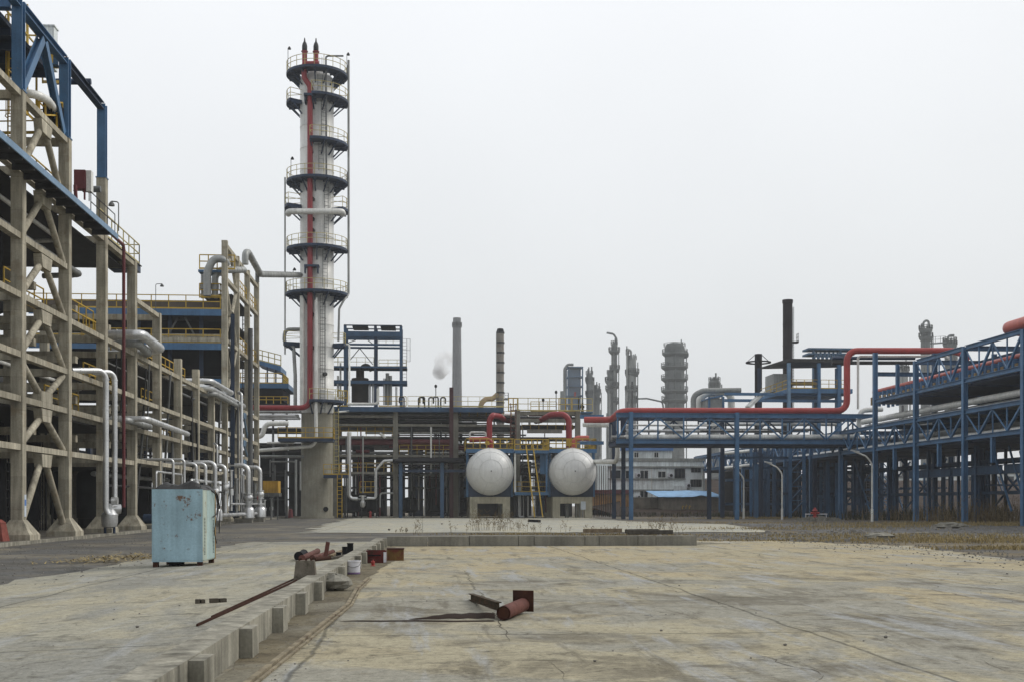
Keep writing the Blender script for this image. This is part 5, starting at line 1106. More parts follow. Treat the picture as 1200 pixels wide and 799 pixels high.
# red pipes above the tanks
pipe('red pipe rising over the first tank and bending back into the rack', [P(573.5, 524, 138), P(573.5, 492, 138), P(577, 486, 138), P(586, 487.5, 140), P(592, 492, 143), P(600, 493, 143)], .33, crimson, None, .7, 0, 14)
pipe('salmon red elbow pipe lying on the first tank platform', [P(550, 515, 137.2), P(569, 514, 137.2), P(575.5, 517, 137.2), P(576, 525, 137.2)], .3, red, None, .5, 0, 14)
pipe('red pipe rising over the second tank with an arched head', [P(666.5, 524, 138), P(666.5, 490, 138), P(660, 485, 138), P(646, 485, 138), P(634, 492, 141.5), P(628, 493, 143)], .34, crimson, None, .8, 0, 14)
pipe('dark red pipe lying inside the rack roof between the tanks', [P(609, 491.5, 142.5), P(676, 491.5, 142.5)], .3, redd, None, 0, 4, 14)
pipe('salmon red hooped pipe on the second tank platform', [P(673, 524, 137.2), P(673, 513, 137.2), P(690, 513, 137.2)], .31, reda, None, .8, 0, 14)
pipe('thick white rectangular pipe loop behind the first tank railing', [P(550.5, 516, 139), P(550.5, 506, 139), P(569, 506, 139), P(569.5, 518, 139)], .12, white, None, .25, 0, 10)
b = MB(); p = P(667, 518, 137.6); b.box(p.x-.32, p.x+.36, p.y-.15, p.y+.3, p.z-.42, p.z+.42); b.solo('pipe_clamp', [yellow], 'yellow clamp block on the red riser of the second tank', 'clamp')
b = MB(); p = P(571, 518.5, 137.0); b.lathe(p, [(.25,-.2),(.25,.2)], 'z', 10); b.solo('pipe_clamp', [yellow], 'yellow drum shaped clamp by the salmon elbow of the first tank', 'clamp')
t = thing('access_ladder', 'tall thin access ladder standing on the first tank platform', 'ladder', P(602, 522, 138.6)); b = MB(); b.ladder(P(601.5, 522, 138.6), P(601.5, 472, 138.6), .62, (1,0,0), None, .09); b.build('rungs', rustr, t)
b = MB(); b.rail([P(596, 482, 141.8), P(607, 482, 141.8)], 1.6, .5, .12); b.build('gate', yellow, t)
for k_ in range(10):
    px = rr.uniform(603, 640); pipe('small pipe of the pump group under the tank walkway', [P(px, rr.uniform(556, 590), 140), P(px, 605, 140), P(px+rr.uniform(-6, 6), 605, 140)], rr.choice((.07,.1,.14)), rr.choice((alu, grey, steel, white)), 'pump group pipes under the tank walkway', .2, 0, 8)
for k_ in range(8):
    px = rr.choice((rr.uniform(563, 588), rr.uniform(660, 685))); pipe('thin drain pipe standing in the shade under a tank', [P(px, 590, 138.5), P(px, 606, 138.5)], .08, rr.choice((alud, grey)), 'drain pipes under the tanks', 0, 0, 7, 'standpipe')
for k_ in range(8):
    px = 697+k_*2.6; pipe('thin rusty bar standing in the fence beside the second tank', [P(px, 545, 140.5), P(px, 605, 140.5)], .045, rust if k_ % 2 else steel, 'bars of the fence beside the second tank', 0, 0, 6, 'fence_bar', 'fence bar')
# ------------------------------------------------------------------ transverse blue truss bridge
BYR = 122.0
t = bridge = thing('truss_bridge', 'blue steel truss pipe bridge crossing in front of the pale building', 'pipe bridge', (PX(863, BYR), BYR, 0))
zt_, zb = PZ(486.5, BYR, 860), PZ(517, BYR, 860); XL, XR = PX(722, BYR), PX(1021, BYR)
def lattice(b, x0, x1, y, z0, z1, n, up=True, w=.14):
    for k_ in range(n+1):
        x = x0+(x1-x0)*k_/n; b.bar((x, y, z0), (x, y, z1), w)
        if k_ < n:
            x2 = x0+(x1-x0)*(k_+1)/n
            b.bar((x, y, z0), (x2, y, z1), w) if (k_ % 2 == 0) == up else b.bar((x, y, z1), (x2, y, z0), w)
for y_, m in ((BYR, blue), (BYR+5, blued)):  # rear truss in navy: its shade is put into the colour
    for z in (zt_, zb):
        b = MB(); b.ibar((XL, y_, z), (XR+.2, y_, z), .32, .46, .05); b.build('chord', m, t)
    xs_ = [XL, PX(739, BYR), PX(863, BYR), XR]
    for a, c, n in ((xs_[0], xs_[1], 1), (xs_[1], xs_[2], 4), (xs_[2], xs_[3], 6)):
        b = MB(); lattice(b, a+.15, c-.15, y_, zb+.23, zt_-.23, n, y_ == BYR); b.build('lattice', m, t)
for px, y_, m in ((739.5, BYR-.1, blue), (863.5, BYR-.1, blue), (730.5, BYR+5, blued), (831, BYR+5, blued), (846.5, BYR+9, blued), (719.5, BYR+9, blued)):
    b = MB(); x_ = PX(px, y_); b.ibar((x_, y_, -.03), (x_, y_, zt_+.3), .40, .40, .05, (0,1,0)); b.build('post', m, t)
b = MB(); b.box(XL, XR, BYR+.3, BYR+4.8, zb-.45, zb-.05); b.build('lower_deck', blued, t)
for k_ in range(22):
    x_ = XL+.6+k_*(XR-XL-1)/21; b = MB(); b.box(x_-.06, x_+.06, BYR+.2, BYR+4.9, zt_-.2, zt_-.05); b.build('cross_tie', blued, t)
b = MB(); b.box(PX(680, BYR+9), XL+.1, BYR+9, BYR+9.4, PZ(489.5, BYR+9), PZ(485, BYR+9)); b.box(PX(680, BYR+9), XL+.1, BYR+9, BYR+9.4, PZ(520, BYR+9), PZ(516, BYR+9)); b.build('link_beam', blue, t)
pipe('long bright red pipe on the truss bridge rising in a tall bend at its end', [P(685, 491.5, 128), P(716, 491.5, 127), P(727, 481.2, BYR+.6), P(992.5, 481.2, BYR+.6), P(992.5, 411, BYR+.6), P(1122, 411, BYR+.6), P(1133, 420, BYR-1.5)], .34, red, None, 1.1, 0, 16)
pipe('white lagged pipe in the lower part of the truss bridge', [P(690, 540.5, 138), P(723.5, 540.5, 129.6), P(724, 513, 129.6), P(740, 511.5, BYR+.55), P(1006, 511.5, BYR+.55), P(1007.5, 480.5, BYR+.55), P(1034, 479, BYR+.55)], .26, white, None, .75, 3)
pipe('thin white pipe following the tall red bend', [P(1005.5, 479, BYR+1.2), P(1005.5, 417.5, BYR+1.2), P(1109, 417.5, BYR+1.2), P(1113, 420, BYR)], .13, white, None, .3, 0)
pipe('long grey pipe lying inside the truss bridge behind the lattice', [(XL, BYR+3.4, zb+.5), (XR+10, BYR+3.4, zb+.5)], .3, alud, None, 0, 3)
pipe('dark pipe lying inside the truss bridge beside the grey one', [(XL, BYR+2.4, zb+.4), (XR+10, BYR+2.4, zb+.4)], .2, grey, None, 0, 3)
pipe('white short pipe end between the second tank and the truss bridge', [P(684, 497, 133), P(714, 497.5, 131)], .28, white, None, 0, 2)
for lb, py in (('upper dark conduit linking the tall red bend to the big rack', 419.5), ('lower dark conduit linking the tall red bend to the big rack', 425)):
    pipe(lb, [P(975, py, BYR+3), P(1072, py, BYR+3)], .2, blued if py < 420 else steel, None, 0, 0)

rq = random.Random(14)
for k_ in range(9):
    z = zb+rq.choice((.35, .5, 1.2, 1.9, 2.2)); y_ = BYR+rq.uniform(.9, 4.4); a = rq.uniform(XL, XL+14); 
    pipe('thin pipe running inside the lattice of the truss bridge', [(a, y_, z), (min(a+rq.uniform(8, 16), XR), y_, z)], rq.choice((.07, .1, .13)), rq.choice((grey, alu, white, steel, bluem)), 'thin pipes inside the truss bridge', 0, 4, 8)
# ------------------------------------------------------------------ long right-hand rack, parallel to the left frame
XRK = 44.0
def DR(i): return 65.3+9.63*i            # post rows
t = rrack = thing('pipe_rack', 'long two storey blue steel truss pipe rack on the far side of the yard', 'pipe rack', (XRK, DR(4), 0))
LU, LUT, LL, LLT, LB = 11.6, 14.25, 6.95, 9.1, 4.45
for i in range(1, 14):
    ztp = LUT+.1 if i < 5 else 16.3 if i == 5 else LLT+.1
    for x_, m in ((XRK, blue), (XRK+6, bluem), (XRK+12, bluem)):
        b = MB(); b.ibar((x_, DR(i), -.03), (x_, DR(i), ztp), .40, .40, .05, (1,0,0)); b.build('post', m, t)
    if i < 13:
        for x_, m in ((XRK+3.3, bluem), (XRK+9, bluem)):
            b = MB(); b.ibar((x_, DR(i)+4.8, -.03), (x_, DR(i)+4.8, LL), .34, .34, .05, (1,0,0)); b.build('inner_post', m, t)
def ylattice(b, x, y0, y1, z0, z1, n=4, w=.12):
    for k_ in range(n+1):
        y = y0+(y1-y0)*k_/n
        if 0 < k_ < n: b.bar((x, y, z0), (x, y, z1), w*.8)
        if k_ < n:
            y2 = y0+(y1-y0)*(k_+1)/n
            b.bar((x, y, z1), (x, y2, z0), w*1.4) if k_ % 2 == 0 else b.bar((x, y, z0), (x, y2, z1), w*.8)
for i in range(0, 13):
    a, c = DR(i)+.26, DR(i+1)-.26
    for x_, m in ((XRK, blue), (XRK+6, bluem), (XRK+12, bluem)):
        if i < 5:
            for z in ((LU, LUT) if i < 4 or x_ > XRK else (LU,)): b = MB(); b.ibar((x_, a, z), (x_, c, z), .3, .36, .04); b.build('upper_chord', m, t)
            if i < 4 or x_ > XRK: b = MB(); ylattice(b, x_, a, c, LU+.18, LUT-.18); b.build('upper_lattice', m, t)
        for z in (LL, LLT): b = MB(); b.ibar((x_, a, z), (x_, c, z), .3, .36, .04); b.build('lower_chord', m, t)
        b = MB(); ylattice(b, x_, a, c, LL+.18, LLT-.18); b.build('lower_lattice', m, t)
    if i < 5:
        b = MB(); b.ibar((XRK+3.3, a, LB), (XRK+3.3, c, LB), .4, .75, .06); b.build('low_beam', bluem, t)
        b = MB(); b.ibar((XRK, DR(i)+4.8, 4.8), (XRK, DR(i)+4.8, LL-.2), .3, .3, .04, (1,0,0)); b.build('hanger_post', blue, t)
    b = MB(); b.box(XRK+.35, XRK+11.7, a+.4, c-.3, LL-.35, LL-.15); b.build('lower_deck', blued, t)
    if i < 5: b = MB(); b.box(XRK+.35, XRK+11.7, a+.4, c-.3, LU-.35, LU-.15); b.build('upper_deck', blued, t)
for i in range(1, 14):
    for z in (LL+.02, LLT)+((LU+.02, LUT-.02) if i <= 5 else ()):
        b = MB(); b.ibar((XRK+.25, DR(i), z), (XRK+11.75, DR(i), z), .25, .4, .04); b.build('cross_beam', bluem, t)
for i in (4, 6, 7, 8):
    for xa_, xb_ in ((XRK+6.4, XRK+11.6),):
        b = MB(); b.bar((xa_, DR(i)+.1, .3), (xb_, DR(i)+.1, 6.4), .16); b.bar((xb_, DR(i)-.1, .3), (xa_, DR(i)-.1, 6.4), .16); b.bar((xa_, DR(i), 3.3), (xb_, DR(i), 3.3), .14); b.build('cross_brace', bluem, t)
rq = random.Random(8)
for k_ in range(34):
    x_, y_ = XRK+rq.uniform(2, 17), rq.uniform(76, 150); b = MB(); b.ibar((x_, y_, -.5), (x_, y_, LL-.4), .22, .22, .03, (1,0,0)); b.build('slender_post', rq.choice((blue, bluem, bluem, blued, grey)), t)
for k_ in range(12):
    x_, y_ = XRK+rq.choice((3.3, 9, 14)), rq.uniform(74, 130); b = MB(); b.bar((x_, y_, rq.uniform(.3, 2)), (x_, y_+rq.uniform(3, 5), 6.3), .13); b.build('knee_brace', rq.choice((blue, bluem)), t)
for z in (2.6, 5.4):
    for x_ in (XRK+6, XRK+9): b = MB(); b.ibar((x_, 70, z), (x_, 150, z), .2, .26, .03); b.build('tie_beam', bluem, t)
# supports under the belt of red pipe in the upper storey
b = MB(); bl = MB()
for k_ in range(40):
    y_ = 74+k_*1.15; b.box(XRK+2.0, XRK+2.25, y_, y_+.2, LU-.14, LU+1.15); b.box(XRK+3.4, XRK+3.65, y_, y_+.2, LU-.14, LU+1.15); b.box(XRK+2.0, XRK+3.65, y_, y_+.2, LU+1.15, LU+1.35)
    bl.box(XRK+1.9, XRK+1.98, y_+.3, y_+.75, LU+.1, LU+.9)
b.build('pipe_shoe_row', blue, t)['kind'] = 'stuff'; bl.build('yellow_plate_row', brownp, t)['kind'] = 'stuff'
pipe('long orange red pipe running inside the upper storey of the big blue rack', [(XRK+2.8, 72, LU+1.62), (XRK+2.8, 121, LU+1.62)], .2, reda, None, 0, 0)
pipe('big orange red pipe loop on the very top of the big blue rack', [(XRK+.6, 70, LUT+.75), (XRK+.6, 88.6, LUT+.75), (XRK+2.2, 89.2, LUT+.72), (XRK+4.5, 89.2, LUT+.72)], .46, reda, None, 1.3, 0, 16)
for lb, x_, z, r, m in (('white lagged pipe nearest the open yard between the storeys of the big rack', XRK+1.6, 10.1, .28, white), ('second white lagged pipe deeper between the storeys of the big rack', XRK+3.2, 10.4, .25, white), ('silver lagged pipe lying lowest between the storeys of the big rack', XRK+2.0, 9.55, .26, alu), ('fat dull pipe deepest between the storeys of the big rack', XRK+4.6, 9.8, .42, alud), ('thin white pipe in the lower storey of the big rack', XRK+1.4, 7.3, .18, white), ('grey pipe in the lower storey of the big rack', XRK+2.4, 7.4, .28, alud), ('dark pipe in the lower storey of the big rack', XRK+3.8, 7.5, .32, grey), ('second grey pipe deeper in the lower storey of the big rack', XRK+5.4, 7.5, .3, alud)):
    pipe(lb, [(x_, 70, z), (x_, 121 if z > 8 else 180, z)], r, m, None, 0, 4)
for k_, (x_, z, r) in enumerate(((XRK+6.8, 7.4, .3), (XRK+8, 7.3, .22), (XRK+9.2, 7.5, .35), (XRK+10.5, 7.35, .25), (XRK+6.2, 12.0, .25), (XRK+7.6, 12.1, .3), (XRK+9, 12, .25), (XRK+10.4, 12.1, .3))):
    pipe('dull pipe deep inside the big blue rack', [(x_, 70, z), (x_, 118 if z > 9 else 185, z)], r, steel if k_ % 2 else alud, 'dull pipes deep in the big blue rack', 0, 4, 10)
for k_ in range(16):
    x_ = XRK+5.5+random.random()*8; z = random.choice((8.3, 8.9, 9.5, 10.2, 10.8)); 
    pipe('dark pipe packed between the two storeys of the big blue rack', [(x_, 66, z), (x_, random.uniform(112, 124), z)], random.choice((.2, .3, .4)), random.choice((steel, grey, dark, alud)), 'dark pipes between the storeys of the big rack', 0, 5, 9)
b = MB(); b.ibar((XRK+.2, DR(5)-5, LU), (XRK+.2, DR(5)-5, 14.6), .3, .3, .04, (1,0,0)); b.build('stub_post', blue, rrack)
# lighter lattice towers and posts behind the bridge
rr = random.Random(3)
t = thing('lattice_frame', 'blue lattice support frame standing under the truss bridge beside the lamp posts', 'steel frame', (PX(935, 132), 132, 0))
for px in (926, 942): b = MB(); b.ibar((PX(px, 132), 132, 0), (PX(px, 132), 132, 8.6), .32, .32, .04, (0,1,0)); b.build('post', blue, t)
b = MB()
xa_, xb_ = PX(926, 132), PX(942, 132)
for k_ in range(5): z = .4+k_*1.6; b.bar((xa_, 132, z), (xb_, 132, z+1.6), .1); b.bar((xa_, 132, z+1.6), (xb_, 132, z+1.6), .1)
b.build('lattice', blue, t)
for lb, pa_, pb_, Yq in (('blue lattice support frame deep under the truss bridge, nearest to the tall red bend', 962, 975, 142), ('blue lattice support frame deep under the truss bridge beside the short lamp', 880, 893, 146), ('blue lattice support frame seen between the first posts of the big rack', 1034, 1047, 150)):
    t2 = thing('lattice_frame', lb, 'steel frame', (PX(pa_, Yq), Yq, 0)); xa_, xb_ = PX(pa_, Yq), PX(pb_, Yq)
    for x_ in (xa_, xb_): b = MB(); b.ibar((x_, Yq, 0), (x_, Yq, 8.8), .3, .3, .04, (0,1,0)); b.build('post', blue, t2)
    b = MB()
    for k_ in range(5): z = .4+k_*1.65; b.bar((xa_, Yq, z), (xb_, Yq, z+1.65), .1); b.bar((xb_, Yq, z), (xa_, Yq, z+1.65), .1); b.bar((xa_, Yq, z+1.65), (xb_, Yq, z+1.65), .12)
    b.build('lattice', blue, t2)
for k_, (py, Yq, xa_, xb_) in enumerate(((536, 134, 845, 1010), (548, 138, 870, 1024), (562, 144, 850, 1024), (578, 140, 905, 1000), (590, 150, 850, 1030))):
    b = MB(); b.ibar(P(xa_, py, Yq), P(xb_, py, Yq), .25, .32, .04); b.solo('steel_beam', [bluem], 'blue cross beam tying the steel posts behind the truss bridge', 'beam', 'cross beams behind the truss bridge')
for k_ in range(48):
    px = rr.uniform(842, 1030); Y_ = rr.uniform(128, 190); h = rr.uniform(6, 9)
    b = MB(); x_ = PX(px, Y_); b.ibar((x_, Y_, -.5), (x_, Y_, h), .36, .36, .05, (0,1,0))
    b.solo('steel_post', [rr.choice((blue, bluem, bluem, blued, blue))], 'blue steel post standing in the maze behind the truss bridge', 'post', 'steel posts behind the truss bridge')
for k_, (py, Y_, a, c) in enumerate(((531, 150, 846, 905), (548, 150, 848, 900), (497, 160, 820, 985), (503, 175, 800, 960), (560, 170, 860, 1010), (572, 160, 870, 1000))):
    pipe('pale pipe running behind the truss bridge posts', [P(a, py, Y_), P(c, py-(6 if k_ < 2 else 0), Y_)], .2, (white, white, alud, grey, steel, steel)[k_], 'pipes behind the truss bridge', 0, 4, 8)
for k_ in range(7):
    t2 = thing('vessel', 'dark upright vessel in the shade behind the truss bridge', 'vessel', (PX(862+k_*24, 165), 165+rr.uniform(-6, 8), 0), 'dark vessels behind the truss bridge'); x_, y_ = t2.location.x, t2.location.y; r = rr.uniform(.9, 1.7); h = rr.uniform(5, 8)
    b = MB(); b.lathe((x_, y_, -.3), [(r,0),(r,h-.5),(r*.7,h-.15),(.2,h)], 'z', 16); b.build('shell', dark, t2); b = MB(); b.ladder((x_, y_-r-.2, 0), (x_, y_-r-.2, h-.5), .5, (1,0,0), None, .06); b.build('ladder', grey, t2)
# lamp posts
def street_lamp(lb, px, yb, yt, Y, arm):
    x_ = PX(px, Y); zt2 = PZ(yt, Y, px); t = thing('street_lamp', lb, 'lamp post', (x_, Y, 0))
    b = MB(); b.tube([(x_, Y, 1.1), (x_, Y, zt2-.9), (x_-.55, Y-.05, zt2-.25), (x_-arm, Y-.1, zt2+.22)], .075, 10, .7); b.build('pole', white, t)
    b = MB(); b.cyl((x_, Y, -.03), (x_, Y, 1.15), .12, None, 10); b.build('base', white, t)
    b = MB(); a = Vector((x_-arm-.25, Y-.1, zt2+.3)); b.bar(a, a+Vector((.75,0,-.14)), .22, .12); b.build('lamp_head', alu, t)
street_lamp('pale street lamp with a long bent arm at the corner of the blue racks', 1022, 611, 531, 105.5, 1.75)
street_lamp('pale street lamp before the big rack, nearest to the dry weeds', 1198.5, 611, 510, 99, 1.9)
street_lamp('pale street lamp in the middle under the truss bridge', 916.5, 605, 544, 120.5, 1.6)
street_lamp('short pale street lamp beside the blue bridge post', 871.5, 603.5, 550, 128, .8)
# hydrant and rubble
p = G(955, 609.3); t = thing('hydrant', 'red pillar hydrant with a white striped rail on the rubble heap', 'hydrant', p)
b = MB(); b.lathe(p+Vector((0,0,.25)), [(.28,0),(.28,.1),(.16,.14),(.18,.62),(.27,.66),(.27,.74),(.15,.8),(.12,.95),(.04,1.0)], 'z', 14); b.build('barrel', red, t)
b = MB(); b.cyl(p+Vector((-.42,0,.72)), p+Vector((.42,0,.72)), .11, None, 10); b.build('outlet', red, t)
b = MB(); b.bar(p+Vector((-.9,.2,.62)), p+Vector((1.3,.2,.62)), .06, .1); b.bar(p+Vector((-.85,.2,0)), p+Vector((-.85,.2,.6)), .06); b.bar(p+Vector((1.2,.2,0)), p+Vector((1.2,.2,.6)), .06); b.build('guard_rail', plast, t)
b = MB()
for k_ in range(60):
    a = rr.uniform(0, 6.28); d = rr.random()**.6*1.7; h = max(0, .32*(1-d/1.7)); s_ = rr.uniform(.08, .22); c = p+Vector((math.cos(a)*d*1.4+.3, math.sin(a)*d*.8, h))
    b.frustum(c.x, c.y, s_*1.5, s_*.9, c.z-.12, c.z+s_)
b.solo('rubble', [concg], None, None, None, 'stuff')
for k_, (px, py, s_) in enumerate(((1030,633,.7),(860,604,.5),(1110,620,.9),(1125,618,.6),(847,605,.35),(812,606,.35),(1080,627,.4))):
    rock('rubble_lump', 'pale lump of broken concrete at the edge of the gravel', G(px, py, -.1), s_, s_*.6, s_*.55, concg, 60+k_, 'rubble')['group'] = 'rubble lumps along the gravel edge'

# ------------------------------------------------------------------ pale building, shed and walls behind the bridge
Y_ = 185.0
t = thing('office_building', 'pale three storey office building with air conditioners behind the truss bridge', 'building', (PX(775, Y_), Y_, 0))
def bx(b, xa, xb, ya, yb, d0=0, d1=12): return b.box(PX(xa, Y_), PX(xb, Y_), Y_+d0, Y_+d1, PZ(yb, Y_, 775), PZ(ya, Y_, 775))
b = MB(); bx(b, 712, 826, 537, 606); b.build('wall', wallw, t)
b = MB(); bx(b, 712, 827, 536.5, 540, -.15, 12.1); bx(b, 712, 827, 545.8, 547.4, -.4, -.02); bx(b, 712, 803, 560, 561.3, -.3, -.02); bx(b, 712, 803, 573, 574.5, -.3, -.02); b.build('cornice', mat('grey_render', (.33,.34,.32), .9, 0, .3, .6, .3), t)
b = MB(); bx(b, 729, 789, 527.3, 537, 1, 8); b.build('penthouse', wallw, t)
b = MB(); bx(b, 728, 790, 524, 527.2, .6, 8.4); b.build('penthouse_roof', mat('roof_blue', (.10,.22,.48), .5, 0, .2, 1, 0), t)
for xa_, xb_, ya, yb, n in ((744.5,749.5,529.5,535,2),(768,773,529.5,535,2),(750,759.5,551,560,2),(771,780,552,559,2),(733,741,551,560,2),(810,821,548,552.5,3),(809,822,561.5,569.5,4),(750,759,575,586,2),(790.5,802.5,549,560,3),(716,727,551,560,2)):
    b = MB(); d = .95 if ya < 535 else -.04; bx(b, xa_, xb_, ya, yb, d, d+.08); f = b.build('window', glass, t)
    b = MB(); w_ = xb_-xa_
    for k_ in range(n+1): x_ = xa_+w_*k_/n; bx(b, x_-.22, x_+.22, ya, yb, d-.05, d-.002)
    bx(b, xa_, xb_, ya-.35, ya, d-.05, d-.002); bx(b, xa_, xb_, yb, yb+.35, d-.05, d-.002); b.build('frame', white if w_ < 10 else grey, f)
for xa_, ya in ((744.5, 554), (782.5, 554), (803, 566), (745, 580)):
    t2 = thing('air_conditioner', 'white air conditioner unit hung on the pale office wall', 'air conditioner', (PX(xa_, Y_), Y_-.5, PZ(ya+4, Y_)), 'air conditioners on the office wall')
    b = MB(); bx(b, xa_, xa_+5.2, ya, ya+4.6, -.75, -.08); b.build('case', plast, t2); b = MB(); x_ = PX(xa_+3, Y_); z = PZ(ya+2.3, Y_); b.lathe((x_, Y_-.78, z), [(.24,0),(.24,.03)], 'y', 12); b.build('fan', dark, t2)
for xa_, yb_ in ((763, 584), (823, 604)): b = MB(); bx(b, xa_, xa_+.9, 545, yb_, -.2, -.05); b.build('downpipe', white, t)
b = MB(); bx(b, 789, 803, 569, 575.5, -1.2, -.05); b.build('balcony', wallw, t)
Y_ = 168.0
t = thing('shed', 'low block walled shed under a blue tarpaulin roof before the office building', 'shed', (PX(800, Y_), Y_, 0))
b = MB(); bx(b, 778, 842, 580.5, 606, 0, 5); b.build('wall', wallb, t)
b = MB(); x0, x1, x2 = PX(765, Y_), PX(812, Y_), PX(842, Y_); zA, zB = PZ(576, Y_), PZ(581.5, Y_)
n = 14; pts = []
for k_ in range(n+1):
    x = x0+(x2-x0)*k_/n; bmp = .22*math.exp(-((x-PX(815, Y_))/1.0)**2)+rr.uniform(-.03, .03)
    b.v += [Vector((x+.7, Y_-.7, zB+bmp+rr.uniform(-.05, .05))), Vector((x, Y_+5.4, zA+.25+bmp*.4)), Vector((x, Y_+5.4, zA+.21+bmp*.4)), Vector((x+.7, Y_-.7, zB+bmp-.06))]
for k_ in range(n):
    i, j = 4*k_, 4*k_+4
    for q in ((i,j,j+1,i+1), (i+1,j+1,j+2,i+2), (i+2,j+2,j+3,i+3), (i+3,j+3,j,i)): b.face(q)
b.face((0,1,2,3)); b.face((4*n,4*n+3,4*n+2,4*n+1)); b.build('tarpaulin_roof', tarpb, t)
t = thing('yard_wall', 'dark block yard wall standing before the office building', 'wall', (PX(755, 172), 172, 0)); Y_ = 172
b = MB(); bx(b, 741, 778, 583, 606, 0, .4); b.build('wall_panel', wallb, t); b = MB(); bx(b, 740, 779, 582, 583.1, -.1, .5); b.build('coping', concg, t)
b = MB(); Y_ = 167.9
for k_, (dx, dz) in enumerate(((0,0),(.5,.1),(1.0,0))): x_ = PX(799.5, Y_)+dx; z = PZ(594, Y_)+dz; b.bar((x_, Y_, z-.25), (x_+.12, Y_, z+.3), .08, .03); b.bar((x_-.1, Y_, z+.05), (x_+.28, Y_, z+.12), .03, .07)
b.solo('wall_lettering', [yellow], 'faded yellow painted scrawl on the shed wall', 'lettering')
Y_ = 178.0; t = thing('ochre_store', 'low ochre walled store with a dark base beside the second tank', 'building', (PX(718, Y_), Y_, 0))
b = MB(); bx(b, 690, 741, 578, 597, 0, 6); b.build('wall', orange, t); b = MB(); bx(b, 690, 741, 597.1, 606, -.1, 6); b.build('base', dark, t); b = MB(); bx(b, 688, 742, 573.5, 577.9, -.4, 6.4); b.build('roof', redd, t)
# low pale buildings far behind the big rack
for k_, (xa_, xb_, yt, Y_, lb, m) in enumerate(((1030, 1072, 558, 262, 'long low pale shed far behind the big rack, nearest to the bridge', wallw), (1085, 1122, 556, 270, 'pale grey shed far behind the middle of the big rack', wallw), (1130, 1200, 553, 275, 'long pale warehouse far behind the end of the big rack', wallw), (846, 900, 560, 240, 'brownish low warehouse seen behind the bridge posts', wallb), (905, 1000, 556, 250, 'dark long warehouse seen behind the maze of posts', wallb))):
    t = thing('warehouse', lb, 'building', (PX(xa_, Y_), Y_, 5)); b = MB(); x0, x1 = PX(xa_, Y_), PX(xb_, Y_); z = PZ(yt, Y_); b.box(x0, x1, Y_, Y_+14, -1, z); b.build('wall', m, t)
    b = MB(); b.box(x0-.4, x1+.4, Y_-.5, Y_+14.5, z+.002, z+.35); b.build('roof', grey, t)
    for j in range(int((x1-x0)/3.2)): b = MB(); x_ = x0+1+j*3.2; b.box(x_, x_+1.6, Y_-.05, Y_-.002, z-2.0, z-.7); b.build('window', glass, t)

# ------------------------------------------------------------------ boiler house, stacks and far towers
Y_ = 160.0
t = thing('boiler_house', 'dark roofed open blue steel boiler house above the truss bridge', 'steel structure', (PX(940, Y_), Y_, 0))
b = MB(); x0, x1, xm = PX(896, Y_), PX(990, Y_), PX(916, Y_); zr = PZ(421, Y_)
b.hexa([(x0,Y_+2,zr-.75),(xm,Y_-3,zr-.35),(x1,Y_-3,zr-.35),(x1,Y_+3,zr-.35),(x0,Y_+2,zr-.55),(xm,Y_-3,zr+.1),(x1,Y_-3,zr+.1),(x1,Y_+3,zr+.1)]); b.build('roof', steel, t)
zd = PZ(455, Y_); b = MB(); b.hexa([(x0,Y_+3,zd-1.1),(xm,Y_-3,zd-.6),(x1,Y_-3,zd-.6),(x1,Y_+9,zd-.6),(x0,Y_+3,zd-.7),(xm,Y_-3,zd),(x1,Y_-3,zd),(x1,Y_+9,zd)]); b.build('deck', blue, t)
for px, y_, m in ((916.5, Y_-3, bluel), (897, Y_+3, blued), (951, Y_-3, blue), (962, Y_+2, bluem), (974, Y_-3, blue), (988, Y_+2.5, blue)): b = MB(); x_ = PX(px, Y_); b.ibar((x_, y_, 0), (x_, y_, zr-.5), .42, .42, .06, (0,1,0)); b.build('post', m, t)
b = MB(); b.rail([(x0+.2, Y_+3, zd-.8), (xm, Y_-2.9, zd), (x1-1, Y_-2.9, zd)], 1.2, 1.2, .07); b.build('railing', yellow, t)
b = MB(); b.box(PX(909, Y_), PX(928, Y_), Y_+1, Y_+5, zd, PZ(434, Y_)); b.build('casing', farl, t); b = MB(); b.tube([P(925, 449, Y_), P(956, 449, Y_), P(958, 455, Y_)], .3, 10, .5); b.build('duct', brownp, t)
b = MB(); b.bar(P(876, 477, Y_-3), P(895, 459, Y_-1), .7, .35); b.build('chute', white, t)
for py in (461, 468.5): b = MB(); b.box(PX(845, Y_), PX(990, Y_), Y_-2, Y_-1.6, PZ(py+1.6, Y_), PZ(py-1.6, Y_)); b.build('beam', blue, t)
t = thing('stack', 'tall black steel stack rising through the boiler house roof', 'chimney', (PX(923, 166), 166, 0))
b = MB(); x_ = PX(923, 166); r = 5.6*166/1390; prof = []
zt2 = PZ(347.5, 166); z = 0
while z < zt2-3: prof += [(r, z), (r, z+2.9), (r*1.06, z+2.92), (r*1.06, z+3.0)]; z += 3
prof += [(r, z), (r, zt2-.5), (r*1.12, zt2-.45), (r*1.12, zt2)]
b.lathe((x_, 166, 0), prof, 'z', 22); b.build('shaft', mat('stack_black', (.032,.028,.030), .7, .1, .3, .6, .2), t)
b = MB(); z = PZ(397, 166); b.box(x_+r, x_+r+.8, 165.5, 166.5, z-.2, z); b.rail([(x_+r+.75, 165.5, z), (x_+r+.75, 166.5, z)], 1.1, .5, .05); b.build('platform', steel, t)
b = MB(); b.ladder((x_+r+.15, 166, 12), (x_+r+.15, 166, zt2-1), .4, (0,1,0)); b.build('ladder', steel, t)
t = thing('stack', 'short dark chimney with a braced ring collar left of the black stack', 'chimney', (PX(888.7, 170), 170, 0)); x_ = PX(888.7, 170); r = 4.3*170/1390; zt2 = PZ(412, 170)
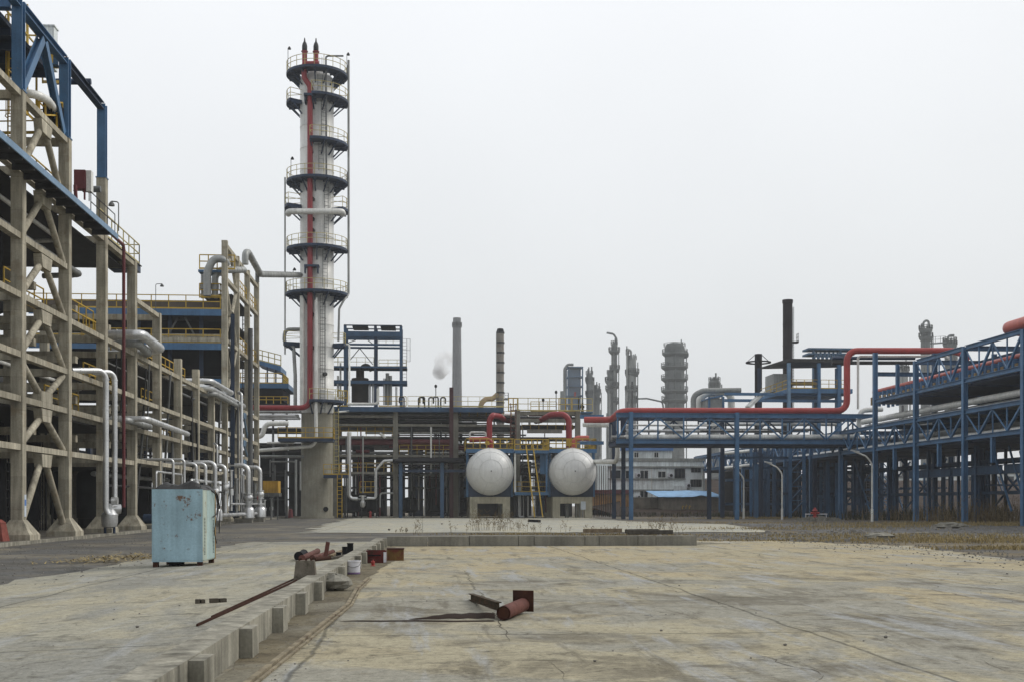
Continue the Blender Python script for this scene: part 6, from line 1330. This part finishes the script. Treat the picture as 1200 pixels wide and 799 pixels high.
b = MB(); b.lathe((x_, 170, 0), [(r*1.35,0),(r*1.25,8),(r,15),(r,zt2)], 'z', 18); b.build('shaft', dark, t)
b = MB(); zc_ = PZ(422, 170); n = 20
for k_ in range(n):
    a, a2 = 2*math.pi*k_/n, 2*math.pi*(k_+1)/n; b.bar((x_+1.75*math.cos(a), 170+1.75*math.sin(a), zc_), (x_+1.75*math.cos(a2), 170+1.75*math.sin(a2), zc_), .12, .2)
    if k_ % 5 == 0: b.bar((x_+1.75*math.cos(a), 170+1.75*math.sin(a), zc_), (x_+r*math.cos(a), 170+r*math.sin(a), zt2-.15), .08); b.bar((x_+1.75*math.cos(a), 170+1.75*math.sin(a), zc_), (x_+r*math.cos(a), 170+r*math.sin(a), zc_-.2), .1)
b.build('ring_collar', dark, t)
pipe('pair of white lagged arched ducts behind the truss bridge, the outer duct', [P(812.5, 490, 178), P(812.5, 463, 178), P(824, 457.5, 178), P(868, 457, 178)], .42, farl, None, 1.2, 0)
pipe('inner white lagged duct dropping behind the arched duct', [P(819.5, 490, 180), P(819.5, 465, 180), P(832, 459, 180), P(853, 459.5, 180), P(857, 466, 180), P(857, 490, 180)], .55, white, None, 1.4, 0)
t = thing('kiosk', 'small blue gabled steel kiosk above the truss bridge', 'steel structure', P(838, 490, 176)); Y_ = 176
b = MB(); bx(b, 829, 848, 466, 490, 0, 4); b.build('wall', farl, t); b = MB(); b.hexa([(PX(828,Y_),Y_-.3,PZ(466.5,Y_)),(PX(847,Y_),Y_-.3,PZ(462.5,Y_)),(PX(847,Y_),Y_+4.3,PZ(462.5,Y_)),(PX(828,Y_),Y_+4.3,PZ(466.5,Y_)),(PX(828,Y_),Y_-.3,PZ(464.8,Y_)),(PX(847,Y_),Y_-.3,PZ(460.5,Y_)),(PX(847,Y_),Y_+4.3,PZ(460.5,Y_)),(PX(828,Y_),Y_+4.3,PZ(464.8,Y_))]); b.build('roof', blue, t)
for px in (829.5, 846): b = MB(); b.box(PX(px, Y_), PX(px+2.2, Y_), Y_-.4, Y_-.1, 0, PZ(463, Y_)); b.build('post', blue, t)
# high blue pipe gantry behind the red bend
t = thing('gantry', 'pale blue pipe gantry top behind the tall red bend', 'steel structure', (PX(970, 190), 190, 0)); Y_ = 190
for px in (952.5, 984): b = MB(); b.box(PX(px, Y_), PX(px+2.4, Y_), Y_, Y_+.4, 0, PZ(404, Y_)); b.build('post', farb, t)
for py in (405, 411): b = MB(); b.box(PX(947, Y_), PX(1001, Y_), Y_-.2, Y_+3, PZ(py+1.3, Y_), PZ(py-1.0, Y_)); b.build('beam', farb, t)
b = MB()
for k_ in range(6): x_ = 954+k_*5; b.bar(P(x_, 423, Y_-.4), P(x_+2.5, 412, Y_-.4), .2); b.bar(P(x_+2.5, 412, Y_-.4), P(x_+5, 423, Y_-.4), .2)
b.build('lattice', farb, t)

def far_tower(lb, px0, px1, yt, Y, plats, m=farg, arms=(), group=None, top=None):
    x_ = PX((px0+px1)/2, Y); r = (px1-px0)/2*Y/1390; zt2 = PZ(yt, Y); t = thing('far_column', lb, 'process column', (x_, Y, 0), group)
    b = MB(); prof = []; z = 0; st = zt2/9
    for k_ in range(9): prof += [(r, z), (r, z+st*.97), (r*1.03, z+st*.975), (r*1.03, z+st*.99)]; z += st
    b.lathe((x_, Y, 0), prof+[(r*.8, zt2+r*.35), (r*.3, zt2+r*.5)], 'z', 22); b.build('shell', m, t)
    for py, f, sx_ in plats:
        z = PZ(py, Y); b = MB(); R_ = r*f; n = 20
        ce = x_+sx_*r*.3
        b.lathe((ce, Y, z), [(r*.98,-1.2),(R_,-.1),(R_,.45)], 'z', n); pl = b.build('platform', farg, t)
        b = MB(); pts = [Vector((ce+R_*math.cos(2*math.pi*k_/14), Y+R_*math.sin(2*math.pi*k_/14), z+.3)) for k_ in range(14)]; b.rail(pts, 1.3, 3, .16, False, True); b.build('railing', farg, pl)
    b = MB(); b.ladder((x_+r+.5, Y-r*.4, 4), (x_+r+.5, Y-r*.4, zt2-1), .9, (0,1,0), None, .16); b.build('ladder', farg, t)
    rq = random.Random(int(px0*7+yt))
    b = MB()
    for _ in range(5):
        a = rq.uniform(0, 6.28); h = rq.uniform(.8, 3.2); xx, yy = x_+r*.8*math.cos(a), Y+r*.8*math.sin(a); b.cyl((xx, yy, zt2-.5), (xx, yy, zt2+h), rq.uniform(.12, .3), None, 6)
    R2 = r*1.12; b.rail([Vector((x_+R2*math.cos(2*math.pi*k_/10), Y+R2*math.sin(2*math.pi*k_/10), zt2)) for k_ in range(10)], 1.4, 3, .12, False, True); b.build('head_fittings', farg, t)
    for _ in range(3):
        a = rq.uniform(3.3, 6.1); rr2 = r+.35; xx, yy = x_+rr2*math.cos(a), Y+rr2*math.sin(a); z0 = rq.uniform(.2, .5)*zt2
        b = MB(); b.cyl((xx, yy, z0), (xx, yy, zt2*rq.uniform(.7, 1.0)), rq.uniform(.15, .32), None, 7); b.build('side_pipe', rq.choice((farg, farl, steel)), t)
    if top:
        b = MB(); b.tube([P(*q, Y-r*.3) for q in top], .38, 8, 1.2); b.build('overhead_pipe', m, t)
    return t
far_tower('far slender grey column with a hooked mast on its head', 716.3, 723.3, 403, 430, ((411,1.9,0),(432,1.7,.5),(452,1.8,-.6),(470,1.6,0)), farg, top=((722.5,411),(722.5,397),(719,391.5),(711,390)))
far_tower('squat grey companion column at the foot of the slender hooked column', 711.5, 716.5, 437, 428, ((446,1.9,-.5),(456,1.8,0)), farg)
far_tower('far pale column with a curved pipe over its head, beside the slender one', 736.5, 745.5, 420, 425, ((436,1.5,1.0),(456,1.6,-.8),(468,1.3,0)), farl, top=((739.5,419),(739.5,411),(736.5,409),(735,413),(735,470)))
far_tower('thin second shaft clinging to the far pale column', 733.8, 737.2, 413, 427, ((437,1.6,-.5),(457,1.7,-.5)), farg)
far_tower('broad far column ringed by five platforms', 779, 802, 405, 420, ((413,1.3,.1),(429,1.38,0),(443,1.38,0),(457,1.38,0),(468,1.34,0)), farg, top=((802,412),(806,413),(806,418),(802,419)))
far_tower('stubby far column top above the white arched ducts', 831, 843.5, 445, 400, ((452,1.15,0),(447,.8,0)), farg, top=((836,445),(837,441),(839,445)))
far_tower('far narrow column in the pair right of the grey lattice unit, the taller', 687, 694.5, 438, 455, ((446,1.3,0),(462,1.25,0)), farg)
far_tower('far narrow column in the pair right of the grey lattice unit, the shorter', 696, 703, 456, 455, ((460,1.35,0),(470,1.3,0)), farg, top=((698,456),(698,451),(700.5,451)))
far_tower('far grey column with crowded top platforms behind the big blue rack', 1079, 1090.5, 384, 380, ((382,1.35,0),(391,1.4,.1)), farg, top=((1082,384),(1082,377),(1088,375),(1089,384)))
far_tower('short far column linked by a gangway behind the big blue rack', 1107, 1119, 398, 382, ((396,1.3,0),(400,1.35,.2)), farg, top=((1110,398),(1112,393),(1118,393)))
far_tower('half hidden pale silo behind the opening of the big blue rack', 1054, 1064, 428, 330, ((432,1.3,0),), farl)
b = MB(); b.bar(P(1089, 403, 381), P(1110, 401.5, 381), .8, .3); b.rail([P(1090, 402, 381), P(1108, 401, 381)], 2.0, 1.6, .1); b.solo('gangway', [farg], 'thin gangway linking the two far columns behind the big rack', 'gangway')
pipe('long thin pipe sagging from the pale far column to the broad one', [P(746, 467, 425), P(758, 466.5, 424), P(776, 470.5, 423), P(777.5, 478, 423)], .3, farg, None, 1, 0, 8)
t = thing('far_lattice_unit', 'far grey blue lattice processing unit with a side pipe', 'process unit', (PX(671, 450), 450, 0)); Y_ = 450
b = MB(); bx(b, 667, 679.5, 433, 480, 1, 6); b.build('core', mat('far_core', (.13,.18,.24), .8, 0, .3, .2, 0), t)
for px in (665.5, 682): 
    for d in (0, 7): b = MB(); bx(b, px, px+1.5, 430, 480, d, d+.5); b.build('post', farb, t)
for py in (430, 441, 452, 463, 474): b = MB(); bx(b, 665.5, 683.5, py, py+1.3, -.1, 7.5); b.build('floor', farb, t)
b = MB(); b.tube([P(661.5, 480, 449), P(661.5, 432, 449), P(665, 427, 449), P(672, 427, 449)], .5, 10, 1.2); b.cyl(P(659.5, 480, 449), P(659.5, 458, 449), 1.0, None, 12); b.build('side_pipe', farg, t)
b = MB(); bx(b, 672.5, 674.5, 460, 465, -1.2, -.4); b.build('red_box', red, t)
# chimneys
t = thing('chimney', 'tall plain grey concrete chimney behind the centre rack', 'chimney', (PX(535.5, 400), 400, 0)); x_ = PX(535.5, 400); r = 400/1398
zt2 = PZ(373.5, 400); zr_ = PZ(384.5, 400)
b = MB(); b.lathe((x_, 400, 0), [(r*6.6,0),(r*5.8,PZ(470,400)),(r*4.85,zr_),(r*4.6,zt2),(r*3.8,zt2+.01)], 'z', 28); b.build('shaft', stackm, t)
b = MB(); b.lathe((x_, 400, zr_), [(r*5.7,0),(r*5.7,.35)], 'z', 24); pl = b.build('platform', farg, t); b = MB(); b.rail([Vector((x_+r*5.6*math.cos(a), 400+r*5.6*math.sin(a), zr_+.35)) for a in [2*math.pi*k_/16 for k_ in range(16)]], 1.2, 2, .12, False, True); b.build('railing', farg, pl)
t = thing('chimney', 'banded steel chimney with a brown lagged inlet duct behind the first tank', 'chimney', (PX(586.3, 250), 250, 0)); x_ = PX(586.3, 250); r = 250/1398
zt2 = PZ(390, 250); prof = []; z = 0; st = zt2/18
for k_ in range(18): prof += [(r*4.3, z), (r*4.3, z+st*.94), (r*4.75, z+st*.945), (r*4.75, z+st*.995)]; z += st
b = MB(); b.lathe((x_, 250, 0), prof, 'z', 24); b.build('shaft', mat('weathered_stack', (.30,.275,.24), .8, .1, .3, .3, .3, (.17,.11,.075), .36, .5), t)
for k_ in range(7, 19): b = MB(); b.lathe((x_, 250, st*k_-.22), [(r*4.95,0),(r*4.95,.34)], 'z', 24); b.build('stiffener_ring', steel, t)
b = MB(); b.lathe((x_, 250, zt2+.002), [(r*4.5,0),(r*4.1,.5),(r*3.4,.8)], 'z', 24); b.build('cap', dark, t)
b = MB(); b.tube([P(563.5, 483, 246), P(563.5, 472, 246), P(569, 467.5, 247), P(578, 466.5, 249), P(584, 461, 250)], r*3.0, 14, 1.6); b.build('inlet_duct', brownp, t)
b = MB(); z = PZ(467, 250); b.box(x_+r*4.4, x_+r*9.5, 249.4, 250.6, z-.25, z); b.rail([(x_+r*5, 249.4, z), (x_+r*9.4, 249.4, z), (x_+r*9.4, 250.6, z)], 1.2, .8, .08); b.build('side_platform', farg, t)
b = MB(); b.ladder((x_-r*5, 249, 20), (x_-r*5, 249, zt2), .5, (0,1,0), None, .1); b.build('ladder', farg, t)
pipe('thin grey mast left of the grey chimney foot', [P(531, 476, 150), P(531, 455, 150)], .12, redd, None, 0, 0, 6) if False else None

# ------------------------------------------------------------------ dry plants
def blades(name, spots, m, n, hmin, hmax, wdt, seed, label=None):
    rr = random.Random(seed); b = MB()
    for _ in range(n):
        x, y, sx_, sy_, hs = rr.choice(spots); px_, py_ = x+rr.gauss(0, sx_), y+rr.gauss(0, sy_); h = rr.uniform(hmin, hmax)*hs; a = rr.uniform(0, 6.28); ln = rr.uniform(.05, .5)*h
        dx, dy = math.cos(a), math.sin(a); w_ = wdt*rr.uniform(.6, 1.4); z0 = -.02
        b0 = Vector((px_, py_, z0)); m1 = b0+Vector((dx*ln*.35, dy*ln*.35, h*.6)); tp = b0+Vector((dx*ln, dy*ln, h)); s_ = Vector((-dy, dx, 0))*w_
        i = len(b.v); b.v += [b0-s_, b0+s_, m1+s_*.8, m1-s_*.8, tp]; b.face((i,i+1,i+2,i+3)); b.face((i+3,i+2,i+4))
        if rr.random() < .35:
            for _k in range(2):
                f = rr.uniform(.4, .95); q = b0.lerp(tp, f); d = Vector((rr.uniform(-1,1), rr.uniform(-1,1), rr.uniform(.2,1)))*h*.22; i = len(b.v); b.v += [q, q+d+s_*1.6, q+d*1.3-s_*.4]; b.face((i,i+1,i+2))
    return b.solo(name, [m], None, None, None, 'stuff', loc=(0,0,0))
def S(px, py, sx_, sy_, hs=1): p = G(px, py); return (p.x, p.y, sx_, sy_, hs)
def twigs(name, spots, m, seed):
    rr = random.Random(seed); b = MB()
    for px, py, n, h, sp in spots:
        c = G(px, py)
        for _ in range(n):
            q = c+Vector((rr.gauss(0, sp), rr.gauss(0, .35), -.02)); hh = h*rr.uniform(.35, 1); a = rr.uniform(0, 6.28); ln = rr.uniform(.05, .45)*hh
            prev = q
            for j in range(1, 5):
                f = j/4; nx = q+Vector((math.cos(a)*ln*f**1.6+rr.uniform(-.02, .02), math.sin(a)*ln*f**1.6, hh*f)); b.bar(prev, nx, .011*(1.25-f))
                if j > 1:
                    for _k in range(rr.randint(1, 3)):
                        d = Vector((rr.uniform(-1, 1), rr.uniform(-.6, .6), rr.uniform(.3, 1)))*hh*.2; e2 = nx+d; b.bar(nx, e2, .007)
                        i = len(b.v); s_ = Vector((rr.uniform(-.03, .03), 0, .03)); b.v += [e2-s_, e2+Vector((.028, 0, 0)), e2+s_*1.5]; b.face((i, i+1, i+2))
                prev = nx
    return b.solo(name, [m], None, None, None, 'stuff', loc=(0,0,0))
twigs('dry_weeds', [(553,621,9,1.3,.25),(563,621,14,1.2,.3),(575,621,8,.8,.3),(584,621,13,1.25,.3),(596,621,16,1.0,.45),(603,622,12,.6,.5),(620,623,8,.7,.3),(490,625,7,.8,.3),(470,625,6,.5,.5),(527,623,5,.6,.4),(648,623,7,.6,.4),(700,624,12,.4,.9),(740,624,10,.4,.8),(772,624,16,.9,.5),(782,624,10,.8,.4),(555,606.8,8,1.4,.6),(600,606.8,6,1.2,.8),(1105,613,20,1.8,2.0),(1150,613,30,2.2,2.0),(1185,613,24,2.3,1.6),(1060,612,18,1.5,2.5),(1020,611,14,1.2,2.0),(830,605,10,1.2,1.5),(880,605,12,1.3,2)], weed, 1)
blades('dry_grass', [S(1010,617,3,1.2,.6), S(1060,614,4,1.2,.7), S(1120,614,4,1.2,.8), S(1180,615,3,1.2,.8), S(900,606.5,3,1.5,.6), S(870,607,3,1.5,.5), S(1100,632,5,.8,.3), S(1160,634,3,.8,.35), S(1000,628,4,.6,.25), S(940,633,4,.4,.22), S(740,626.5,2,.5,.3), S(620,625.5,2.5,.3,.3), S(1190,642,1.5,.6,.35), S(1090,631,5,1.5,.4), S(1150,629,5,2,.45), S(1010,626,5,1.5,.35), S(1195,633,3,2,.5), S(930,619,4,2.5,.35), S(860,612,4,2.5,.3)], straw, 19000, .06, .42, .022, 2)
blades('tall_weeds', [S(1130,612,2.5,1.2,1), S(1160,612,2.2,1.2,1.1), S(1185,612,2,1.2,1), S(1100,610,3,1.5,.8), S(1060,609,3,1.5,.7), S(1150,611,1,1,1.3), S(1192,611,1,1,1.2)], weed, 800, .5, 2.2, .02, 3)
blades('green_weeds', [S(1030,608,3,2,.8), S(1080,608.5,4,2,1), S(1130,609,3,2,1.1), S(1180,610,3,2,1.1), S(980,606,4,3,.7), S(890,605,4,2,.6), S(850,604.5,3,2,.5), S(770,604.5,4,3,.5)], greenw, 2400, .4, 1.5, .035, 4)
b = MB(); rr = random.Random(9)
for _ in range(700):
    x, y, sx_, sy_, _h = rr.choice((S(125,657,.5,.5), S(140,655,.8,.4), S(160,654,.8,.4), S(105,659,.6,.5), S(172,652,.4,.4))); a = rr.uniform(0, 6.28); px_, py_ = x+rr.gauss(0, sx_), y+rr.gauss(0, sy_); L_ = rr.uniform(.1, .28); z = rr.uniform(.0, .09)*max(0, 1-((px_-S(125,657,0,0)[0])/1.2)**2)+.01
    d = Vector((math.cos(a)*L_, math.sin(a)*L_, rr.uniform(-.02, .06))); s_ = Vector((-math.sin(a), math.cos(a), 0))*.02; p = Vector((px_, py_, z)); i = len(b.v); b.v += [p-s_, p+s_, p+d+s_*.6, p+d-s_*.6]; b.face((i,i+1,i+2,i+3))
b.solo('straw_litter', [straw], None, None, None, 'stuff', loc=(0,0,0))
b = MB()
for _ in range(1500):
    u = rr.random()
    if u < .2: x, y = rr.uniform(-1.9, -1.1), rr.uniform(8, 40)
    elif u < .7: x, y = rr.uniform(-15.6, -7.2), rr.uniform(20, 60)
    elif u < .85: x, y = rr.uniform(10, 30), rr.uniform(44, 62)
    else: x, y = rr.uniform(-8, 15), rr.uniform(11, 45)
    s_ = rr.uniform(.004, .013)*(1 if u < .2 or u > .85 else 2); z = zl(x, y) if (-8.2 < x < wx(y)-.3 and y < 50) else 0.0
    if wx(y)-.36 < x < wx(y)+.02: continue
    b.frustum(x, y, s_*2.2, s_*1.2, z-.005, z+s_)
b.solo('gravel', [stone], None, None, None, 'stuff', loc=(0,0,0))
b = MB(); rr = random.Random(55)
for _ in range(1500):
    x, y = rr.uniform(10, 62), 48+abs(rr.gauss(0, 1))*22
    if y > 100 or (x < 24 and 67 < y): continue
    if x < 15.5 and y < 52: continue
    s_ = rr.uniform(.015, .055)*(1+y/90)*(2.2 if rr.random() < .05 else 1); b.frustum(x, y, s_*2.6, s_*1.3, -.04, s_-.02, s_*1.9, s_)
for _ in range(500):
    x, y = rr.gauss(17, 1.6), rr.uniform(26, 52); s_ = rr.uniform(.01, .03); b.frustum(x, y, s_*2.2, s_*1.2, -.03, s_)
b.solo('rubble', [stone], None, None, None, 'stuff', loc=(0,0,0))
# steam behind the grey chimney
sm = bpy.data.materials.new('steam'); sm.use_nodes = True; nt = sm.node_tree; nt.nodes.clear()
o_ = nt.nodes.new('ShaderNodeOutputMaterial'); v_ = nt.nodes.new('ShaderNodeVolumePrincipled'); v_.inputs['Color'].default_value = (.98,.98,.98,1); v_.inputs['Anisotropy'].default_value = .2
tcx = nt.nodes.new('ShaderNodeNewGeometry'); nz = nt.nodes.new('ShaderNodeTexNoise'); nz.inputs['Scale'].default_value = .16; nz.inputs['Detail'].default_value = 5; nt.links.new(tcx.outputs['Position'], nz.inputs['Vector'])
mr_ = nt.nodes.new('ShaderNodeMapRange'); mr_.inputs[1].default_value = .44; mr_.inputs[2].default_value = .68; mr_.inputs[3].default_value = 0; mr_.inputs[4].default_value = 1.1; nt.links.new(nz.outputs['Fac'], mr_.inputs[0]); nt.links.new(mr_.outputs[0], v_.inputs['Density']); nt.links.new(v_.outputs[0], o_.inputs['Volume'])
b = MB()
rr = random.Random(21); c = P(519.5, 426, 430)
n, k2 = 24, 14
for j in range(k2+1):
    th = math.pi*j/k2
    for i in range(n):
        a = 2*math.pi*i/n; q = 1+.18*math.sin(3*a+j)+rr.uniform(-.06, .06); b.v.append(c+Vector((math.sin(th)*math.cos(a)*3.6*q+math.cos(th)*1.4, math.sin(th)*math.sin(a)*3*q, math.cos(th)*5.2*(1+.1*q))))
for j in range(k2):
    for i in range(n): a = j*n; b.face([a+i, a+n+i, a+n+(i+1) % n, a+(i+1) % n], True)
b.solo('steam_plume', [sm], 'small puff of white steam drifting beside the grey concrete chimney', 'steam')
# haze
hz = bpy.data.materials.new('haze_air'); hz.use_nodes = True; nt = hz.node_tree; nt.nodes.clear()
o_ = nt.nodes.new('ShaderNodeOutputMaterial'); v_ = nt.nodes.new('ShaderNodeVolumePrincipled'); v_.inputs['Color'].default_value = (.93,.96,1,1); v_.inputs['Density'].default_value = HAZE; v_.inputs['Anisotropy'].default_value = 0.0
nt.links.new(v_.outputs[0], o_.inputs['Volume'])
b = MB(); b.box(-905, 905, -65, 905, -1.6, 75); b.solo('haze', [hz], None, None, None, 'stuff', loc=(0,0,0))
